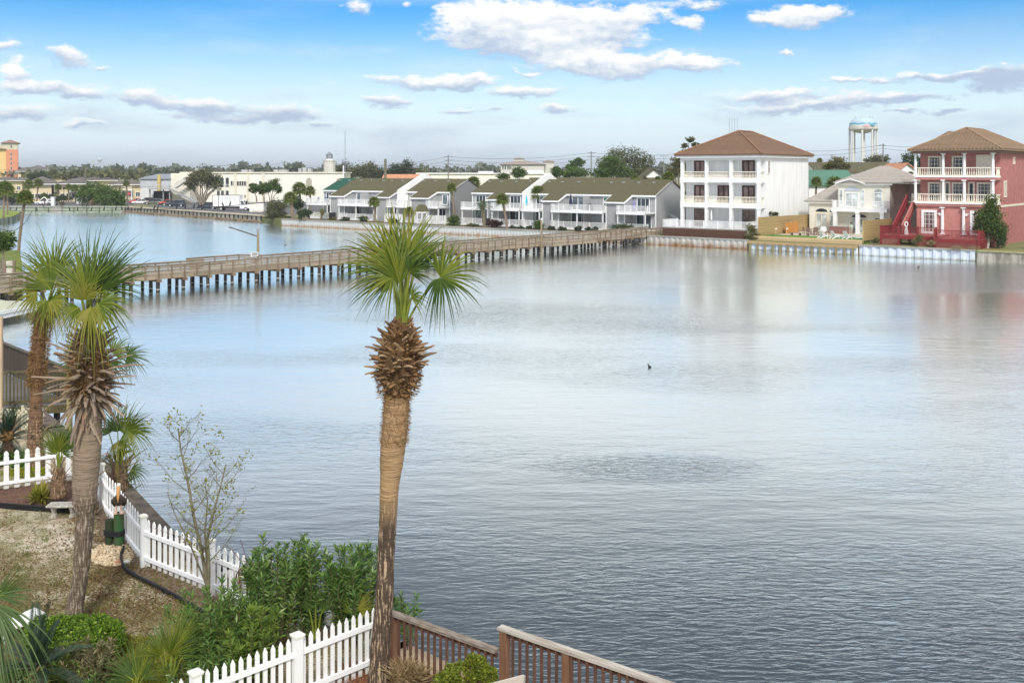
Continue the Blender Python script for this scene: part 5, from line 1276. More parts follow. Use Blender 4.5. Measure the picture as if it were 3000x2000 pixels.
car('bright red car at the left end of the parked row behind the white sedan', 402, 596, 4.4, carpaint('red', (.55, .045, .03)), False, 205)
car('dark maroon car squeezed behind the grey estate', 428, 596.5, 4.4, carpaint('maroon', (.10, .012, .018)), True, 205)
car('red sports car behind the black car in the parked row', 489, 600, 4.5, carpaint('bright_red', (.48, .035, .025)), False, 205)
car('black car between red sports car and navy car', 497, 603, 4.5, carpaint('black', (.016, .017, .02)), False, 200)
car('white van with dark windows parked at the foot of the outside stairs', 535, 590, 5.2, carpaint('van_white', (.74, .74, .73)), True, 222, 'van')
car('dark blue car in front of the box truck tail', 608, 613.5, 4.7, carpaint('ink', (.025, .032, .055)), True, 184)
car('white pickup style car parked at the gate on the far left lawn', 131, 600, 4.9, carpaint('white', None) if False else MATS['car_paint_white'], True, 180)
car('small white car seen beside the stop sign left of the warehouse', 377, 584.5, 4.4, MATS['car_paint_white'], False, 190)
p = G(672, 617, LZ+.02); tk = thing('box_truck', 'white box truck with grey lettering parked beside the water', 'truck', p, R(-3))
mb = MB(); mb.box(-3.4, 2.65, -1.2, 1.2, .95, 3.5); mb.build('cargo_box', white, tk)
mb = MB()
for y in (-1.22, 1.22): mb.bar((-3.42, y, 3.5), (2.66, y, 3.5), .06, .1); mb.bar((-3.42, y, .95), (2.66, y, .95), .06, .12); mb.bar((-3.42, y, 1.0), (-3.42, y, 3.46), .1, .08); mb.bar((-2.1, y*1.002, 1.02), (-2.1, y*1.002, 3.44), .14, .03)
mb.build('box_edging', mat('dark_trim', (.10, .10, .105), .6), tk)
mb = MB(); mb.box(-3.3, 3.6, -.45, .45, .55, .9); mb.box(-2.9, 1.8, -1.1, -1.0, .55, .92); mb.build('chassis', dark, tk)
mb = MB()
loft(mb, [[(2.7, -1.0, .5), (2.7, 1.0, .5), (2.7, 1.0, 2.35), (2.7, -1.0, 2.35)], [(3.35, -1.0, .5), (3.35, 1.0, .5), (3.35, .92, 2.3), (3.35, -.92, 2.3)], [(3.95, -1.0, .5), (3.95, 1.0, .5), (3.95, .95, 1.5), (3.95, -.95, 1.5)], [(4.75, -.9, .55), (4.75, .9, .55), (4.75, .85, 1.3), (4.75, -.85, 1.3)], [(4.9, -.8, .6), (4.9, .8, .6), (4.9, .8, 1.0), (4.9, -.8, 1.0)]])
mb.build('cab', white, tk)
for s_ in (-1, 1):
    mb = MB(); mb.add([(2.85, 1.004*s_, 1.5), (3.75, 1.0*s_, 1.5), (3.35, .94*s_, 2.2), (2.85, 1.0*s_, 2.2)], [(0, 1, 2, 3)]); mb.build('side_window', pane_dark, tk)
    mb = MB(); mb.box(4.86, 4.93, s_*.62-.14, s_*.62+.14, .85, 1.03); mb.build('headlight', lampw, tk)
mb = MB(); mb.add([(3.38, -.86, 2.27), (3.38, .86, 2.27), (3.97, .88, 1.53), (3.97, -.88, 1.53)], [(3, 2, 1, 0)]); mb.build('windscreen', pane_dark, tk)
mb = MB(); mb.box(4.88, 5.05, -.95, .95, .42, .62); mb.build('bumper', dark, tk)
for x in (-1.6, 4.1):
    for y in (-.95, .95): wheel(tk, x, y, .42, .28)
ltg = mat('truck_lettering', (.35, .37, .38), .6)
textmesh('lettering', 'GRANITE', 1.0, (-.1, -1.206, 2.75), (R(90), 0, 0), ltg, tk)
mb = MB(); mb.box(-1.2, 1.2, -1.212, -1.2, 2.25, 2.29); mb.box(-.7, .8, -1.212, -1.2, 1.95, 2.03); mb.box(-.2, .5, -1.212, -1.2, 3.18, 3.24); mb.build('fine_print', ltg, tk)
# stop sign
p = G(379, 589, LZ); t = thing('stop_sign', 'red octagonal stop sign on a thin post by the warehouse', 'sign', p)
mb = MB(); mb.tube([(0, 0, 0), (0, 0, 2.2)], .06, 6); mb.build('post', grey, t)
mb = MB(); mb.yprism([(.46*math.cos(R(22.5+45*i)), 2.2+.46*math.sin(R(22.5+45*i))) for i in range(8)], -.12, -.07); mb.build('plate', mat('stop_red', (.50, .03, .03), .5), t)
textmesh('lettering', 'STOP', .28, (0, -.126, 2.2), (R(90), 0, 0), white, t)

# ------------------------------------------------------------------ cable with cormorants
CAB = [(-60, 617.5, 250), (204, 617.8, 240), (300, 617.2, 235), (374, 615.4, 230), (462, 613.2, 222), (520, 611.6, 217), (581, 609.6, 212), (632, 606.5, 207), (722, 599, 200), (836, 586, 192)]
t = thing('cable', 'dark overhead cable sagging low over the far water with cormorants on it', 'cable', (0, 0, 0))
mb = MB(); mb.tube([A(*c) for c in CAB], .06, 5); mb.build('strand', black, t)
def cab_at(px):
    for a, b_ in zip(CAB[:-1], CAB[1:]):
        if a[0] <= px <= b_[0]: f = (px-a[0])/(b_[0]-a[0]); return A(px, a[1]+(b_[1]-a[1])*f, a[2]+(b_[2]-a[2])*f)
bird_m = mat('black_feathers', (.018, .018, .02), .7, .3, 6)
def bird():
    t = thing('cormorant', '', 'bird', (0, 0, 0), 0, 'cormorants at the far water')
    mb = MB(); mb.tube([(-.22, 0, -.12), (-.12, 0, .08), (.0, 0, .32), (.10, 0, .52), (.13, 0, .68), (.10, 0, .80), (.17, 0, .88), (.25, 0, .88)], [.03, .10, .17, .14, .07, .05, .06, .04], 8); mb.build('body', bird_m, t, True)
    mb = MB(); mb.tube([(.24, 0, .885), (.42, 0, .87)], [.03, .012], 5); mb.build('bill', mat('bill', (.30, .24, .12)), t)
    for y in (-.06, .06): mb = MB(); mb.tube([(.02, y, .2), (.06, y, 0)], .02, 5); mb.build('leg', bird_m, t)
    return t
b0 = bird()
BL = [(48, None, 0, 'black cormorant low on the cable near the left edge behind the leaning palm'), (108, None, 180, 'black cormorant on the cable just right of the leaning palm'), (204, None, 180, 'black cormorant leaning right on the cable below the pampas grass gap'),
      (227, None, 0, 'black cormorant on the cable, second from the outfall block'), (268, None, 0, 'small black cormorant on the cable under the pampas grass'), (305, None, 0, 'black cormorant on the cable under the left part of the big bush'),
      (339, None, 0, 'black cormorant on the cable under the middle of the big bush'), (357, None, 180, 'black cormorant on the cable under the right end of the big bush'), (374, None, 0, 'black cormorant on the cable where the timber bulkhead begins'),
      (414, None, 0, 'black cormorant on the cable below the white sedan'), (452, None, 0, 'black cormorant on the cable below the grey estate car, left of a pair'), (462, None, 0, 'black cormorant on the cable below the grey estate car, right of a pair'),
      (518, None, 0, 'black cormorant on the cable below the navy car'), (543, None, 0, 'black cormorant on the cable right of the navy car'), (568, None, 0, 'black cormorant alone on the cable in the gap between cars and truck'),
      (584, None, 180, 'black cormorant on the cable at the nose of the dark blue car, left of two'), (589, None, 0, 'black cormorant on the cable at the nose of the dark blue car, right of two'), (653, None, 180, 'black cormorant facing left on the cable before the truck box'),
      (674, None, 0, 'black cormorant facing right on the cable before the truck box'), (722, None, 0, 'black cormorant on the cable just beyond the truck bonnet'),
      (128, 605, 180, 'black cormorant on the far left bulkhead under the white car'), (170, 606, 0, 'black cormorant on the concrete outfall block'), (244, 611, 0, 'black cormorant on a bulkhead post, left of the two by the pampas grass'), (257, 611, 0, 'black cormorant on a bulkhead post, right of the two by the pampas grass')]
for i, (px, py, rot, lab) in enumerate(BL):
    loc = cab_at(px)+Zv*.05 if py is None else Vector((A(px, 0, 257).x, 256.6 if px != 170 else 256.3, 1.42 if px != 170 else 1.65))
    if i == 0: b0.location = loc; b0['label'] = lab; b0.rotation_euler.z = R(rot)
    else: dup(b0, loc, R(rot), lab)
# duck on the water in front
p = G(1903, 1076, 0); t = thing('duck', 'small dark duck swimming alone on the open lake', 'duck', p, R(115)); t.scale = (.6,)*3
mb = MB(); mb.tube([(-.24, 0, .10), (-.12, 0, .07), (.04, 0, .08), (.16, 0, .10), (.19, 0, .2), (.2, 0, .27), (.26, 0, .29)], [.02, .085, .10, .07, .035, .045, .03], 8); mb.build('body', mat('dark_plumage', (.035, .028, .022), .7, .4, 14), t, True)
mb = MB(); mb.tube([(.26, 0, .285), (.33, 0, .275)], [.022, .012], 6); mb.build('bill', MATS['bill'], t)
for px, py, lab in ((835, 719, 'tiny dark coot on the lake left of the central palm fronds'), (2690, 783, 'tiny dark coot out on the water below the red deck')):
    dup(t, G(px, py, 0), R(20), lab)

# ------------------------------------------------------------------ poles and wires
pole_m = mat('utility_pole_wood', (.17, .15, .13), .9, .2, 2)
UP = [(594, 477, 380, 'utility pole behind the oak crown at the left'), (676, 480, 380, 'utility pole above the cream roof right of the oak'), (834, 472, 380, 'utility pole above the middle of the cream roof'), (250, 492, 330, 'utility pole among the yellow apartment roofs'),
      (1313, 454, 300, 'tall utility pole with three crossarms behind the short townhouse row'), (1732, 444, 300, 'tall utility pole left of the big oak behind the right townhouses'), (2583, 421, 260, 'leaning utility pole right of the big water tower')]
tops = {}
for px, yt, Y, lab in UP:
    p = A(px, yt, Y); t = thing('utility_pole', lab, 'utility pole', (p.x, Y, LZ), 0, 'utility poles')
    mb = MB(); hh = p.z-LZ; mb.tube([(0, 0, 0), (.4 if px == 2583 else 0, 0, hh)], [.2, .13], 7); mb.build('pole', pole_m, t)
    for k in range(3 if px in (1313,) else 1 if px != 1732 else 2): mb = MB(); z = hh-.5-k*1.1; mb.bar((-1.3, 0, z), (1.3, .3, z), .14, .14); mb.build('crossarm', pole_m, t)
    tops[px] = p
def wire(label, a, b_, sag):
    t = thing('power_line', label, 'power line', (0, 0, 0), 0, 'power lines')
    mb = MB(); mb.tube([a+(b_-a)*(i/12)-Zv*(sag*4*(i/12)*(1-i/12)) for i in range(13)], .035, 4); mb.build('conductor', mat('wire', (.10, .10, .105), .6), t)
W_ = [(A(1000, 487, 330), tops[1313]-Zv*.5, 1.0, 'power line rising to the tall pole from the bell tower side, upper'), (A(1060, 498, 330), tops[1313]-Zv*1.6, 1.0, 'power line rising to the tall pole from the bell tower side, lower'),
      (tops[1313]-Zv*.5, tops[1732]-Zv*.3, 1.2, 'topmost power line between the two tall poles'), (tops[1313]-Zv*1.5, tops[1732]-Zv*1.2, 1.3, 'middle power line between the two tall poles'), (tops[1313]-Zv*2.7, tops[1732]-Zv*2.2, 1.3, 'lowest power line between the two tall poles'),
      (tops[1732]-Zv*.3, A(2010, 448, 270), .8, 'upper power line from the big oak toward the white house'), (tops[1732]-Zv*1.3, A(2010, 460, 270), .8, 'lower power line from the big oak toward the white house'),
      (A(2340, 442, 250), tops[2583]-Zv*.3, .6, 'upper power line between the white house roof and the leaning pole'), (A(2340, 455, 250), tops[2583]-Zv*1.2, .6, 'lower power line between the white house roof and the leaning pole'), (tops[2583]-Zv*.3, A(2720, 428, 260), .4, 'upper power line from the leaning pole to the red house'), (tops[2583]-Zv*1.2, A(2720, 438, 260), .4, 'lower power line from the leaning pole to the red house'),
      (tops[594]-Zv*.5, tops[676]-Zv*.5, .4, 'power line over the oak crown'), (tops[676]-Zv*.5, tops[834]-Zv*.5, 1.0, 'power line over the cream roof'), (tops[834]-Zv*.5, A(960, 486, 380), .7, 'power line ending behind the bell tower'), (A(0, 497, 330), tops[250]-Zv*.5, .6, 'power line across the yellow apartment roofs')]
for a, b_, s_, lab in W_: wire(lab, a, b_, s_)
def lightpole(px, yt, Y, lab, head=True):
    p = A(px, yt, Y); t = thing('street_light', lab, 'street light', (p.x, Y, LZ), 0, 'distant car park lights'); hh = p.z-LZ
    mb = MB(); mb.tube([(0, 0, 0), (0, 0, hh)], [.16, .1], 6); mb.build('pole', grey, t)
    mb = MB(); mb.box(-1.6, 1.6, -.2, .2, hh, hh+.25); mb.build('lamp_head', grey, t)
for px, yt, lab in ((1240, 478, 'thin light pole just right of the rounded wood'), (1281, 487, 'low light pole left of the tall three armed pole'), (1345, 482, 'light pole right of the tall three armed pole'), (1363, 485, 'wide headed light pole near the pale bare trees'), (1403, 479, 'light pole in the middle of the far car park'), (1444, 480, 'light pole left of the bank building'), (1945, 458, 'white light pole right of the big oak')): lightpole(px, yt, 420, lab)
p = A(1129, 466, 235); t = thing('wooden_post', 'tall greenish wooden post in front of the rounded wood', 'pole', (p.x, 235, LZ)); mb = MB(); mb.tube([(0, 0, 0), (0, 0, p.z-LZ)], .3, 8); mb.build('pole', mat('greenish_pole', (.17, .165, .11), .9, .2, 3), t)
p = A(1011, 383, 300); t = thing('flagpole', 'very tall thin mast rising beside the bell tower', 'mast', (p.x, 300, LZ)); mb = MB(); mb.tube([(0, 0, 0), (0, 0, p.z-LZ)], [.13, .07], 7); mb.build('mast', mat('mast_metal', (.22, .25, .27), .5), t)
p = A(1006, 485, 236); t = thing('flagpole', 'short white pole at the ridge of the green roofed townhouse', 'pole', (p.x, 236, LZ)); mb = MB(); mb.tube([(0, 0, 0), (0, 0, p.z-LZ)], .14, 7); mb.build('mast', white, t)
p = A(2148, 346, 420); t = thing('cell_mast', 'slim lattice radio mast behind the white house roof', 'mast', (p.x, 420, LZ)); hh = p.z-LZ
mb = MB()
for a in range(3): mb.tube([(.7*math.cos(2.1*a), .7*math.sin(2.1*a), 0), (.45*math.cos(2.1*a), .45*math.sin(2.1*a), hh-7)], .07, 4)
for i in range(26): z = (hh-7)*i/26; mb.bar((-.5, 0, z), (.5, .2, z+.8), .05, .05)
mb.build('lattice', grey, t)
mb = MB(); mb.bar((-1.7, 0, hh-7.2), (1.7, 0, hh-7.2), .2, .2); [mb.tube([(x, 0, hh-7), (x, 0, hh-(0 if x else 1))], .09, 5) for x in (-1.6, -.5, .6, 1.7)]; mb.build('antenna', grey, t)

# ------------------------------------------------------------------ the big water tower
Y = 730; k = Y/F; p = A(2529, 470, Y); wt_ = thing('water_tower', 'big water tower with beach mural tank on several white legs', 'water tower', (p.x, Y, LZ))
b0z = A(0, 505, Y).z-LZ; zz = lambda py: b0z+(505-py)*k
m, t2, b = nodes('tank_mural'); Lk = t2.links.new
tcx = N(t2, 'ShaderNodeTexCoord'); spx = N(t2, 'ShaderNodeSeparateXYZ'); Lk(tcx.outputs['Object'], spx.inputs[0])
nn = N(t2, 'ShaderNodeTexNoise'); nn.inputs['Scale'].default_value = .35; Lk(tcx.outputs['Object'], nn.inputs['Vector'])
ad = N(t2, 'ShaderNodeMath', operation='MULTIPLY_ADD'); ad.inputs[1].default_value = 1.6; Lk(nn.outputs['Fac'], ad.inputs[0]); Lk(spx.outputs[2], ad.inputs[2])
mr = N(t2, 'ShaderNodeMapRange'); mr.inputs[1].default_value = zz(380)+.8; mr.inputs[2].default_value = zz(348)+.8; Lk(ad.outputs[0], mr.inputs[0])
rr = ramp(t2, [(0, (.60, .54, .46)), (.36, (.66, .62, .55)), (.43, (.25, .50, .55)), (.50, (.03, .22, .38)), (.56, (.05, .30, .48)), (.60, (.40, .52, .60)), (1, (.42, .55, .62))]); Lk(mr.outputs[0], rr.inputs[0]); Lk(rr.outputs[0], b.inputs['Base Color']); b.inputs['Roughness'].default_value = .5
r0 = 41*k
mb = MB(); mb.lathe([(r0*.95, zz(382)), (r0, zz(377)), (r0*.99, zz(368)), (r0*.9, zz(358)), (r0*.72, zz(351)), (r0*.55, zz(347)), (0, zz(346))], n=32); mb.build('tank', m, wt_, True)
mb = MB(); mb.lathe([(0, zz(392)), (r0*.35, zz(390)), (r0*.7, zz(385.5)), (r0*.95, zz(382))], n=32); mb.build('tank_bowl', mat('bowl_tan', (.50, .45, .38), .6), wt_, True)
mb = MB(); mb.lathe([(r0*1.0, zz(379)), (r0*1.06, zz(378.9)), (r0*1.06, zz(378)), (r0*1.0, zz(377.9))], n=32); mb.build('catwalk', mat('tower_leg_white', (.66, .65, .62), .6), wt_)
lw = MATS['tower_leg_white']
for i in range(8): a = R(22+45*i); mb = MB(); mb.tube([(r0*.92*math.cos(a), r0*.92*math.sin(a), 0), (r0*.92*math.cos(a), r0*.92*math.sin(a), zz(379))], .75, 9); mb.build('leg', lw, wt_)
mb = MB(); mb.tube([(0, 0, 0), (0, 0, zz(390))], 1.2, 12); mb.build('riser', lw, wt_)
mb = MB(); [mb.tube([(r0*.6*math.cos(a), r0*.6*math.sin(a), zz(349)), (r0*.6*math.cos(a), r0*.6*math.sin(a), zz(344)+.8)], .12, 4) for a in (.3, 1.2, 2.2, 3.1, 4.1, 5.2, 5.9)]; mb.build('antenna', grey, wt_)
mb = MB(); mb.ball((-.6, -r0*.99, zz(371)), (2.6, .4, 1.5), 10, 6); mb.build('shell_picture', mat('shell_pink', (.62, .46, .42), .6, .2, 1), wt_)
mb = MB(); mb.tube([(1.0, -r0*1.0, zz(367)), (3.0, -r0*.97, zz(370)), (4.6, -r0*.90, zz(369)), (5.8, -r0*.85, zz(367))], [.3, .9, .6, .1], 7); mb.bar((2.6, -r0*.98, zz(369)), (3.3, -r0*.985, zz(366)), .3, .5); mb.build('dolphin_picture', mat('dolphin_blue', (.12, .30, .42), .6, .2, 1), wt_)

# ------------------------------------------------------------------ buildings behind
def gabled(label, name, px0, px1, ye, yr, Y, depth, wallm, roofm, ridge='x', base=LZ, over=.5, cat='house'):
    x0, x1 = A(px0, 0, Y).x, A(px1, 0, Y).x; ze, zr = A(0, ye, Y).z, A(0, yr, Y).z
    t = thing(name, label, cat, (x0, Y, 0)); w_ = x1-x0; mb = MB()
    if ridge == 'x':
        mb.xprism([(0, base-.3), (depth, base-.3), (depth, ze), (depth/2, zr-.15), (0, ze)], 0, w_); mb.build('wall', wallm, t)
        mb = MB(); kk = (zr-ze)/(depth/2); mb.xprism([(-over, ze-kk*over), (depth/2, zr-.0), (depth+over, ze-kk*over), (depth+over, ze-kk*over+.2), (depth/2, zr+.2), (-over, ze-kk*over+.2)], -over, w_+over)
    else:
        mb.yprism([(0, base-.3), (w_, base-.3), (w_, ze), (w_/2, zr-.15), (0, ze)], 0, depth); mb.build('wall', wallm, t)
        mb = MB(); kk = (zr-ze)/(w_/2); mb.yprism([(-over, ze-kk*over), (w_/2, zr), (w_+over, ze-kk*over), (w_+over, ze-kk*over+.2), (w_/2, zr+.2), (-over, ze-kk*over+.2)], -over, depth+over)
    mb.build('roof', roofm, t); return t
terra = bandmat('terracotta_tiles', (.48, .23, .13), (.28, .12, .07), .25, 2, .9, .25, .25, 1.0, .3)
green_t = bandmat('green_glazed_tiles', (.07, .17, .12), (.025, .07, .05), .26, 2, .45, .25, .2, 2.0, .5)
gabled('house with terracotta roof behind the short townhouse rows', 'house', 1123, 1250, 528, 513, 262, 9, crm, terra)
gabled('low house with bright green tiled roof right of the tall white house', 'house', 2370, 2500, 541, 501, 185, 9, white, green_t)
gabled('long house with olive shingle roof below the big water tower', 'house', 2395, 2622, 505, 477, 240, 12, crm, shingle)
gabled('small white gable house behind the cream house roof', 'house', 2622, 2692, 506, 480, 205, 10, white, terra, 'y')
gabled('low terracotta roofed house left of the small white gable', 'house', 2572, 2650, 517, 505, 200, 7, white, terra)
gabled('white gable end peeking out below the big oak', 'house', 1890, 1940, 516, 495, 210, 9, white, shingle, 'y')
gabled('tiny white dormer gable above the right townhouse ridge', 'house', 1880, 1897, 527, 517, 190, 6, white, shingle, 'y')
gabled('hidden olive roofed back row of townhouses behind the right row', 'house', 1560, 1960, 545, 524, 186, 9, siding, shingle)
Y = 330; x0, x1 = A(1222, 0, Y).x, A(1592, 0, Y).x
t = thing('flat_building', 'long low cream building with flat roof behind the townhouses', 'building', (x0, Y, 0))
mb = MB(); mb.box(0, x1-x0, 0, 20, 1, A(0, 510, Y).z); mb.build('wall', crm, t); mb = MB(); mb.box(-.4, x1-x0+.4, -.5, 20.4, A(0, 510, Y).z+.01, A(0, 506.5, Y).z); mb.build('parapet', white, t)
mb = MB(); mb.box((x1-x0)*.48, (x1-x0)*.6, 4, 9, A(0, 506.5, Y).z, A(0, 502, Y).z); mb.box((x1-x0)*.87, (x1-x0), 2, 9, A(0, 506.5, Y).z, A(0, 499, Y).z); mb.build('rooftop_unit', white, t)
Y = 520; ax = lambda px: A(px, 0, Y).x; az_ = lambda py: A(0, py, Y).z
t = thing('bank_building', 'pale hip roofed bank building with cupola and corner tower far behind', 'building', (ax(1467), Y, 0)); o_ = ax(1467)
pale = mat('pale_render', (.60, .58, .53), .85); roofp = mat('pale_brown_roof', (.30, .25, .215), .9)
mb = MB(); mb.box(0, ax(1594)-o_, 0, 22, 1, az_(482)); mb.build('wall', pale, t); hip_roof(t, -1, ax(1594)-o_+1, -1, 23, az_(481), az_(468)-az_(481), roofp)
mb = MB(); mb.box(ax(1506)-o_, ax(1536)-o_, 8, 14, az_(475), az_(465)); mb.build('cupola', pale, t); hip_roof(t, ax(1504)-o_, ax(1538)-o_, 7.5, 14.5, az_(464.6), .9, roofp, 'cupola_roof')
mb = MB(); mb.box(ax(1593)-o_, ax(1625)-o_, 4, 10, 1, az_(474)); mb.build('corner_tower', pale, t); hip_roof(t, ax(1590)-o_, ax(1628)-o_, 3.4, 10.6, az_(473.4), 1.0, roofp, 'tower_roof')
for px in (1473, 1480, 1488, 1494): winlocal(t, (ax(px)-o_-.4, 0, az_(497)), (1, 0, 0), (0, -1, 0), .9, 2.0, pale, pane_dark, 1, 1, .12)
# gate at the far left
t = thing('white_gate', 'white arched driveway gate with two pillars on the far left lawn', 'gate', G(136, 603, LZ))
kx = lambda px: A(px, 0, G(136, 603, LZ).y).x-G(136, 603, LZ).x
for px in (156,): mb = MB(); mb.box(kx(px)-.4, kx(px)+.4, -.4, .4, 0, 2.1); mb.box(kx(px)-.5, kx(px)+.5, -.5, .5, 2.1, 2.3); mb.build('pillar', white, t)
mb = MB(); mb.tube([(kx(121+i*2.2), 0, 1.1+1.1*math.sin(math.pi*(.15+.85*i/9))) for i in range(10)], .13, 6); mb.bar((kx(140), 0, 1.6), (kx(153), 0, 1.6), .1, .15); mb.build('arch', white, t)
t = thing('white_pillar', 'white gate pillar right of the driveway before the big bushes', 'pillar', G(232, 597, LZ)); mb = MB(); mb.box(-.5, .5, -.5, .5, 0, 1.95); mb.build('shaft', white, t); mb = MB(); mb.box(-.62, .62, -.62, .62, 1.95, 2.15); mb.build('cap', white, t)
t = thing('picket_fence', 'low white rail fence behind the driveway gate', 'fence', G(165, 588, LZ)); Yk = G(165, 588, LZ).y/F
railing(t, [(0, 0), (55*Yk, 0)], 0, 1.3, white, .5, .1, 'rail_panel', 3, .2)
for px, yt, yb, lab in ((187, 556, 603, 'black lantern post beside the outfall block'), (138, 552, 590, 'black lantern post behind the driveway arch')):
    p = G(px, yb, LZ); t = thing('lantern_post', lab, 'street lamp', p); hh = A(px, yt, p.y).z-LZ; mb = MB(); mb.tube([(0, 0, 0), (0, 0, hh)], .08, 6); mb.build('post', black, t); mb = MB(); mb.lathe([(.12, hh), (.25, hh+.25), (.22, hh+.6), (0, hh+.85)], n=8); mb.build('lantern', black, t)
# ------------------------------------------------------------------ background vegetation
LG = leafmat('leaf_green', [(.047, .088, .016), (.081, .135, .024), (.121, .189, .038)], .25)
LO = leafmat('leaf_olive', [(.068, .078, .030), (.115, .119, .046), (.162, .162, .068)], .2)
LD = leafmat('leaf_dark', [(.024, .043, .016), (.043, .070, .024), (.068, .101, .035)], .2)
LB_ = leafmat('leaf_brownish', [(.101, .088, .034), (.149, .142, .041), (.189, .162, .068)], .2)
LF = leafmat('leaf_far_hazed', [(.090, .105, .075), (.128, .143, .098), (.165, .180, .128)], .2)  # paler, greyer greens: distance haze mixed into the leaf colour
LP = leafmat('palm_leaf', [(.10, .15, .03), (.15, .20, .04), (.21, .26, .06), (.27, .29, .08)], .45)
LPB = leafmat('palm_leaf_bluish', [(.09, .13, .075), (.14, .19, .11), (.20, .25, .15)], .25)
LDR = leafmat('leaf_dry', [(.20, .14, .07), (.30, .22, .12), (.40, .32, .19)], .2)
LR = leafmat('leaf_dark_red', [(.045, .014, .016), (.08, .024, .022), (.06, .04, .02)], .2)
bark = mat('grey_bark', (.20, .17, .13), .95, .3, 3, bump=.4)
barkp = mat('palm_bark', (.27, .21, .15), .95, .35, 6, c2=(.15, .11, .075), stretch=(1, 1, 4))
boot = mat('brown_leaf_bases', (.20, .125, .065), .95, .4, 9, c2=(.10, .06, .03))
def crown(blobs, n, cr=.28, flat=.7):
    """leaf points grouped in clumps through the volume of some ellipsoids"""
    out = []; tot = sum(b_[1][0]*b_[1][1]*b_[1][2] for b_ in blobs)
    vol = [max(.02, (b_[1][0]*b_[1][1]*b_[1][2])) for b_ in blobs]; sv = sum(v**.75 for v in vol)
    for (c, r), v in zip(blobs, vol):
        nb = int(n*v**.75/sv); kc = max(6, min(70, nb//30)); r = np.array(r)
        q = nrs.normal(size=(kc, 3)); q /= np.linalg.norm(q, axis=1, keepdims=True); q *= nrs.uniform(.35, .98, (kc, 1))
        C = np.array(c)+q*r*.92
        pick = nrs.randint(0, kc, nb); off = nrs.normal(size=(nb, 3))*np.array((1, 1, flat))*(r.mean()*cr*nrs.uniform(.6, 1.3, kc)[pick])[:, None]*.62
        out.append(C[pick]+off)
    return np.concatenate(out)
def tree(name, label, Y, pxb, blobs, m, n=1600, leaf=2.0, tr=.28, cat='tree', group=None, zb=LZ, trunk_m=None, stems=1, asp=.6, up=.25, cr=.28):
    """blobs in photo pixels (px, py, rx, ry) at distance Y"""
    k = Y/F; bx_ = A(pxb, 0, Y).x; t = thing(name, label, cat, (bx_, Y, zb), 0, group)
    bl = []
    for (px, py, rx_, ry_) in blobs:
        p = A(px, py, Y); bl.append(((p.x-bx_, rnd.uniform(-.3, .3)*rx_*k, p.z-zb), (rx_*k, rx_*k*.85, ry_*k)))
    P = crown(bl, int(n*1.5), cr); P[:, 2] = np.maximum(P[:, 2], .05)
    mesh_np('crown', leaves(P, leaf*k*3.3, asp, up), 4, m, t)
    mb = MB()
    for s_ in range(stems):
        x0 = (s_-(stems-1)/2)*tr*1.6
        for (c, r) in bl:
            if c[2]-r[2] < .3 and len(bl) > 2: continue
            mid = Vector((c[0]*.35+x0, c[1]*.35, max(.2, (c[2]-r[2])*.7))); mb.tube([(x0, 0, -.2), mid, Vector((c[0]+rnd.uniform(-.2, .2)*r[0], c[1], c[2]-r[2]*.1))], [tr, tr*.6, tr*.16], 7)
            for _ in range(3):
                e = Vector((c[0]+rnd.uniform(-.7, .7)*r[0], c[1]+rnd.uniform(-.6, .6)*r[1], c[2]+rnd.uniform(-.1, .7)*r[2])); mb.tube([mid*.5+Vector(c)*.5-Vector((0, 0, r[2]*.3)), e], [tr*.2, tr*.05], 5)
    if mb.v: mb.build('trunk', trunk_m or bark, t)
    return t
G1 = 'trees around the far lake bank'
tree('oak_tree', 'broad olive oak with brownish right side before the cream building', 275, 590, [(588, 522, 44, 28), (560, 538, 24, 24), (618, 528, 30, 30), (640, 540, 16, 22)], LO, 4200, 1.5, .35, group=G1, stems=2)
tree('green_tree', 'leftmost and lowest of three bright green trees before the cream wall', 255, 755, [(745, 552, 18, 14), (738, 545, 10, 10)], LG, 1300, 1.4, .16, group=G1)
tree('green_tree', 'middle bright green tree of three before the cream wall', 257, 775, [(774, 552, 17, 16), (768, 560, 12, 10)], LG, 1300, 1.4, .16, group=G1)
tree('green_tree', 'rightmost and tallest of three bright green trees before the cream wall', 254, 792, [(800, 544, 24, 20), (786, 555, 14, 14), (816, 556, 12, 12)], LG, 2200, 1.4, .18, group=G1)
tree('shore_bush', 'sprawling olive bush leaning over the water by the end of the long bulkhead', 196, 832, [(805, 620, 34, 36), (820, 600, 28, 24), (790, 642, 20, 15), (834, 645, 22, 12)], LO, 3000, 1.3, .12, 'bush', up=.1)
tree('dark_bush', 'dark evergreen bush behind the thick crosshatched palm', 205, 875, [(872, 596, 22, 20)], LD, 1100, 1.5, .15, 'bush')
tree('round_bush', 'dark round clipped bush left of the leftmost townhouse balcony', 186, 893, [(882, 628, 15, 15), (902, 624, 14, 17)], LD, 1500, 1.1, .1, 'bush')
tree('dark_tree', 'dark tree above the condo roof left of the utility pole', 360, 115, [(112, 518, 34, 20), (140, 530, 16, 14)], LD, 1400, 1.5, .3, group=G1)
tree('big_bush', 'left one of the two big rounded green bushes on the far left shore', 270, 272, [(272, 566, 44, 34), (245, 575, 24, 24), (300, 560, 24, 24)], LG, 3600, 1.5, .2, 'bush')
tree('big_bush', 'right one of the two big rounded green bushes, down to the water', 262, 325, [(325, 572, 46, 32), (330, 600, 40, 16), (296, 585, 20, 25), (352, 590, 18, 25)], LG, 3800, 1.5, .2, 'bush', zb=.6)
tree('pampas_grass', 'pale tan pampas grass clump before the big bushes', 262, 275, [(276, 594, 16, 9)], LDR, 900, 1.6, .1, 'grass clump', asp=.18, up=1.2)
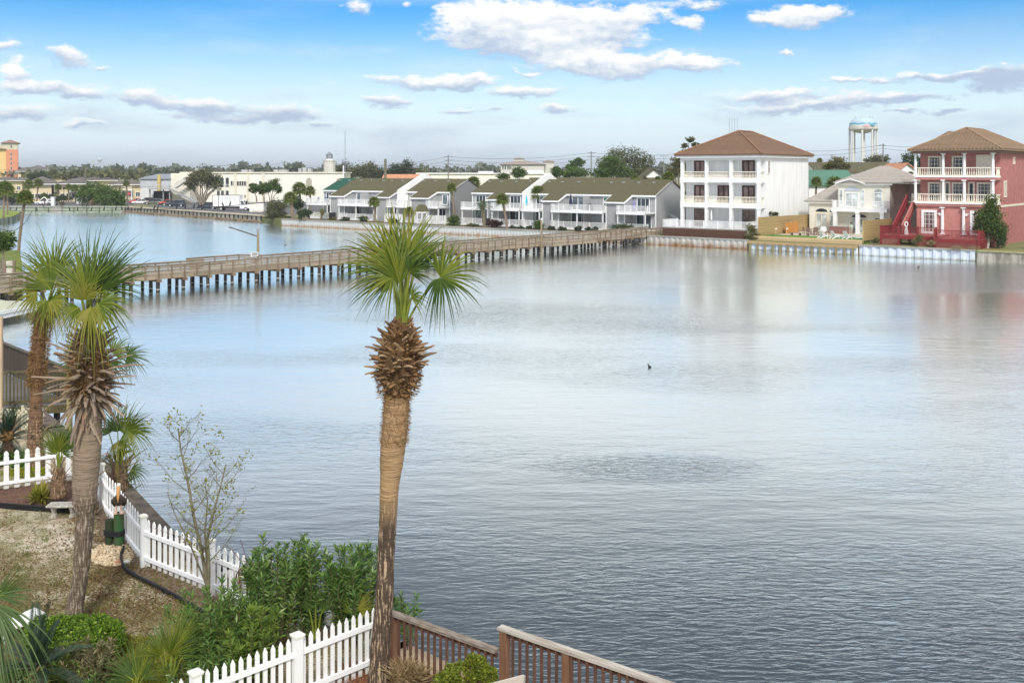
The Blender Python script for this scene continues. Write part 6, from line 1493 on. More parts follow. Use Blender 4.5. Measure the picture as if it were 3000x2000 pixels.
tree('hedge', 'dark hedge behind the driveway gate', 285, 150, [(130, 580, 30, 9), (180, 582, 32, 8)], LD, 1200, 1.4, .1, 'hedge')
tree('hedge', 'dark shrubs left of the leaning palm at the far left shore', 275, 40, [(30, 578, 30, 20), (70, 582, 25, 14)], LD, 1300, 1.5, .1, 'hedge')
tree('bank_bush', 'dense dark green bush on the left bank beside the wooden gate', 86, 8, [(8, 706, 34, 32), (-20, 700, 30, 40)], LG, 2600, 2.6, .15, 'bush', zb=1.0)
W5 = 'trees of the wood behind the cream building'
for px, py, rx_, ry_, m, lab in ((1010, 502, 52, 27, LO, 'leftmost rounded olive tree of the wood right of the bell tower'), (1082, 500, 46, 27, LO, 'second rounded olive tree of the wood, left of the greenish post'), (1180, 495, 42, 30, LD, 'tallest dark tree of the wood right of the greenish post'), (1135, 508, 40, 20, LD, 'lower dark tree of the wood at the greenish post'), (1218, 508, 36, 20, LO, 'last sloping tree of the wood above the white gables')):
    tree('wood_tree', lab, 350, px, [(px, py, rx_, ry_), (px-rx_*.4, py+8, rx_*.6, ry_*.6), (px+rx_*.45, py+6, rx_*.55, ry_*.65)], m, 2600, 1.4, .4, group=W5)
tree('big_oak', 'largest oak with airy grey green crown behind the right townhouses', 250, 1838, [(1830, 462, 66, 33), (1780, 478, 38, 28), (1890, 480, 38, 30), (1850, 500, 60, 20)], LO, 6000, 1.35, .5, group=G1)
tree('dark_tree', 'dark glossy green tree in front of the largest oak', 225, 1790, [(1795, 485, 40, 33), (1765, 508, 38, 18), (1825, 508, 30, 20)], LG, 4200, 1.5, .35, group=G1)
tree('airy_tree', 'light airy tree left of the largest oak', 260, 1690, [(1690, 478, 30, 17), (1668, 490, 18, 12)], LG, 1300, 1.3, .22, group=G1, cr=.22)
tree('green_tree', 'small dense green tree left of the light airy tree', 240, 1630, [(1630, 502, 18, 18)], LG, 1300, 1.3, .2, group=G1)
tree('green_tree', 'wide green undergrowth tree below the light airy tree', 235, 1690, [(1690, 505, 42, 16), (1665, 510, 25, 12)], LG, 2000, 1.4, .2, group=G1)
tree('green_tree', 'rounded green tree behind the bare pole right of the bank building', 240, 1520, [(1520, 507, 24, 18)], LG, 1500, 1.3, .2, group=G1)
tree('green_tree', 'low green tree behind the two palms over the middle townhouses', 235, 1474, [(1474, 518, 21, 11)], LG, 900, 1.3, .15, group=G1)
tree('pine_tree', 'tall thin pine with cloud like tufts left of the tall white house', 200, 2012, [(2022, 410, 20, 8), (2038, 424, 16, 8), (2008, 428, 14, 8), (2030, 440, 18, 7), (2000, 445, 14, 8)], LO, 1500, 1.5, .2, group=G1, cr=.2)
tree('brown_tree', 'brownish dark tree at the left edge of the tall white house', 196, 1990, [(1988, 475, 20, 30), (1975, 500, 18, 22), (2000, 490, 16, 30)], LB_, 2000, 1.5, .2, group=G1)
tree('juniper_tree', 'brownish green spreading tree behind the green tiled roof', 210, 2455, [(2450, 478, 30, 20), (2425, 490, 18, 12), (2480, 490, 20, 12)], LB_, 2200, 1.4, .25, group=G1)
tree('green_tree', 'grey green rounded tree at the foot of the leaning utility pole', 300, 2575, [(2575, 468, 38, 16), (2550, 475, 18, 10)], LO, 1700, 1.3, .25, group=G1)
tree('dark_tree', 'dark tree left of the red house roof', 215, 2655, [(2665, 470, 26, 26), (2640, 490, 26, 18), (2690, 480, 18, 34)], LD, 2200, 1.4, .25, group=G1)
tree('small_bush', 'small bush top showing above the long tan plank fence', SH(13.5, 9).y, 2265, [(2265, 626, 14, 9)], LO, 260, 1.6, .06, 'bush')
tree('dry_bush', 'brown dry bush at the corner of white house deck and plank fence', SH(13.6, 1.2).y, 2206, [(2202, 672, 17, 22), (2208, 690, 20, 14), (2190, 690, 12, 12)], LB_, 1500, 1.1, .05, 'bush')
rt = tree('shore_tree', 'dense green tree with several white trunks before the red house', 117.6, 2890, [(2903, 600, 18, 34), (2902, 640, 32, 32), (2890, 672, 36, 22), (2915, 672, 32, 26), (2936, 690, 14, 40), (2878, 640, 20, 30)], leafmat('leaf_glossy', [(.038, .070, .014), (.068, .115, .018), (.135, .162, .027)], .25), 7500, 1.7, .0, group=G1, stems=0, cr=.42)
mb = MB(); 
for dx, tx in ((-.15, -.55), (-.02, -.2), (.08, .25), (.18, .55)): mb.tube([(dx, 0, -.1), (dx+(tx-dx)*.5, 0, 1.1), (tx, 0, 2.6)], [.11, .09, .06], 7)
mb.build('trunk', mat('white_bark', (.55, .52, .46), .9, .25, 6, c2=(.30, .27, .22)), rt)
tree('grass_clump', 'green and tan ornamental grass clump before the red deck', SH(SP(2690, 1.3), 1.3).y, 2690, [(2692, 700, 16, 12), (2680, 712, 14, 9)], LB_, 1100, 1.6, .02, 'grass clump', asp=.15, up=1.0)
tree('grass_clump', 'dry tan grass clump between the two red deck lattices', SH(SP(2728, 1.3), 1.3).y, 2728, [(2728, 712, 16, 9)], LDR, 700, 1.5, .02, 'grass clump', asp=.15, up=1.0)
tree('dry_shrub', 'low dry brown weeds under the red deck corner at right', SH(SP(2850, 1.0), .8).y, 2850, [(2850, 728, 26, 6), (2800, 726, 22, 5)], LDR, 900, 1.2, .02, 'shrub', asp=.2, up=.6)
tree('small_bush', 'small reddish bush at the foot of the short plank fence', SH(SP(2565, 1.2), 1.2).y, 2565, [(2565, 704, 10, 9)], LB_, 500, 1.1, .02, 'bush')
tree('vine', 'dark shrub in the shadow right of the white trunked tree', SH(SP(2930, 5), 5).y, 2928, [(2928, 705, 16, 24)], LD, 900, 1.2, .05, 'shrub')
# clipped shrubs in front of the townhouses
for px, py, rx_, ry_, m, nm, lab in ((1615, 669, 15, 9, LD, 'clipped_shrub', 'round clipped shrub just right of the tall wooden boardwalk pole'), (1647, 671, 15, 8, LD, 'clipped_shrub', 'second round clipped shrub right of the tall boardwalk pole'), (1694, 671, 13, 9, LD, 'clipped_shrub', 'round clipped shrub under the diagonal terrace brace'), (1722, 671, 10, 6, LD, 'clipped_shrub', 'smallest round clipped shrub, left of a pair'), (1743, 671, 12, 6, LD, 'clipped_shrub', 'flat clipped shrub, right of a pair by the shaggy palm'),
      (1552, 668, 11, 8, LD, 'clipped_shrub', 'clipped shrub left of the large dark bush'), (1525, 669, 12, 7, LD, 'clipped_shrub', 'middle one of three low clipped shrubs at the slanting palm'), (1501, 668, 14, 7, LD, 'clipped_shrub', 'left one of three low clipped shrubs at the slanting palm'), (1578, 659, 20, 17, LG, 'dark_bush', 'large glossy bush behind the tall wooden boardwalk pole'), (1820, 664, 48, 6, LD, 'low_hedge', 'long low hedge behind the boardwalk end rail'),
      (1328, 647, 22, 20, LG, 'dark_bush', 'big dark ball shaped bush at the foot of the tall slim palm'), (1385, 661, 24, 8, LO, 'low_hedge', 'low olive hedge between ball shaped bush and feathery palm'), (1010, 643, 20, 7, LD, 'clipped_shrub', 'low clipped shrub before the left townhouse terrace'), (1064, 641, 17, 9, LD, 'clipped_shrub', 'low clipped shrub left of the central palm fronds'), (975, 642, 14, 7, LB_, 'clipped_shrub', 'brownish low shrub beside the charcoal air conditioner'), (1150, 648, 18, 8, LD, 'clipped_shrub', 'low clipped shrub hidden behind the central palm fronds')):
    tree(nm, lab, SH(SP(px, 2.6), 2.6).y, px, [(px, py, rx_, ry_)], m, int(260+rx_*ry_*3.2), 1.0, .04, 'shrub', group='clipped shrubs along the townhouse seawall' if nm == 'clipped_shrub' else None, cr=.22)
tree('red_shrub', 'dark red spiky shrub between two palms before the middle townhouses', SH(SP(1451, 2.4), 2.4).y, 1451, [(1451, 657, 24, 11)], LR, 1000, 2.0, .03, 'shrub', asp=.2, up=.9)
# far woods: nobody could count these trees
def treeline(name, segs, Y, m, n, leaf, label):
    P = []
    for i in range(n):
        px0, px1, yt = rnd.choice(segs); px = rnd.uniform(px0, px1); h_ = yt+5*math.sin(px*.07)+4*math.sin(px*.19+1)+2.5*math.sin(px*.43)
        py = h_+(512-h_)*rnd.random()**1.4; p = A(px, py, Y+rnd.uniform(-30, 60)); P.append((p.x, p.y, max(1.5, p.z)))
    o = mesh_np(name, leaves(np.array(P), leaf, .7, .2), 4, m); tag(o, label, 'wood', kind='stuff'); return o
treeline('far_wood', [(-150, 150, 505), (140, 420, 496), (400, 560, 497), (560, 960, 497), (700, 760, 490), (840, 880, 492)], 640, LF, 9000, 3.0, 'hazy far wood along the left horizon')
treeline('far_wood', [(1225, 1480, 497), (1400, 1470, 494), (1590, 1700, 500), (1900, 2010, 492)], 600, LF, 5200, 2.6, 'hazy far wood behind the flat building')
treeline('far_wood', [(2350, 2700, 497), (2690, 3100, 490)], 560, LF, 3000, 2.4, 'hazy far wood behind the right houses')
treeline('mid_wood', [(70, 260, 512), (240, 420, 510), (300, 420, 516), (150, 330, 520)], 430, LO, 2600, 2.0, 'trees between the yellow apartment roofs')

# ------------------------------------------------------------------ mid distance palms
def palm(label, pb, pc, r, zb=LZ, n=30, m=None, tr=.17, d=None, shag=False, feather=False, thick=1.0, name='palm_tree', bootr=.55):
    base = G(pb[0], pb[1], zb) if d is None else Vector((A(pb[0], 0, d).x, d, zb))
    Y = base.y; k = Y/F; c = A(pc[0], pc[1], Y); R_ = r*k
    t = thing(name, label, 'palm', base, 0, 'cabbage palms around the far bank' if name == 'palm_tree' else None); top = c-base
    pts = []
    for i in range(7):
        f = i/6; pts.append(Vector((top.x*(f**1.35), 0, top.z*f-R_*.25*f)))
    mb = MB(); mb.tube([(-.05, 0, -.3)]+pts, [tr*1.35*thick]+[tr*thick*(1.15-.2*math.sin(f*3)) for f in range(7)], 9); mb.build('trunk', barkp, t)
    e = pts[-1]; mb = MB(); mb.ball((e.x, e.y, e.z-R_*.12), (tr*1.9, tr*1.9, R_*bootr*.7), 9, 7); 
    if shag:
        for i in range(60): a = rnd.uniform(0, 6.28); z = rnd.uniform(-R_*1.0, -.1); q = Vector((e.x+math.cos(a)*tr*1.8, math.sin(a)*tr*1.8, e.z+z)); mb.bar(q, q+Vector((math.cos(a)*.12, math.sin(a)*.12, -.5)), .08, .02)
    mb.build('leaf_bases', boot, t)
    V = []
    for i in range(n):
        a = 2.4*i+rnd.uniform(-.3, .3); elv = R(82)-R(125)*(i/n)**.85
        dr = Vector((math.cos(a)*math.cos(elv), math.sin(a)*math.cos(elv), math.sin(elv))); side = dr.cross(Zv).normalized()
        if feather:
            for j in range(15):
                f = (j+1)/15; q = e+dr*(R_*1.15*f)-Zv*(R_*.55*f*f)
                for s_ in (-1, 1):
                    lf = (side*s_*.8+dr*.6-Zv*.35).normalized(); l = R_*.34*(1-.5*f); w_ = dr*(R_*.025); V += [q-w_, q+lf*l*.5+w_, q+lf*l, q+lf*l*.5-w_]
            continue
        hub = e+dr*(R_*.42); nl = 13; nrm = side.cross(dr)
        for j in range(nl):
            an = R(-105+210*j/(nl-1))+rnd.uniform(-.05, .05); l = R_*(.62-.12*abs(j-nl//2)/6)*rnd.uniform(.85, 1.1)
            v = (dr*math.cos(an)+side*math.sin(an)+nrm*rnd.uniform(-.06, .06)); tip = hub+v*l-Zv*(l*.32*rnd.uniform(.6, 1.5)); md = hub+v*l*.5-Zv*(l*.04); w_ = (side*math.cos(an)-dr*math.sin(an))*(R_*.062)
            V += [hub, md+w_, tip, md-w_]
        V += [e+side*.02, hub+side*.02, hub-side*.02, e-side*.02]
    mesh_np('crown', np.array([tuple(v) for v in V], dtype=np.float32), 4, m or LP, t)
    return t
PL = [((858, 641), (850, 573), 25, dict(thick=1.7, n=34, lab='thick trunked palm with crosshatched bark at the bend of the shore')), ((882, 606), (877, 547), 29, dict(d=232, n=36, lab='tall palm behind the thick crosshatched palm, left of two')), ((909, 616), (909, 555), 21, dict(n=30, lab='palm right of the tall palm pair, before the grey balcony')),
      ((1098, 652), (1096, 586), 22, dict(n=34, lab='palm in front of the green roofed row, just left of the big central fronds')), ((1243, 648), (1239, 570), 17, dict(n=30, lab='small palm rising behind the gazebo roof')), ((1332, 657), (1323, 545), 20, dict(tr=.15, lab='tall slim palm at the ball shaped bush')), ((1356, 650), (1357, 556), 22, dict(lab='palm between the tall slim palm and its leaning neighbour')),
      ((1376, 646), (1387, 530), 28, dict(n=36, lab='big headed palm overlapping the middle townhouse roof')), ((1485, 671), (1471, 578), 25, dict(n=34, lab='slanting palm with full round crown before the short middle row')), ((1584, 664), (1576, 558), 29, dict(n=38, lab='full crowned palm right of the blue umbrella')), ((1869, 668), (1869, 537), 30, dict(n=38, tr=.16, lab='lone palm in front of the right gable end unit')),
      ((1783, 670), (1780, 632), 26, dict(n=34, shag=True, lab='short shaggy palm before the right townhouse terrace')), ((1198, 652), (1198, 613), 16, dict(n=30, lab='short potted palm left of the gazebo')), ((941, 643), (944, 618), 19, dict(n=24, feather=True, lab='low feathery palm before the leftmost balcony')),
      ((2388, 580), (2392, 527), 21, dict(d=180, n=32, lab='palm between the tall white house and the green tiled roof')), ((2543, 560), (2543, 510), 30, dict(d=200, n=34, lab='wide palm head above the grey tiled cream house roof')), ((2446, 570), (2446, 533), 34, dict(d=178, n=34, lab='broad palm head in front of the green tiled roof')), ((2668, 560), (2668, 508), 13, dict(d=195, n=24, lab='small palm head left of the red house columns')), ((2401, 540), (2401, 468), 12, dict(d=260, n=24, lab='distant palm top left of the brownish spreading tree')),
      ((1961, 560), (1958, 513), 24, dict(d=188, n=36, lab='large palm head left of the tall white house')), ((1857, 560), (1857, 515), 14, dict(d=188, n=26, lab='small palm head above the right townhouse ridge')), ((1930, 560), (1927, 522), 14, dict(d=186, n=26, lab='lower palm head beside the large one at the white house')),
      ((10, 690), (14, 545), 32, dict(d=200, n=36, zb=1.0, lab='leftmost palm at the picture edge above the grass spit')), ((22, 632), (22, 552), 26, dict(d=215, n=34, zb=1.0, lab='palm standing on the grass spit')), ((84, 600), (84, 536), 19, dict(d=285, n=32, lab='palm before the yellow apartment house, left of two')), ((108, 595), (112, 532), 18, dict(d=283, n=32, lab='palm before the yellow apartment house, right of two')), ((170, 600), (170, 545), 14, dict(d=290, n=28, lab='slim palm right of the lantern post')),
      ((201, 600), (201, 545), 14, dict(d=280, n=28, lab='left one of three palms before the big bushes')), ((222, 597), (219, 548), 17, dict(n=30, lab='middle one of three palms before the big bushes')), ((249, 599), (244, 550), 16, dict(n=30, lab='right one of three palms before the big bushes')), ((374, 590), (370, 534), 13, dict(d=288, n=28, lab='palm between big bushes and white warehouse')), ((131, 603), (130, 571), 13, dict(d=270, n=28, lab='short dark curved palm over the white car')), ((181, 604), (181, 594), 11, dict(n=22, feather=True, m=LD, lab='dark low cycad beside the lantern post'))]
for pb, pc, r, kw in PL:
    lab = kw.pop('lab'); palm(lab, pb, pc, r, **kw)
palm('silvery feathery palm with grey trunk before the middle townhouses', (1419, 667), (1413, 598), 31, n=34, feather=True, m=LPB, tr=.2, thick=1.25, name='feather_palm')
# the leaning palm by the left bank
palm('slender leaning palm with yellow green head over the water at left', (55, 735), (74, 571), 31, zb=1.0, n=40, tr=.15, name='leaning_palm')
t = thing('rope', 'slack rope hanging from the leaning palm trunk to the left', 'rope', (0, 0, 0)); mb = MB(); mb.tube([A(px, py, 108) for px, py in ((-30, 660), (0, 669), (15, 675), (30, 677), (45, 674), (62, 663), (78, 648), (90, 625), (95, 618))], .03, 5); mb.build('strand', black, t)
# ------------------------------------------------------------------ near yard: fronds and palms
FR = leafmat('frond_green', [(.062, .095, .009), (.095, .140, .011), (.134, .185, .017), (.235, .235, .034)], .32, .42, .35)
FRD = leafmat('frond_deep', [(.039, .073, .011), (.056, .101, .016), (.090, .140, .022)], .3, .42, .35)
FRB = leafmat('frond_blue', [(.06, .10, .03), (.09, .145, .045), (.14, .20, .075)], .3, .45, .35)
FRY = leafmat('frond_yellow', [(.16, .17, .02), (.24, .24, .03), (.30, .27, .06)], .35, .45, .3)
PET = mat('petiole_green', (.20, .22, .03), .45, .25, 6, c2=(.11, .15, .02))
def fan(mb, hub, axis, nrm, R_, n=30, spread=215, droop=.35, fold=.35, seg=6, join=.34, cup=.15):
    """palmate blade: folded segments joined near the hub, tips drooping"""
    axis = axis.normalized(); side = axis.cross(nrm).normalized(); nrm = side.cross(axis).normalized(); dth = R(spread)/(n-1)
    for j in range(n):
        th = -R(spread)/2+dth*j; q = abs(th)/(R(spread)/2)
        Lj = R_*(1.0-.26*q*q)*rnd.uniform(.82, 1.12)
        d = axis*math.cos(th)+side*math.sin(th); cr = (side*math.cos(th)-axis*math.sin(th)); dr = droop*rnd.uniform(.5, 1.6); tw = rnd.uniform(-.12, .12)
        o = len(mb.v); prev = None
        for i in range(seg+1):
            t = i/seg
            p = hub+d*(Lj*t)+nrm*(cup*R_*(t**2)*(.4-q*.9))-nrm*(.28*R_*t*t*abs(math.cos(th)) if cup else 0)
            p = p+cr*(tw*Lj*t*t)-Zv*(dr*Lj*t**3.2)
            wmax = join*R_*dth*.53; wd = wmax*(t/join) if t < join else wmax*max(0.0, (1-(t-join)/(1-join)))**.8
            if i == 0: wd = wmax*.08
            f_ = wd*fold*2
            mb.v += [tuple(p-cr*wd-nrm*f_*.5), tuple(p+nrm*f_*.5), tuple(p+cr*wd-nrm*f_*.5)]
        for i in range(seg):
            a = o+i*3
            mb.f += [(a, a+3, a+4, a+1), (a+1, a+4, a+5, a+2)]; mb.m += [0, 0]
def frond(parent, base, hub, tip, R_=None, m=FR, n=30, spread=215, droop=.35, up=None, pr=.022, bend=.12, cup=.15, nm='frond', fold=.35):
    """base, hub, tip in the parent's frame; tip fixes the direction of the middle segment"""
    base, hub, tip = Vector(base), Vector(hub), Vector(tip); ax = tip-hub; R_ = R_ or ax.length
    u = Vector(up) if up else Zv
    if abs(ax.normalized().dot(u.normalized())) > .92: u = Vector((0, -1, .3))
    mb = MB(); fan(mb, hub, ax, u, R_, n, spread, droop, fold, cup=cup); o = mb.build(nm, m, parent)
    d = hub-base; mid = base+d*.5+Zv*(bend*d.length)+Vector((d.x, d.y, 0))*-.12
    mb = MB(); mb.tube([base, base*.25+mid*.75-(mid-base)*.25*0, hub*.6+mid*.4, hub, hub+ax.normalized()*R_*.22], [pr*1.7, pr*1.15, pr*.9, pr*.7, pr*.2], 6); mb.build('petiole', PET, o)
    return o
def trunkpath(pts, Y, root):
    """pts: (px_left, px_right, py) outline of the trunk in the photo -> centre line and radii"""
    return [A((a+b_)/2, y, Y)-root for a, b_, y in pts], [abs(b_-a)/2*Y/F for a, b_, y in pts]
def ringtrunk(path, rad, step=.03, rough=.04, n=22):
    P, Rr = [], []
    for (p, q), (r0, r1) in zip(zip(path[:-1], path[1:]), zip(rad[:-1], rad[1:])):
        L_ = (q-p).length; k = max(1, int(L_/step))
        for i in range(k): f = i/k; P.append(p+(q-p)*f); Rr.append(r0+(r1-r0)*f)
    P.append(path[-1]); Rr.append(rad[-1])
    mb = MB(); o = 0
    mb.tube(P, [r*(1+rough*rnd.uniform(-.6, 1)) for r in Rr], n)
    for i, v in enumerate(mb.v):
        pass
    k = len(P); V = []
    for i in range(k):
        for j in range(n):
            v = Vector(mb.v[i*n+j]); d = (v-P[i]); V.append(tuple(P[i]+d*(1+.018*math.sin(j*1.9+i*.13)+rnd.uniform(-.015, .015))))
    mb.v = V
    return mb
def trunkmat(name, lo, hi, fleck, zsplit, soft):
    m, nt, b = nodes(name); MATS[name] = m; L = nt.links.new
    tc = N(nt, 'ShaderNodeTexCoord'); sp = N(nt, 'ShaderNodeSeparateXYZ'); L(tc.outputs['Object'], sp.inputs[0])
    def ns(sc, st, det=5):
        mp = N(nt, 'ShaderNodeMapping'); mp.inputs['Scale'].default_value = st; L(tc.outputs['Object'], mp.inputs[0]); n = N(nt, 'ShaderNodeTexNoise'); n.inputs['Scale'].default_value = sc; n.inputs['Detail'].default_value = det; L(mp.outputs[0], n.inputs['Vector']); return n
    rings = ns(5, (.7, .7, 13)); ver = ns(13, (2.4, 2.4, .32), 4); blot = ns(3, (1, 1, 1))
    r1 = ramp(nt, [(.32, tuple(c*.38 for c in hi)), (.46, tuple(c*.8 for c in hi)), (.7, hi)]); L(rings.outputs['Fac'], r1.inputs[0])
    r2 = ramp(nt, [(.42, tuple(c*.6 for c in lo)), (.56, lo), (.60, fleck), (.75, tuple(min(1, c*1.15) for c in fleck))]); L(ver.outputs['Fac'], r2.inputs[0])
    ad = N(nt, 'ShaderNodeMath', operation='MULTIPLY_ADD'); ad.inputs[1].default_value = soft*1.4; L(blot.outputs['Fac'], ad.inputs[0]); L(sp.outputs[2], ad.inputs[2])
    mr = N(nt, 'ShaderNodeMapRange'); mr.inputs[1].default_value = zsplit+soft*.2; mr.inputs[2].default_value = zsplit+soft*1.2; L(ad.outputs[0], mr.inputs[0])
    mx = N(nt, 'ShaderNodeMix', data_type='RGBA'); L(mr.outputs[0], mx.inputs[0]); L(r2.outputs[0], mx.inputs[6]); L(r1.outputs[0], mx.inputs[7])
    b.inputs['Roughness'].default_value = .95; b.inputs['Specular IOR Level'].default_value = .15; L(mx.outputs[2], b.inputs['Base Color'])
    bp = N(nt, 'ShaderNodeBump'); bp.inputs['Strength'].default_value = .7; bp.inputs['Distance'].default_value = .03; L(rings.outputs['Fac'], bp.inputs['Height']); L(bp.outputs[0], b.inputs['Normal'])
    return m
BOOTM = leafmat('leaf_base_brown', [(.10, .055, .028), (.22, .125, .058), (.33, .215, .115), (.15, .10, .07), (.27, .155, .065), (.40, .29, .18)], .05, .9, .1)
BOOTG = leafmat('leaf_base_grey', [(.14, .10, .07), (.24, .18, .13), (.32, .25, .185), (.20, .125, .075)], .05, .9, .1)
FIB = leafmat('fibre', [(.13, .07, .028), (.24, .13, .05), (.34, .21, .10)], .1, .95, .05)
def boots(mb, axis_pts, spec, n, w0=.075):
    """old leaf bases: spec rows (f along axis, radius, length, elevation in degrees)"""
    for i in range(n):
        f = (i+rnd.random())/n; x = f*(len(spec)-1); a = int(min(x, len(spec)-2)); g = x-a
        rr, ln, ev = [spec[a][q]+(spec[a+1][q]-spec[a][q])*g for q in (1, 2, 3)]
        fz = spec[a][0]+(spec[a+1][0]-spec[a][0])*g; p = axis_pts[0]+(axis_pts[1]-axis_pts[0])*fz
        th = 2.39996*i+rnd.uniform(-.4, .4); e = R(ev+rnd.uniform(-16, 16)); out = Vector((math.cos(th), math.sin(th), 0)); sd_ = Vector((-math.sin(th), math.cos(th), 0)); 
        th2 = rnd.uniform(-.75, .75); ln *= rnd.choice((.45, .7, .85, 1.0, 1.0, 1.15, 1.5)); q = p+out*rr*.62; pts = []
        for s_ in range(5):
            t = s_/4; ee = e-R(28)*t*rnd.uniform(.3, 1.0); dr = (out*math.cos(ee)+Zv*math.sin(ee)+sd_*th2).normalized(); 
            wd = w0*(1.25-.8*t)*rnd.uniform(.85, 1.1); nn = dr.cross(sd_).normalized(); o = nn*(wd*.28)
            pts.append([q-sd_*wd*.5-o*.4, q+o, q+sd_*wd*.5-o*.4, q-o*.9]); q = q+dr*(ln/4)
        loft(mb, pts)
def fibres(n, p0, p1, rad, ln):
    P = []; D = []
    for i in range(n):
        f = rnd.random(); th = rnd.uniform(0, 6.283); p = p0+(p1-p0)*f; r_ = rad(f)*rnd.uniform(.85, 1.1); P.append((p.x+math.cos(th)*r_, p.y+math.sin(th)*r_, p.z)); D.append((math.cos(th)+rnd.uniform(-.8, .8), math.sin(th)+rnd.uniform(-.8, .8), rnd.uniform(-.9, .5)))
    return leaves(np.array(P), ln, .14, 0, np.array(D))

# ---- the central palm
Yp = 17.6; root = A(1108, 2010, Yp); root.z = NZ
cp = thing('palm_tree', 'tall cabbage palm in the middle foreground with a ball of brown leaf stubs', 'palm', root)
tp = [(1073, 1143, 2040), (1078, 1141, 1990), (1091, 1144, 1850), (1100, 1152, 1750), (1107, 1156, 1620), (1112, 1163, 1500), (1113, 1167, 1440), (1114, 1174, 1395), (1113, 1182, 1350), (1116, 1188, 1300), (1120, 1193, 1250), (1124, 1198, 1200), (1128, 1201, 1150)]
path, rad = trunkpath(tp, Yp, root)
ringtrunk(path, rad, .028, .035).build('trunk', trunkmat('central_palm_bark', (.115, .082, .058), (.42, .275, .145), (.40, .29, .185), 3.1, .45), cp, True)
ctop, cbot = A(1176, 940, Yp)-root, A(1165, 1160, Yp)-root; k = Yp/F
mb = MB(); mb.lathe([(36*k, -3*k), (42*k, 25*k), (56*k, 70*k), (57*k, 105*k), (46*k, 150*k), (28*k, 190*k), (14*k, 222*k)], (cbot.x, cbot.y, cbot.z), 14); o = mb.build('fibre_core', mat('fibre_core', (.13, .075, .035), .95, .5, 18, c2=(.05, .03, .015)), cp, True)
mb = MB(); boots(mb, (cbot, ctop), [(0, 36*k, .07, -6), (.14, 46*k, .13, 2), (.3, 74*k, .22, 14), (.48, 80*k, .25, 26), (.66, 68*k, .22, 40), (.84, 44*k, .16, 54), (1.0, 22*k, .08, 68)], 340, .105); mb.build('leaf_bases', BOOTM, cp)
mesh_np('fibre', fibres(2600, cbot, ctop, lambda f: (40+26*math.sin(3.1*min(1, f*.95+.05)))*k*(1.05-.55*f), .09), 4, FIB, cp)
mesh_np('bark_scales', fibres(3000, A(1154, 1300, Yp)-root, A(1166, 1145, Yp)-root, lambda f: 36*k, .055), 4, FIB, cp)
def PX(px, py, dy=0, r_=None): return A(px, py, Yp+dy)-(r_ or root)
cb_ = [(1168, 950), (1176, 948), (1185, 952)]
CF = [ # base, hub, tip (photo pixels, depth offset), R scale, count, spread, droop
    ((1170, 950, 0), (1160, 800, -.15), (1055, 690, -.5), 1.12, 34, 170, .30, FR), ((1174, 948, .0), (1150, 790, .15), (1068, 615, .3), 1.12, 32, 130, .18, FR), ((1178, 948, .05), (1178, 775, .1), (1135, 575, .2), 1.05, 28, 120, .14, FRY),
    ((1182, 950, .0), (1192, 780, .0), (1218, 580, .1), 1.08, 30, 100, .14, FR), ((1182, 952, .1), (1215, 790, .25), (1290, 650, .6), 1.05, 32, 105, .22, FRD), ((1172, 950, -.05), (1150, 815, -.3), (1090, 850, -.75), 1.1, 26, 160, .5, FR),
    ((1168, 952, -.05), (1155, 820, -.1), (1030, 770, -.2), 1.0, 32, 150, .40, FRD), ((1186, 952, -.08), (1205, 872, -.2), (1258, 840, -.45), .85, 15, 150, .45, FR), ((1176, 948, -.05), (1172, 830, -.25), (1115, 690, -.6), 1.0, 26, 120, .25, FR),
    ((1180, 950, .12), (1190, 800, .35), (1165, 610, .7), 1.0, 26, 120, .2, FRD), ((1180, 950, -.1), (1200, 800, -.3), (1250, 730, -.8), .85, 24, 140, .3, FRD)]
for i, (b0_, h_, t_, sc, n, spd, drp, m) in enumerate(CF):
    hv, tv = PX(*h_), PX(*t_); frond(cp, PX(*b0_), hv, tv, (tv-hv).length*sc, m, n, spd, drp, up=(0, -1, .35), pr=.026, bend=0)
# the far right frond on its long bent stalk
hv, tv = PX(1290, 812, 0), PX(1390, 715, .1); o = MB(); fan(o, hv, tv-hv, Vector((.2, -1, .3)), .98, 32, 150, .3, .35, cup=.1); o = o.build('frond', FR, cp)
mb = MB(); mb.tube([PX(1194, 955), PX(1203, 925), PX(1228, 880), PX(1262, 838), PX(1290, 812)], [.030, .021, .018, .015, .012], 7); mb.build('petiole', PET, o)
hv = PX(1290, 815, 0); o = MB(); fan(o, hv, PX(1330, 905, -.3)-hv, Vector((.3, -1, .1)), .58, 13, 110, .8, .35, cup=.1); o.build('frond', FRD, cp)
hv = PX(1288, 815, 0); o = MB(); fan(o, hv, PX(1255, 880, -.2)-hv, Vector((.1, -1, .1)), .5, 9, 90, .8, .35, cup=.1); o.build('frond', FRD, cp)

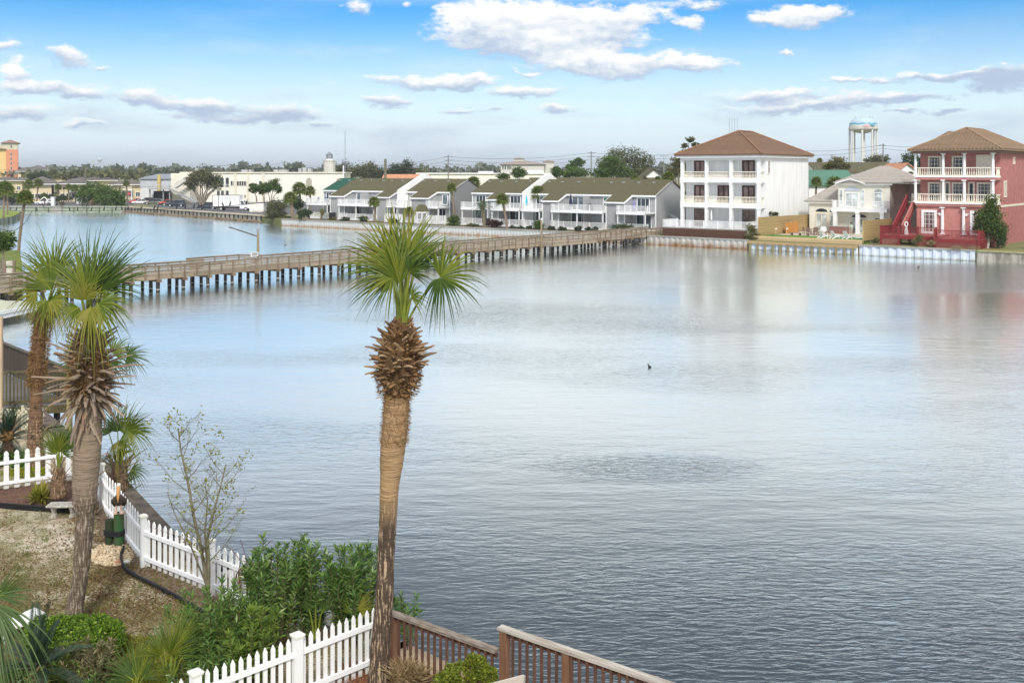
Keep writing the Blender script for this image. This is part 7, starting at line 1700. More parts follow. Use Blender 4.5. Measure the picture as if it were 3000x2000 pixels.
# ---- the near left palm
Yl = 20.1; root2 = A(210, 1836, Yl); root2.z = NZ
lp = thing('palm_tree', 'left foreground cabbage palm with grey shaggy leaf stubs and thick ringed trunk', 'palm', root2)
tp = [(182, 240, 1870), (186, 238, 1830), (200, 246, 1760), (213, 255, 1700), (217, 264, 1640), (221, 272, 1560), (226, 275, 1505), (216, 281, 1480), (214, 283, 1440), (215, 289, 1380), (218, 294, 1310), (222, 297, 1250), (224, 297, 1200), (226, 294, 1160)]
path, rad = trunkpath(tp, Yl, root2)
ringtrunk(path, rad, .026, .03).build('trunk', trunkmat('left_palm_bark', (.19, .142, .102), (.31, .232, .165), (.33, .27, .21), 2.6, .5), lp, True)
k = Yl/F; ctop, cbot = A(262, 975, Yl)-root2, A(262, 1185, Yl)-root2
mb = MB(); mb.lathe([(36*k, 0), (44*k, 40*k), (52*k, 90*k), (46*k, 140*k), (34*k, 180*k), (18*k, 215*k)], (cbot.x, cbot.y, cbot.z), 14); mb.build('fibre_core', MATS['fibre_core'], lp, True)
mb = MB(); boots(mb, (cbot, ctop), [(0, 36*k, .55, -70), (.10, 46*k, .5, -32), (.26, 60*k, .55, 4), (.5, 62*k, .52, 24), (.75, 50*k, .42, 42), (1.0, 24*k, .2, 62)], 210, .098); mb.build('leaf_bases', BOOTG, lp)
mesh_np('fibre', fibres(2000, cbot, ctop, lambda f: (42+18*math.sin(3*f))*k*(1.05-.5*f), .12), 4, FIB, lp)
def PL_(px, py, dy=0): return A(px, py, Yl+dy)-root2
LFR = [((258, 985, 0), (255, 860, -.1), (185, 715, -.3), 1.1, 30, 120, .22, FR), ((262, 985, 0), (268, 855, 0), (278, 650, .1), 1.12, 30, 85, .12, FRD), ((268, 985, 0), (290, 860, .1), (350, 680, .2), 1.15, 32, 95, .18, FRD), ((270, 985, .1), (300, 850, .2), (400, 735, .3), 1.1, 28, 110, .25, FRD),
       ((258, 985, -.1), (240, 880, -.3), (215, 790, -.7), 1.0, 28, 150, .3, FRY), ((266, 985, -.1), (285, 890, -.35), (330, 960, -.8), 1.1, 24, 170, .55, FR), ((258, 985, -.05), (230, 900, -.2), (160, 960, -.4), 1.0, 24, 160, .5, FR), ((262, 985, -.1), (265, 900, -.4), (250, 1000, -.9), 1.0, 22, 150, .6, FRY),
       ((265, 985, .1), (270, 870, .3), (235, 700, .7), 1.05, 28, 120, .2, FR), ((270, 985, 0), (300, 880, 0), (400, 850, .1), .95, 26, 150, .5, FR), ((256, 985, 0), (240, 870, .1), (215, 685, .2), 1.05, 28, 100, .18, FR), ((264, 985, 0), (262, 880, -.1), (245, 800, -.2), 1.0, 22, 120, .3, FRY)]
for b0_, h_, t_, sc, n, spd, drp, m in LFR:
    hv, tv = PL_(*h_), PL_(*t_); frond(lp, PL_(*b0_), hv, tv, (tv-hv).length*sc, m, n, spd, drp, up=(0, -1, .35), pr=.026, bend=0)

# ---- the leaning palm behind it at the left
Yb = 31.0; root3 = A(92, 1330, Yb); root3.z = NZ
bp_ = thing('palm_tree', 'brown shaggy trunked palm curving behind the left foreground palm', 'palm', root3)
tp = [(78, 128, 1375), (80, 126, 1330), (84, 124, 1260), (90, 122, 1180), (90, 123, 1120), (94, 129, 1060), (97, 135, 1000), (100, 139, 960), (104, 148, 935), (112, 152, 912), (126, 156, 885)]
path, rad = trunkpath(tp, Yb, root3); ringtrunk(path, rad, .03, .12).build('trunk', trunkmat('brown_palm_bark', (.20, .125, .075), (.22, .125, .07), (.34, .22, .14), 1.5, .5), bp_, True)
k = Yb/F; mesh_np('fibre', fibres(2200, A(105, 1130, Yb)-root3, A(128, 915, Yb)-root3, lambda f: (19+9*max(0, f-.75)*4)*k, .14), 4, FIB, bp_)
mb = MB(); boots(mb, (A(105, 1290, Yb)-root3, A(105, 1190, Yb)-root3), [(0, 20*k, .38, 40), (1, 20*k, .35, 55)], 16, .09); mb.build('leaf_bases', BOOTG, bp_)
def PB(px, py, dy=0): return A(px, py, Yb+dy)-root3
BFR = [((138, 897, -.05), (132, 880, -.35), (98, 950, -.75), 1.0, 20, 150, .5, FR), ((142, 897, -.05), (150, 880, -.35), (165, 960, -.75), 1.0, 20, 150, .5, FRY), ((138, 900, 0), (160, 820, 0), (105, 655, .1), 1.12, 34, 100, .2, FR), ((138, 900, 0), (150, 850, -.1), (45, 715, -.2), 1.15, 34, 100, .26, FR), ((138, 900, 0), (110, 860, -.1), (20, 870, -.2), 1.15, 26, 150, .45, FRY), ((142, 900, 0), (165, 800, .2), (150, 665, .5), 1.05, 34, 120, .2, FR),
       ((142, 900, 0), (175, 810, .2), (200, 720, .5), 1.0, 30, 140, .3, FRD), ((146, 900, 0), (180, 860, 0), (140, 940, -.3), 1.0, 22, 120, .5, FR), ((138, 900, .1), (120, 840, .3), (60, 790, .6), 1.1, 28, 120, .3, FR), ((145, 898, .1), (190, 820, .4), (235, 780, .8), .9, 26, 150, .4, FRD)]
for b0_, h_, t_, sc, n, spd, drp, m in BFR:
    hv, tv = PB(*h_), PB(*t_); frond(bp_, PB(*b0_), hv, tv, (tv-hv).length*sc, m, n, spd, drp, up=(0, -1, .35), pr=.024, bend=0)

def smallpalm(label, base_px, Y, trunk, bootspec, fr, bm=BOOTG, nb=40, w0=.08, name='palm_tree'):
    r0 = A(base_px[0], base_px[1], Y); r0.z = NZ; t = thing(name, label, 'palm', r0)
    if trunk:
        path, rad = trunkpath(trunk, Y, r0); ringtrunk(path, rad, .04, .08, 14).build('trunk', MATS['brown_palm_bark'], t, True); top, bot = path[-1], path[0]
        mb = MB(); boots(mb, (bot, top), bootspec(Y/F), nb, w0); mb.build('leaf_bases', bm, t)
    for b0_, h_, t_, sc, n, spd, drp, m in fr:
        q = [A(v[0], v[1], Y+(v[2] if len(v) > 2 else 0))-r0 for v in (b0_, h_, t_)]; frond(t, q[0], q[1], q[2], (q[2]-q[1]).length*sc, m, n, spd, drp, up=(0, -1, .4), pr=.018, bend=0)
    return t
# hidden palm whose green fans show on both sides of the left palm's stubs
smallpalm('palm whose green fans show either side of the grey stubs of the left palm', (262, 1500), 26.5, [(240, 284, 1520), (244, 284, 1300), (246, 286, 1080)], lambda k: [(0, 24*k, .3, 40), (1, 24*k, .3, 50)],
          [((268, 1080), (330, 1035), (400, 975, .2), 1.0, 28, 150, .35, FR), ((272, 1085), (372, 1042), (448, 1035, .1), 1.0, 34, 200, .30, FRD), ((268, 1080), (320, 1060), (360, 1130, -.2), .9, 22, 150, .5, FRD), ((262, 1080), (215, 1060), (140, 1090, .1), 1.0, 28, 170, .4, FRD), ((262, 1080), (225, 1020), (170, 980, .3), .9, 26, 160, .35, FR), ((264, 1080), (290, 1000), (330, 950, .4), .9, 24, 150, .3, FR)], nb=20)
smallpalm('low bushy palm behind the pelican statue and curved fence', (345, 1440), 28.4, [(318, 372, 1465), (322, 374, 1420), (330, 372, 1360)], lambda k: [(0, 26*k, .42, 35), (.5, 28*k, .5, 45), (1, 20*k, .5, 60)],
          [((348, 1370), (362, 1270), (390, 1150, .1), 1.0, 34, 130, .25, FR), ((348, 1370), (345, 1265), (320, 1150, .2), .95, 30, 130, .25, FRD), ((352, 1370), (380, 1265), (445, 1200, .1), 1.0, 30, 150, .4, FR), ((350, 1370), (372, 1260), (420, 1300, -.4), 1.05, 28, 190, .6, FR), ((346, 1370), (350, 1290), (350, 1360, -.6), .9, 22, 150, .6, FRY), ((352, 1375), (385, 1375), (440, 1400, -.1), .9, 26, 170, .5, FRD), ((344, 1372), (320, 1340), (300, 1330, -.3), .9, 20, 160, .5, FRD), ((344, 1370), (320, 1270), (290, 1210, .1), .9, 24, 150, .35, FRD), ((350, 1372), (365, 1330), (330, 1300, -.6), .8, 22, 170, .5, FR)], nb=60, w0=.075)
smallpalm('small upright palm with stubby trunk in the mulch bed by the white fence', (170, 1448), 27.6, [(148, 196, 1455), (150, 194, 1420), (158, 186, 1370)], lambda k: [(0, 24*k, .18, 50), (.5, 23*k, .26, 60), (1, 14*k, .3, 70)],
          [((172, 1370), (168, 1320), (140, 1235, .1), 1.0, 28, 110, .15, FRD), ((172, 1370), (175, 1310), (185, 1210, .1), 1.0, 26, 80, .12, FRD), ((174, 1370), (182, 1320), (222, 1240, .1), 1.0, 28, 100, .15, FRD), ((170, 1370), (165, 1330), (125, 1270, -.2), 1.0, 24, 120, .2, FR), ((174, 1370), (185, 1330), (225, 1290, -.2), .9, 22, 120, .25, FRD), ((172, 1370), (172, 1325), (165, 1240, -.4), 1.0, 26, 120, .2, FR)], nb=46, w0=.06)
# saw palmettos in the front bed
def clump(label, base_px, Y, fr, name='palmetto', zb=NZ): return smallpalm(label, base_px, Y, None, None, fr, name=name)
clump('saw palmetto with upright blue green fans left of the oleanders', (500, 1995), 17.0, [((500, 2000), (505, 1905), (497, 1765, .1), 1.05, 26, 62, .06, FR), ((505, 2000), (520, 1900), (555, 1775, .1), 1.05, 26, 66, .08, FR), ((495, 2000), (480, 1900), (415, 1810, .1), 1.0, 24, 80, .22, FRB), ((505, 2000), (530, 1930), (590, 1850, .1), 1.0, 20, 90, .22, FRD), ((495, 2000), (470, 1920), (420, 1880, -.3), 1.0, 20, 120, .25, FR), ((500, 2000), (500, 1920), (510, 1840, -.4), .95, 24, 110, .15, FR)])
clump('saw palmetto with dark spiky fans at the bottom beside the mossy patch', (390, 2020), 16.8, [((390, 2030), (400, 1985), (345, 1875, .1), 1.1, 24, 80, .1, FRD), ((395, 2030), (405, 1985), (425, 1865, .1), 1.1, 24, 75, .08, FR), ((385, 2030), (390, 1990), (290, 1930, 0), 1.1, 22, 90, .2, FRD), ((400, 2030), (415, 1990), (470, 1915, 0), 1.0, 22, 90, .15, FRD)])
clump('large grey green fan palm reaching in from the left bottom edge', (-60, 1960), 13.0, [((-60, 1950), (-10, 1760), (75, 1640, .1), 1.0, 16, 60, .1, FRD), ((-60, 1950), (-15, 1745), (110, 1735, 0), 1.1, 14, 50, .35, FRB), ((-60, 1950), (-20, 1770), (60, 1900, -.5), 1.2, 15, 70, .6, FRB), ((-60, 1950), (-25, 1800), (20, 1960, -.4), 1.2, 13, 70, .7, FRB), ((-60, 1950), (-10, 1735), (95, 1690, .3), .9, 14, 50, .2, FRD)])
# cycads
def cycad(label, px, py, Y, fr, L_, m, cone=None, name='sago_cycad', zc=.4):
    r0 = A(px, py, Y); zt = r0.z; r0.z = NZ; t = thing(name, label, 'cycad', r0); top = Vector((0, 0, max(.2, zt-NZ)))
    mb = MB(); mb.tube([(0, 0, -.1), top*.6, top], [.17, .2, .13], 10); boots(mb, (Vector((0, 0, .05)), top), [(0, .17, .12, 30), (1, .15, .14, 60)], 50, .04); mb.build('trunk', BOOTM, t)
    for i in range(fr):
        a = 2.39996*i+rnd.uniform(-.2, .2); ev = R(80-85*(i/fr)+rnd.uniform(-6, 6)); d = Vector((math.cos(a)*math.cos(ev), math.sin(a)*math.cos(ev), math.sin(ev))); sd_ = d.cross(Zv).normalized(); l = L_*rnd.uniform(.8, 1.1); pts = []; mb = MB()
        for j in range(13): f = j/12; pts.append(top+d*(l*f)+Zv*(-.42*l*f*f*math.cos(ev)))
        mb.tube(pts, [.014*(1-.7*j/12) for j in range(13)], 5)
        V = []
        for j in range(46):
            f = .14+.86*j/45; x = f*12; q = pts[min(11, int(x))].lerp(pts[min(12, int(x)+1)], x-int(x)); td = (pts[min(12, int(x)+1)]-pts[max(0, int(x)-1)]).normalized(); ll = l*.17*math.sin(math.pi*min(1, .12+f*.86))**.6
            nn = td.cross(sd_).normalized()
            for s_ in (-1, 1):
                dd = (sd_*s_*.8+td*.55+nn*(.35 if nn.z > 0 else -.35)).normalized(); w_ = td*.010; o = len(mb.v); mb.v += [tuple(q-w_), tuple(q+dd*ll*.5+w_), tuple(q+dd*ll), tuple(q+dd*ll*.5-w_)]; mb.f.append((o, o+1, o+2, o+3)); mb.m.append(0)
        mb.build('frond', m, t)
    if cone:
        mb = MB(); mb.ball(tuple(top+Vector((0, 0, .12))), (.2, .2, .22), 10, 8); boots(mb, (top, top+Vector((0, 0, .25))), [(0, .2, .12, 10), (1, .1, .12, 70)], 60, .03); mb.build('seed_head', FIB, t)
    return t
CYC = leafmat('cycad_leaf', [(.010, .026, .016), (.016, .036, .020), (.03, .055, .02)], .12, .35, .5)
cycad('dark sago cycad with brown seed head by the dock at the left edge', 22, 1288, 31.5, 24, 1.25, CYC, True)
cycad('dark sago cycad with upright feathery fronds at the bottom left', 112, 1962, 17.0, 15, 1.15, CYC, False)
# ------------------------------------------------------------------ near yard: hard things
mulch = mat('red_mulch', (.17, .085, .055), .95, .5, 14, c2=(.065, .035, .025), bump=.8, detail=9)
def ypoly(name, pix, z, m, label=None, cat=None):
    mb = MB(); mb.prism([P2(G(px, py, NZ)) for px, py in pix], NZ-.05, NZ+z); return tag(mb.build(name, m), kind='structure')
ypoly('mulch_bed', [(-60, 1488), (215, 1492), (225, 1445), (212, 1408), (-60, 1440)], .02, mulch)
ypoly('mulch_strip', [(350, 1640), (425, 1705), (560, 1770), (620, 1806), (720, 1860), (800, 1840), (640, 1752), (425, 1655), (372, 1590), (318, 1500), (290, 1475), (270, 1500), (300, 1580)], .016, mat('grey_mulch', (.25, .19, .15), .95, .4, 10, c2=(.10, .07, .055), bump=.6, detail=9))
ypoly('pebble_patch', [(262, 1625), (300, 1600), (375, 1595), (390, 1620), (375, 1650), (320, 1660), (270, 1650)], .024, mat('pebbles_base', (.45, .33, .19), .95, .4, 20, bump=.6))
P = []; mb = MB()
for i in range(1100):
    px, py = rnd.uniform(262, 390), rnd.uniform(1597, 1660)
    if (px-326)**2/64**2+(py-1628)**2/33**2 > 1: continue
    q = G(px, py, NZ); r_ = rnd.uniform(.014, .034); mb.ball((q.x, q.y, NZ+.03), (r_*1.4, r_, r_*.7), 5, 3)
pebm = leafmat('pebble_stone', [(.52, .40, .24), (.62, .50, .34), (.42, .30, .18), (.70, .62, .50)], 0, .9, .2)
tag(mb.build('pebbles', pebm), 'tan pebbles spread round the green mooring posts', 'pebbles', kind='stuff')
moss = leafmat('moss_green', [(.14, .17, .015), (.22, .24, .02), (.30, .29, .03)], .25, .8, .1)
def scatter(name, pix_box, n, h_, m, label, cat, leaf=.05, asp=.25, up=1.2, cond=None, z=NZ):
    P = []
    while len(P) < n:
        px, py = rnd.uniform(pix_box[0], pix_box[2]), rnd.uniform(pix_box[1], pix_box[3])
        if cond and not cond(px, py): continue
        q = G(px, py, z); P.append((q.x, q.y, z+.01+h_*rnd.random()))
    return tag(mesh_np(name, leaves(np.array(P), leaf, asp, up), 4, m), label, cat, kind='stuff')
scatter('moss', (290, 1865, 560, 2010), 9000, .03, moss, 'bright yellow green moss on the ground between the boxwood and palmettos', 'moss', .045, .5, .5, lambda x, y: (x-420)**2/140**2+(y-1950)**2/90**2 < 1)
drym = leafmat('dry_blades', [(.17, .105, .05), (.31, .235, .12), (.10, .06, .035), (.19, .18, .045), (.13, .15, .03)], .2, .9, .05)
scatter('dry_grass', (-40, 1500, 640, 1990), 34000, .02, drym, 'thin dry grass and leaf litter over the sandy yard', 'dry grass', .085, .14, .3, lambda x, y: y > 1500+max(0, (x-330))*.85 and not ((x-100)**2/170**2+(y-1560)**2/60**2 < 1 and rnd.random() < .8))
litter = leafmat('leaf_litter', [(.13, .07, .04), (.19, .11, .06), (.09, .05, .032), (.26, .17, .10)], .05, .9, .05)
cl = [(rnd.uniform(-30, 560), rnd.uniform(1500, 1840), rnd.uniform(15, 60)) for _ in range(26)]+[(60, 1510, 90), (270, 1530, 40), (120, 1740, 90), (420, 1790, 80)]
P = []
for i in range(5200):
    cx_, cy_, cr_ = rnd.choice(cl); px, py = rnd.gauss(cx_, cr_), rnd.gauss(cy_, cr_*.4)
    if py < 1505+max(0, px-330)*1.05 or py > 1880: continue
    q = G(px, py, NZ); P.append((q.x, q.y, NZ+.012))
tag(mesh_np('leaf_litter', leaves(np.array(P), .075, .38, .12), 4, litter), 'brown fallen leaves gathered in patches on the sandy yard', 'leaf litter', kind='stuff')
tuft = leafmat('tuft_green', [(.09, .14, .02), (.14, .19, .03)], .25)
P = []
for i in range(46):
    px, py = rnd.uniform(20, 470), rnd.uniform(1540, 1800)
    if py < 1500+max(0, px-330)*1.1: continue
    q = G(px, py, NZ)
    for j in range(40): P.append((q.x+rnd.gauss(0, .07), q.y+rnd.gauss(0, .07), NZ+.01))
tag(mesh_np('grass_tufts', leaves(np.array(P), .07, .16, 1.0), 4, tuft), 'small green weed tufts dotted over the sandy yard', 'weeds', kind='stuff')
straw = leafmat('pine_straw', [(.22, .075, .03), (.32, .12, .05), (.14, .05, .025)], .05, .9, .1)
scatter('pine_straw', (980, 1895, 1330, 2060), 9000, .06, straw, 'red brown pine straw heaped at the foot of the central palm', 'pine straw', .13, .05, .15, lambda x, y: y > 1935+abs(x-1110)*.12)
# seawall along the near yard
capm = mat('dark_cap_concrete', (.16, .13, .105), .95, .45, 2.5, c2=(.055, .045, .038), bump=.4)
nw = thing('seawall', 'dark weathered concrete seawall along the near yard', 'seawall', (0, 0, 0))
for (a, b_) in zip(near_line[1:-1], near_line[2:]):
    a, b_ = Vector(a+(0,)), Vector(b_+(0,)); d = (b_-a).normalized(); nn = Vector((-d.y, d.x, 0))
    if nn.y < 0 and nn.x < 0: nn = -nn
    mb = MB(); mb.bar(a-d*.1+nn*-.2+Zv*1.03, b_+d*.1+nn*-.2+Zv*1.03, .52, .16); mb.build('cap', capm if a.x < -6.5 else concr if a.x < -2.5 else mat('tan_cap_concrete', (.55, .42, .28), .95, .3, 2, c2=(.36, .27, .18)), nw)
    mb = MB(); mb.bar(a+Zv*.15+nn*-.1, b_+Zv*.15+nn*-.1, .3, 1.6); mb.build('wall', concr, nw)
ypoly('gravel_strip', [(1150, 1995), (1150, 1900), (1175, 1893), (1240, 1925), (1330, 1972), (1365, 1992), (1330, 2040)], .018, mat('tan_gravel', (.42, .31, .19), .95, .5, 12, c2=(.16, .10, .06), bump=.7, detail=9))

# picket fences
def picket(h_, w_, th, style):
    mb = MB(); hw = w_/2
    if style == 'gothic': prof = [(-hw, 0), (hw, 0), (hw, h_-.17), (hw*.72, h_-.155), (hw*.98, h_-.11), (hw*.8, h_-.05), (0, h_), (-hw*.8, h_-.05), (-hw*.98, h_-.11), (-hw*.72, h_-.155), (-hw, h_-.17)]
    else: prof = [(-hw, 0), (hw, 0), (hw, h_-.075), (0, h_), (-hw, h_-.075)]
    mb.yprism(prof, -th/2, th/2); me = mb.build('picket', fvinyl); return me
def picketfence(label, pts, style, step, w_, postat, h_=1.02, bh=.10, rails=(.22, .76), side=-1, posth=1.2, pwid=.125, name='picket_fence'):
    """pts: polyline on the ground"""
    t = thing(name, label, 'fence', (pts[0].x, pts[0].y, NZ)); o0 = pts[0]
    proto = picket(h_, w_, .022, style); first = True
    cum = [0]
    for a, b_ in zip(pts[:-1], pts[1:]): cum.append(cum[-1]+(b_-a).length)
    def at(s):
        for i in range(len(pts)-1):
            if s <= cum[i+1]+1e-6: f = (s-cum[i])/(cum[i+1]-cum[i]); d = (pts[i+1]-pts[i]).normalized(); return pts[i]+(pts[i+1]-pts[i])*f, d
        return pts[-1], (pts[-1]-pts[-2]).normalized()
    n = int(cum[-1]/step)
    for i in range(n):
        s = (i+.5)*cum[-1]/n
        if any(abs(s-q) < pwid*.8 for q in postat): continue
        p, d = at(s); c = proto if first else proto.copy()
        if not first: COL.objects.link(c)
        first = False; c.parent = t; nn = Vector((d.y, -d.x, 0)); p = p+nn*(.034*side)-o0; c.location = (p.x, p.y, bh-.04); c.rotation_euler = (0, 0, math.atan2(d.y, d.x))
    for z in rails:
        mb = MB()
        for a, b_ in zip(pts[:-1], pts[1:]): mb.bar(a-o0+Zv*z*1.05, b_-o0+Zv*z*1.05, .042, .085)
        mb.build('rail', vinyl, t)
    for q in postat:
        p, d = at(q); p = p-o0; an = math.atan2(d.y, d.x)
        mb = MB(); mb.box(-pwid/2, pwid/2, -pwid/2, pwid/2, -.2, posth-.07); o = mb.build('post', fvinyl, t); o.location = (p.x, p.y, 0); o.rotation_euler.z = an
        mb = MB(); e = pwid*.68; mb.box(-e*.9, e*.9, -e*.9, e*.9, posth-.07, posth-.045); mb.box(-e, e, -e, e, posth-.045, posth-.02); mb.add([(-e, -e, posth-.02), (e, -e, posth-.02), (e, e, posth-.02), (-e, e, posth-.02), (0, 0, posth+.025)], [(0, 1, 4), (1, 2, 4), (2, 3, 4), (3, 0, 4)]); mb.build('post_cap', mat('ivory_cap', (.76, .73, .64), .5), o)
    return t
gp = lambda px, py: Vector((G(px, py, NZ).x, G(px, py, NZ).y, NZ))
a_ = [gp(-60, 1450), gp(0, 1441), gp(215, 1410), gp(300, 1482)]
def plen(pts): return sum((b-a).length for a, b in zip(pts[:-1], pts[1:]))
picketfence('white picket fence behind the mulch bed at the left', a_[:3], 'gothic', .25, .13, [], 1.06)
picketfence('short white picket fence run behind the left palm trunk', [gp(218, 1412), gp(297, 1484)], 'gothic', .25, .12, [], 1.06)
b_ = [gp(298, 1488), gp(308, 1516), gp(332, 1540), gp(364, 1590), gp(396, 1634), gp(421, 1663)]
picketfence('curved white picket fence behind the pelican statue', b_, 'gothic', .25, .12, [.02, plen(b_)-.02], 1.04)
c_ = [gp(423, 1664), gp(620, 1745), gp(781, 1816), gp(900, 1868)]
lc = plen(c_); picketfence('long white picket fence beside the water behind the bare sapling', c_, 'gothic', .212, .108, [(c_[1]-c_[0]).length, lc-1.2], 1.04, side=-1, pwid=.11)
d_ = [Vector((-5.6, 15.05, NZ)), Vector((-2.38, 18.2, NZ))]
ld = plen(d_); picketfence('white pointed picket fence in the foreground below the oleanders', d_, 'point', .143, .075, [1.02, 2.84], 1.12, side=-1, posth=1.25, pwid=.14, rails=(.25, .86))

# bench
bs = mat('mottled_stone', (.50, .47, .42), .95, .35, 14, c2=(.22, .20, .17), bump=.6)
p = G(184, 1512, NZ); t = thing('stone_bench', 'small mottled concrete bench beside the left palm trunk', 'bench', p, R(2))
mb = MB(); mb.xprism([(-.17, .27), (.17, .27), (.19, .30), (.17, .33), (-.17, .33), (-.19, .30)], -.36, .40); mb.build('seat', bs, t)
for x in (-.22, .25): mb = MB(); mb.lathe([(.09, 0), (.075, .04), (.05, .10), (.065, .17), (.085, .24), (.09, .27)], (x, 0, 0), 10); o = mb.build('leg', bs, t); o.scale = (1, 1.7, 1)
# mooring posts and pelican
gr = mat('green_post_paint', (.03, .14, .045), .85, .3, 4, c2=(.075, .075, .035), stretch=(2.5, 2.5, .5), bump=.4)
grd = mat('dark_green_post', (.035, .06, .022), .9, .4, 5, c2=(.02, .022, .012), stretch=(2, 2, .5), bump=.4)
p = G(348, 1598, NZ); mp_ = thing('mooring_posts', 'pair of green mooring posts bound with black rope', 'mooring posts', p); k = p.y/F
mb = MB(); mb.tube([(0, 0, -.2), (0, 0, .77), (0, 0, .79)], [.118, .116, .108], 16); mb.build('tall_post', gr, mp_)
mb = MB(); mb.tube([(-.225, .04, -.2), (-.225, .04, .60), (-.225, .04, .615)], [.112, .11, .1], 16); mb.build('short_post', grd, mp_)
mb = MB()
for i in range(4):
    z = .27+i*.03; pts = []
    for j in range(25):
        a = 2*math.pi*j/24; x = math.cos(a); pts.append(((.13*math.cos(a)+(0 if x > 0 else -.225)), .135*math.sin(a)+(0 if x > 0 else .04), z+.006*math.sin(a*5+i)))
    mb.tube(pts, .0165, 6)
mb.build('rope', black, mp_)
pel_ = thing('pelican_statue', 'carved brown pelican statue with white head on the taller green post', 'statue', (p.x, p.y, NZ+.79), R(-75))
brn = mat('pelican_brown', (.10, .07, .05), .85, .35, 12, c2=(.045, .03, .025)); pw_ = mat('pelican_white', (.78, .75, .68), .7, .08, 8); pob = mat('pelican_beak', (.72, .36, .13), .6, .15, 6); pft = mat('pelican_feet', (.60, .38, .28), .7)
mb = MB(); mb.tube([(-.24, 0, .16), (-.15, 0, .20), (-.04, 0, .27), (.04, 0, .36), (.06, 0, .45)], [.03, .085, .125, .11, .06], 12); mb.build('body', brn, pel_, True)
for s_ in (-1, 1): mb = MB(); mb.tube([(.05, .09*s_, .38), (-.04, .125*s_, .27), (-.16, .10*s_, .15), (-.26, .05*s_, .08)], [.03, .062, .05, .01], 8); mb.build('wing', brn, pel_, True)
mb = MB(); mb.tube([(.05, 0, .42), (.01, 0, .50), (.0, 0, .58), (.03, 0, .64)], [.06, .045, .04, .045], 9); mb.ball((.045, 0, .665), (.065, .055, .055), 10, 7); mb.build('neck_and_head', pw_, pel_, True)
mb = MB(); mb.tube([(.09, 0, .66), (.14, 0, .56), (.17, 0, .42), (.175, 0, .29)], [.034, .036, .028, .008], 8); mb.tube([(.08, 0, .63), (.10, 0, .52), (.14, 0, .38)], [.03, .045, .012], 8); mb.build('beak', pob, pel_, True)
mb = MB(); [mb.ball((.07, y, .68), (.012, .008, .012), 6, 4) for y in (-.05, .05)]; mb.build('eye', black, pel_)
for s_ in (-1, 1): mb = MB(); mb.tube([(.0, .05*s_, .2), (.02, .05*s_, .04)], .022, 6); mb.add([(-.03, .05*s_, .012), (.13, .01*s_, .012), (.15, .05*s_, .012), (.13, .10*s_, .012), (-.03, .05*s_, .05)], [(0, 3, 2, 1), (0, 1, 4), (1, 2, 4), (2, 3, 4), (3, 0, 4)]); mb.build('foot', pft, pel_)
for x, y, z_, rr, lab in ((.075, -.06, .82, .05, 'pale pink conch shell at the pelican feet, left one'), (.09, .07, .83, .055, 'pale pink conch shell at the pelican feet, right one')):
    t = thing('sea_shell', lab, 'shell', (p.x+x*.3+y, p.y-.09, NZ+z_-.03)); mb = MB(); mb.lathe([(0, 0), (rr*.8, rr*.3), (rr, rr*.9), (rr*.5, rr*1.5), (0, rr*2.2)], n=9); o = mb.build('shell', mat('shell_peach', (.72, .50, .40), .5, .2, 9), t); o.rotation_euler = (.5, y*6, 0)
# edging strips
def edging(label, pix, h_=.10):
    t = thing('lawn_edging', label, 'edging', (0, 0, 0)); mb = MB(); q = [gp(*v) for v in pix]
    for a, c in zip(q[:-1], q[1:]): mb.bar(a+Zv*(h_/2-.01), c+Zv*(h_/2-.01), .03, h_)
    mb.tube([v+Zv*(h_-.01) for v in q], .028, 6); mb.build('strip', black, t)
edging('black plastic edging strip before the mulch bed at the left', [(-60, 1486), (0, 1488), (70, 1494), (150, 1500), (215, 1502)], .14)
edging('black curved edging strip snaking from the pebbles to the sapling', [(363, 1612), (355, 1630), (354, 1645), (359, 1662), (375, 1682), (410, 1703), (470, 1732), (530, 1765), (590, 1800), (640, 1826)], .11)
for px, py, c, lab in ((348, 1651, (.42, .20, .13), 'small red brick lying at the start of the curved edging'), (370, 1652, (.66, .64, .60), 'small white stone lying inside the curved edging')):
    t = thing('loose_stone', lab, 'stone', G(px, py, NZ), R(40)); mb = MB(); mb.ball((0, 0, .04), (.10, .06, .055), 7, 5); mb.build('stone', mat('stone_%d' % px, c, .9, .2, 9), t)
# yellow green strappy plant
p = G(118, 1472, NZ); t = thing('strappy_plant', 'bright yellow green strappy plant in the mulch bed', 'plant', p); V = []
for i in range(110):
    a = rnd.uniform(0, 6.283); ev = R(rnd.uniform(15, 85)); l = rnd.uniform(.35, .7); d = Vector((math.cos(a)*math.cos(ev), math.sin(a)*math.cos(ev), math.sin(ev))); s_ = d.cross(Zv).normalized()*.03; b0_ = Vector((rnd.gauss(0, .10), rnd.gauss(0, .08), .02)); md = b0_+d*l*.55; e = b0_+d*l-Zv*l*.3*math.cos(ev); V += [b0_-s_*.6, md-s_, e, md+s_]
mesh_np('blades', np.array([tuple(v) for v in V], dtype=np.float32), 4, FRY, t)
# white slatted chair
p = G(25, 1868, NZ); t = thing('white_lounge_chair', 'white slatted garden chair half hidden behind the dark cycad fronds', 'chair', p, R(-38)); t.scale = (.62,)*3
mb = MB()
for i in range(6): mb.bar((-.34, -.3+i*.115, .40), (.34, -.3+i*.115, .40), .10, .025)
mb.build('seat', vinyl, t)
mb = MB()
for i in range(6): mb.bar((-.3+i*.12, .34, .42), (-.3+i*.12, 1.0, .52), .10, .025)
mb.build('backrest', vinyl, t)
for x in (-.36, .36): mb = MB(); mb.bar((x, -.32, 0), (x, -.32, .42), .06, .06); mb.bar((x, .4, 0), (x, .4, .42), .06, .06); mb.bar((x, -.36, .40), (x, .5, .40), .05, .06); mb.build('leg', vinyl, t)
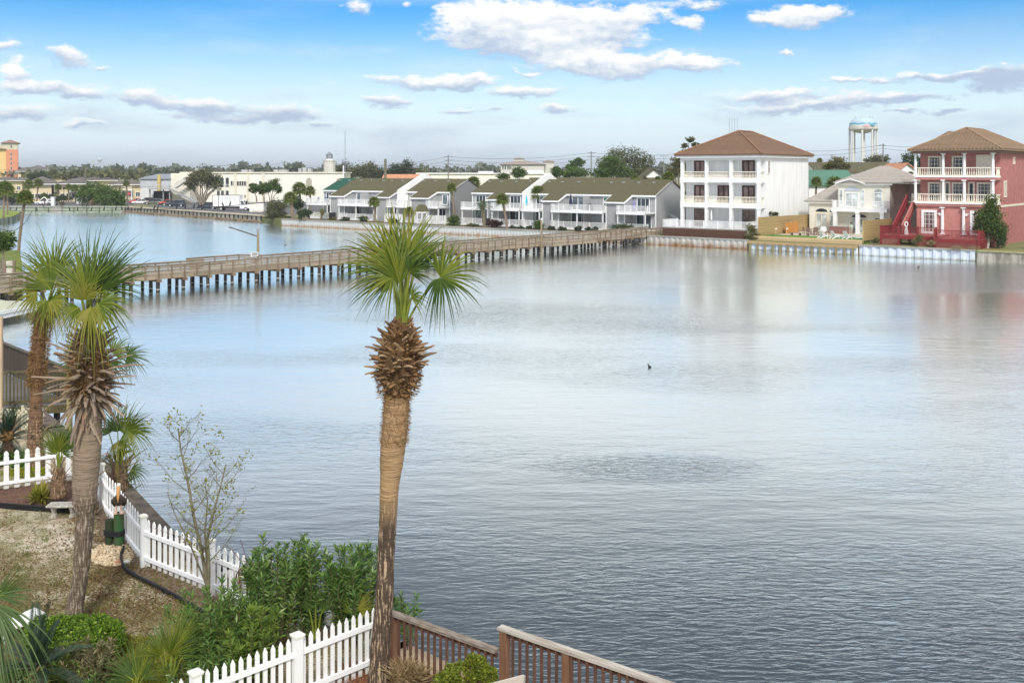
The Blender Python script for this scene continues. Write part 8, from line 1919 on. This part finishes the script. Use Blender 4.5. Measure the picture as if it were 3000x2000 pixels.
# tall tan post at the left edge
p = A(2, 927, 37.4); t = thing('tan_post', 'tall plain tan wooden post standing on the dock at the very left edge', 'post', (p.x, 37.4, 1.15)); mb = MB(); mb.box(-.10, .06, -.06, .06, 0, p.z-1.15); mb.build('post', mat('tan_post_wood', (.50, .37, .24), .8, .2, 2, stretch=(3, 3, .4)), t)

# weathered dock at the left
dwood = bandmat('dock_boards', (.075, .055, .042), (.02, .015, .012), .14, 0, .9, .1, .35, 2, .4, (6, 6, .5)); dpale = mat('dock_rail_wood', (.13, .11, .09), .9, .35, 2, c2=(.07, .058, .045), stretch=(1, 3, 3)); dgreen = mat('algae_rail_wood', (.13, .11, .045), .9, .35, 3, c2=(.065, .05, .025))
dk = thing('wooden_dock', 'dark weathered wooden dock with board rail at the left edge', 'dock', (0, 0, 0))
z0 = 1.15; q0, q1, q2, q3 = Vector((-26, 36.4, 0)), Vector((-16.85, 39.0, 0)), Vector((-22.6, 45.3, 0)), Vector((-30, 52.5, 0))
mb = MB(); mb.prism([P2(q0), P2(q1), P2(q2), P2(q3)], z0-.08, z0); mb.build('deck_floor', mat('grey_dock_floor', (.13, .125, .115), .9, .25, 3, stretch=(1, 4, 1)), dk)
mb = MB(); mb.bar(q0+Zv*(z0-.22), q1+Zv*(z0-.22), .1, .3); mb.bar(q1+Zv*(z0-.22), q2+Zv*(z0-.22), .1, .3); mb.build('fascia', dgreen, dk)
def dockrail(a, c, z, h_, step, bw, m, top, nm):
    mb = MB(); d = c-a; n = int(d.length/step)
    for i in range(n): q = a+d*((i+.5)/n); mb.bar(q+Zv*(z+.02), q+Zv*(z+h_-.03), bw, .03, up=Vector((-d.y, d.x, 0)).normalized())
    mb.build(nm, m, dk); mb = MB(); mb.bar(a+Zv*(z+h_), c+Zv*(z+h_), .16, .06); mb.bar(a+Zv*(z+.12), c+Zv*(z+.12), .06, .09); mb.build('top_rail', top, dk)
dockrail(q0, q1, z0, 1.25, .125, .045, dgreen, dgreen, 'balusters'); dockrail(q1, q2, z0, 1.25, .15, .149, dwood, dpale, 'board_rail'); dockrail(q2, q3, z0, 1.3, .15, .149, dwood, dpale, 'board_rail')
for q in (q1, q2, q0.lerp(q1, .55)): mb = MB(); mb.bar(Vector((q.x, q.y, -1)), Vector((q.x, q.y, z0+1.35)), .16, .16, up=(1, 0, 0)); mb.build('post', olivewood, dk)
for f in (.2, .5, .8):
    for a, c in ((q0, q1), (q1, q2)): q = a.lerp(c, f); mb = MB(); mb.tube([(q.x, q.y+.25, -1), (q.x, q.y+.25, z0-.1)], .13, 8); mb.build('pile', wood_pile, dk)
lat = mat('pale_lattice', (.52, .49, .36), .85, .2, 6)
lattice(dk, (-19.2, 37.35), (-16.7, 36.6), .35, 1.35, lat, .17, .045)
t = thing('lattice_screen', 'pale wooden lattice screen below the dock behind the palm trunk', 'lattice', (0, 0, 0)); lattice(t, (-16.7, 34.9), (-15.9, 34.6), .95, 1.9, lat, .17, .045)
for q in ((-16.7, 34.95), (-15.9, 34.65)): mb = MB(); mb.bar(q+(.95,), q+(1.95,), .07, .07); mb.build('frame_post', lat, t)

# brown deck rails in the foreground
rb = mat('red_brown_stain', (.135, .068, .042), .75, .3, 4, c2=(.075, .038, .026), stretch=(3, 3, .5)); rbp = mat('brown_post_stain', (.22, .115, .06), .75, .25, 4, c2=(.14, .07, .04), stretch=(4, 4, .5)); rcap = mat('weathered_rail_cap', (.52, .49, .44), .9, .35, 2.5, c2=(.25, .20, .15), stretch=(.5, 5, 5), bump=.4)
rcap2 = mat('mossy_rail_cap', (.30, .25, .20), .95, .45, 6, c2=(.13, .10, .08), stretch=(.8, 4, 4), bump=.6)
def deckrail(label, a, c, zb, zt, step, posts_, cap, floor=None, nb=0):
    d = (c-a); Lx = d.length; an = math.atan2(d.y, d.x); t = thing('deck_railing', label, 'railing', (a.x, a.y, 0), an)
    mb = MB(); mb.box(-.06, Lx, -.075, .075, zt-.045, zt); mb.build('cap_rail', cap, t)
    mb = MB(); mb.box(0, Lx, -.02, .02, zt-.135, zt-.046); mb.box(0, Lx, -.02, .02, zb+.06, zb+.15); mb.build('rail', rb, t)
    n = int(Lx/step)
    for i in range(n):
        x = (i+.7)*step
        if any(abs(x-q) < .10 for q in posts_): continue
        mb = MB(); mb.box(x-.019, x+.019, -.058, -.0205, zb, zt-.047); mb.build('baluster', rb, t)
    for q in posts_: mb = MB(); mb.box(q-.066, q+.066, -.064, .064, zb-.6, zt-.046); mb.build('post', rbp, t)
    return t
A0, A1 = Vector((-2.16, 18.22, 0)), Vector((-.22, 16.74, 0)); dd = (A1-A0).normalized()
deckrail('lower brown deck railing with mossy cap right of the central palm', A0, A1-dd*.03, 1.02, 2.1, .14, [.06], rcap2)
deckrail('upper brown deck railing with bleached cap at the bottom right', A1+dd*.08, A1+dd*6.4, 1.3, 2.5, .143, [.05, 1.28, 3.0, 4.7], rcap)
mb = MB(); nn = Vector((dd.y, -dd.x, 0)); a = A1+dd*.1; mb.prism([P2(a), P2(a+dd*6.3), P2(a+dd*6.3+nn*3.2), P2(a+nn*3.2)][::-1], 1.2, 1.3)
t = thing('wooden_deck', 'brown foreground deck floor below the upper railing', 'deck', (0, 0, 0)); mb.build('deck_floor', bandmat('brown_deck_boards', (.24, .13, .07), (.06, .03, .02), .14, 0, .8, .08, .3, 3), t)
# sling chair whose back corner shows at the bottom
p = A(1490, 1985, 15.1); t = thing('patio_chair', 'beige sling patio chair whose back corner shows at the bottom', 'chair', (p.x, 15.0, 1.3), R(28)); be = mat('beige_sling', (.52, .47, .40), .85, .06, 20)
zt_ = p.z-1.3
mb = MB(); mb.add([(-.27, .12, .45), (.27, .12, .45), (.27, .02, zt_+.02), (-.27, .02, zt_+.02), (-.27, .15, .45), (.27, .15, .45), (.27, .045, zt_+.02), (-.27, .045, zt_+.02)], [(0, 1, 2, 3), (7, 6, 5, 4), (0, 4, 5, 1), (1, 5, 6, 2), (2, 6, 7, 3), (3, 7, 4, 0)]); mb.build('backrest', be, t)
mb = MB(); mb.box(-.27, .27, -.40, .12, .40, .44); mb.build('seat', be, t)
for x in (-.29, .29): mb = MB(); mb.tube([(x, -.42, 0), (x, -.38, .62), (x, .12, .64)], .016, 6); mb.tube([(x, .2, 0), (x, .12, .45), (x, .04, zt_)], .016, 6); mb.build('leg', grey, t)

# ------------------------------------------------------------------ near shrubs
OL = leafmat('oleander_leaf', [(.042, .10, .02), (.08, .165, .033), (.12, .21, .045), (.19, .27, .06)], .22, .4, .4)
OLY = leafmat('oleander_tip', [(.078, .156, .026), (.143, .221, .033), (.195, .260, .039)], .3, .4, .4)
twig = mat('green_brown_twig', (.13, .10, .05), .9, .3, 8)
def oleander(label, base, spread, stems, hmin, hmax, seed, m=OL, ll=.15, lean=(0, 0), name='oleander', lw=.2, per=13, cat='shrub', drytips=False):
    r = random.Random(seed); t = thing(name, label, cat, base); mb = MB(); P, D, S = [], [], []
    for i in range(stems):
        a = r.uniform(0, 6.283); q = math.sqrt(r.random()); b0_ = Vector((math.cos(a)*spread*q*.45, math.sin(a)*spread*q*.45, 0)); h_ = r.uniform(hmin, hmax)*(1-.25*q); tp_ = Vector((math.cos(a)*spread*q+lean[0], math.sin(a)*spread*q+lean[1], h_)); md = b0_*.6+tp_*.4+Vector((0, 0, h_*.15))
        pts = [b0_, md, tp_]; cv_ = [b0_.lerp(md, f).lerp(md.lerp(tp_, f), f) for f in [j/9 for j in range(10)]]; mb.tube(cv_, [.016*(1-.75*j/9) for j in range(10)], 5)
        nw_ = int(h_*per)
        for j in range(nw_):
            f = .22+.78*(j+.5)/nw_; x = f*9; e = cv_[min(8, int(x))].lerp(cv_[min(9, int(x)+1)], x-int(x)); td = (cv_[min(9, int(x)+1)]-cv_[max(0, int(x)-1)]).normalized(); ph = r.uniform(0, 6.28)
            for k_ in range(5 if f < .9 else 7):
                aa = ph+k_*6.283/(5 if f < .9 else 7); s1 = td.cross(Vector((1, .2, 0))).normalized(); s2 = td.cross(s1); o_ = s1*math.cos(aa)+s2*math.sin(aa); dv = o_*r.uniform(.6, 1.0)+td*r.uniform(.35, 1.1)*(1 if f < .9 else 1.5); P.append(tuple(e)); D.append(tuple(dv))
    mb.build('stem', twig, t); mesh_np('foliage', leaves(np.array(P), ll, lw, 0, np.array(D), .12), 4, m, t); return t
def ob(px, Y): return Vector((A(px, 0, Y).x, Y, NZ))
oleander('broad oleander bush leftmost behind the foreground picket fence', ob(650, 18.2), .95, 60, 1.0, 1.75, 1)
oleander('lighter green oleander in front of the leftmost oleander', ob(715, 17.6), .75, 44, 1.0, 1.7, 2, OLY)
oleander('tall oleander left of the pointed shoot', ob(800, 19.0), .72, 40, 1.5, 2.3, 3)
oleander('oleander with one tall pointed shoot above the others', ob(905, 19.2), .50, 26, 1.5, 2.35, 4)
oleander('oleander thicket just left of the central palm trunk', ob(1035, 19.3), .62, 44, 1.4, 2.2, 5)
oleander('small oleander at the far side of the deck railing', ob(1190, 19.0), .28, 8, .9, 1.35, 6)
oleander('low dark oleander at the left end of the foreground fence', ob(610, 17.1), .65, 40, .7, 1.15, 7)
oleander('low green shrub at the bottom below the cycad', ob(185, 17.4), .55, 46, .45, .9, 8, OLY, .13)
oleander('dry tan tipped shrub between the boxwood and the bottom edge', ob(265, 17.5), .55, 50, .5, 1.0, 9, leafmat('olive_dry_leaf', [(.10, .10, .04), (.17, .15, .07), (.25, .20, .11), (.07, .085, .03)], .2), .12, name='dry_shrub')
oleander('leafy green shrub at the bottom left corner', ob(30, 17.0), .7, 46, .4, .85, 10, OL, .13)
oleander('small green shrub at the bottom beside the dark palmetto', ob(325, 16.9), .45, 30, .35, .7, 11, OL, .12)
clump('yellow green fan palm behind the oleanders left of the central palm', (1040, 1830), 18.9, [((1040, 1860), (1040, 1790), (1085, 1720, .1), 1.0, 26, 90, .15, FRY), ((1035, 1860), (1030, 1800), (1000, 1730, .1), 1.0, 22, 80, .12, FR), ((1040, 1860), (1050, 1800), (1110, 1770, 0), .9, 20, 90, .2, FRY)])
clump('dark upright fan palm in the middle of the oleanders', (925, 1850), 18.8, [((925, 1870), (925, 1790), (925, 1690, .1), 1.0, 22, 60, .08, FRD), ((930, 1870), (940, 1800), (975, 1715, .1), 1.0, 20, 60, .1, FRD), ((920, 1870), (910, 1800), (885, 1720, .1), 1.0, 20, 60, .1, FRD)])
BX_ = leafmat('boxwood_leaf', [(.03, .06, .008), (.058, .130, .010), (.111, .215, .016), (.182, .299, .023), (.286, .364, .039)], .3, .45, .3)
def clipped(label, Y, blobs, n, m, leaf, name, cat='shrub', asp=.6, up=.25):
    px0 = blobs[0][0]; bx_ = A(px0, 0, Y); t = thing(name, label, cat, (bx_.x, Y, NZ)); k = Y/F; Ps = []
    for px, py, rx_, ry_, dy in blobs:
        c = A(px, py, Y+dy)-Vector((bx_.x, Y, NZ)); q = nrs.normal(size=(n, 3)); q /= np.linalg.norm(q, axis=1, keepdims=True); q[:, 2] = np.abs(q[:, 2])*np.where(nrs.rand(n) < .8, 1, -.6); f = nrs.uniform(.80, 1.02, (n, 1)); lump = 1+.07*np.sin(q[:, :1]*7+px)+.06*np.sin(q[:, 1:2]*9)
        Ps.append(np.array(c)+q*f*lump*np.array((rx_*k, rx_*k, ry_*k)))
    P = np.concatenate(Ps); P[:, 2] = np.maximum(P[:, 2], .02); mesh_np('foliage', leaves(P, leaf, asp, up), 4, m, t)
    mb = MB()
    for px, py, rx_, ry_, dy in blobs: c = A(px, py, Y+dy)-Vector((bx_.x, Y, NZ)); [mb.tube([(c.x*.3, c.y*.3, 0), c+Vector((rnd.uniform(-.5, .5)*rx_*k, rnd.uniform(-.5, .5)*rx_*k, 0))], [.03, .012], 5) for _ in range(7)]
    mb.build('stems', twig, t); return t
clipped('bright green clipped boxwood hedge round the foot of the left palm', 18.6, [(285, 1870, 75, 62, .4), (200, 1868, 85, 62, .5), (130, 1868, 62, 58, .3), (320, 1880, 42, 55, 0), (235, 1905, 70, 50, -.5)], 5200, BX_, .05, 'boxwood_hedge')
clipped('yellow green shrub in front of the lower deck railing', 15.9, [(1345, 1985, 52, 40, 0), (1400, 1965, 34, 40, .1), (1385, 1940, 18, 22, 0), (1310, 1998, 40, 30, 0), (1430, 1985, 28, 30, 0)], 1300, leafmat('yellow_green_leaf', [(.08, .13, .012), (.16, .20, .018), (.26, .27, .03), (.05, .10, .015)], .3), .045, 'yellow_shrub')
clipped('dense dark green shrub behind the left picket fence below the dock', 31.5, [(20, 1360, 52, 46, 0), (75, 1375, 36, 34, -.3), (-30, 1350, 40, 50, 0)], 1500, OL, .14, 'dark_shrub', asp=.3)
clipped('low yellow green ground shrub behind the left picket fence by the dock', 30.3, [(95, 1400, 45, 20, 0), (40, 1415, 30, 16, 0)], 800, moss, .09, 'low_shrub')
# bare sapling with a few yellow leaves
p = G(608, 1812, NZ); t = thing('sapling', 'nearly bare sapling with sparse yellow green leaves by the water fence', 'tree', p); Ys = p.y
tb_ = mat('pale_twig_bark', (.22, .19, .13), .9, .3, 8, c2=(.12, .115, .06)); mbs = MB(); leafP = []
def S_(px, py, dy=0): return A(px, py, Ys+dy)-p
def branch(pts, r0, depth, rr):
    mbs.tube(pts, [r0*(1-.75*i/(len(pts)-1)) for i in range(len(pts))], 5 if depth else 7)
    if depth >= 3: return
    n = (13, 7, 4)[depth]
    for i in range(n):
        f = .22+.75*(i+rr.random())/n; x = f*(len(pts)-1); a = int(min(x, len(pts)-2)); q = pts[a].lerp(pts[a+1], x-a); td = (pts[a+1]-pts[a]).normalized(); l = (1.0, .48, .24)[depth]*(1.15-.6*f)*rr.uniform(.6, 1.2)
        th = rr.uniform(0, 6.283); d = (td*.75+Vector((math.cos(th), math.sin(th)*.8, rr.uniform(-.1, .35)))*.95).normalized(); e1 = q+d*l*.5+Vector((0, 0, -.02*l)); e2 = q+d*l+Vector((0, 0, .14*l)); branch([q, e1, e2], r0*(.34, .42, .5)[depth]*(1-.4*f), depth+1, rr)
        if rr.random() < (.10, .12, .07)[depth]:
            for _ in range(rr.randint(5, 12)): leafP.append(tuple(e2+Vector((rr.gauss(0, .05), rr.gauss(0, .05), rr.gauss(0, .06)))))
rr = random.Random(5)
branch([S_(608, 1812), S_(606, 1700), S_(588, 1600), S_(565, 1500), S_(553, 1420), S_(530, 1320), S_(522, 1255)], .045, 0, rr)
branch([S_(610, 1800), S_(612, 1660), S_(608, 1575), S_(625, 1500), S_(645, 1430), S_(662, 1360)], .04, 0, rr)
branch([S_(609, 1700), S_(600, 1560, .2), S_(608, 1470, .3), S_(600, 1400, .4)], .026, 1, rr)
branch([S_(608, 1720), S_(560, 1600, -.3), S_(510, 1500, -.4), S_(490, 1440, -.5)], .022, 1, rr)
for px, py in ((540, 1560), (548, 1580), (600, 1595), (575, 1600), (592, 1610), (560, 1590), (606, 1630), (630, 1640), (530, 1290), (525, 1270), (548, 1370), (560, 1390), (655, 1430)):
    for _ in range(11): leafP.append(tuple(S_(px+rnd.gauss(0, 7), py+rnd.gauss(0, 8), rnd.gauss(0, .1))))
mbs.build('trunk', tb_, t); mesh_np('foliage', leaves(np.array(leafP), .07, .45, .3), 4, FRY, t)
# dry vine over the fence
t = thing('dry_vine', 'tangled dry reddish vine arching over the water fence', 'vine', gp(740, 1790)); o0 = gp(740, 1790); mb = MB(); LPv = []
for i in range(26):
    x0 = rnd.uniform(690, 770); pts = [A(x0, rnd.uniform(1700, 1740), 20.7), A(x0+rnd.uniform(-25, 10), rnd.uniform(1635, 1680), 20.6), A(x0+rnd.uniform(-10, 50), rnd.uniform(1620, 1665), 20.5), A(x0+rnd.uniform(10, 80), rnd.uniform(1650, 1710), 20.5)]
    cv_ = [pts[0]*(1-f)**3+pts[1]*3*f*(1-f)**2+pts[2]*3*f*f*(1-f)+pts[3]*f**3 for f in [j/9 for j in range(10)]]; mb.tube([v-o0 for v in cv_], .008, 4)
for px, py in ((704, 1580), (795, 1582), (745, 1605), (660, 1595)):
    b0_ = A(730, 1680, 20.6); e = A(px, py, 20.5); md = b0_.lerp(e, .55)+Vector((0, 0, .12)); cv_ = [b0_.lerp(md, f).lerp(md.lerp(e, f), f) for f in [j/9 for j in range(10)]]; mb.tube([v-o0 for v in cv_], .007, 4)
    for j in (5, 6, 7, 8, 9): LPv.append(tuple(cv_[j]-o0))
mb.build('stems', mat('red_brown_vine', (.15, .075, .05), .9), t); mesh_np('dry_leaves', leaves(np.array(LPv), .06, .5, 0), 4, LDR, t)
# dry grass clump by the rail and small weeds
clipped('dry grassy tuft at the foot of the lower deck railing', 17.4, [(1180, 1985, 34, 22, 0), (1215, 1990, 20, 16, 0)], 420, leafmat('tan_blades', [(.24, .16, .08), (.36, .26, .14), (.16, .12, .05)], .2), .26, 'grass_clump', 'grass clump', .07, .9)
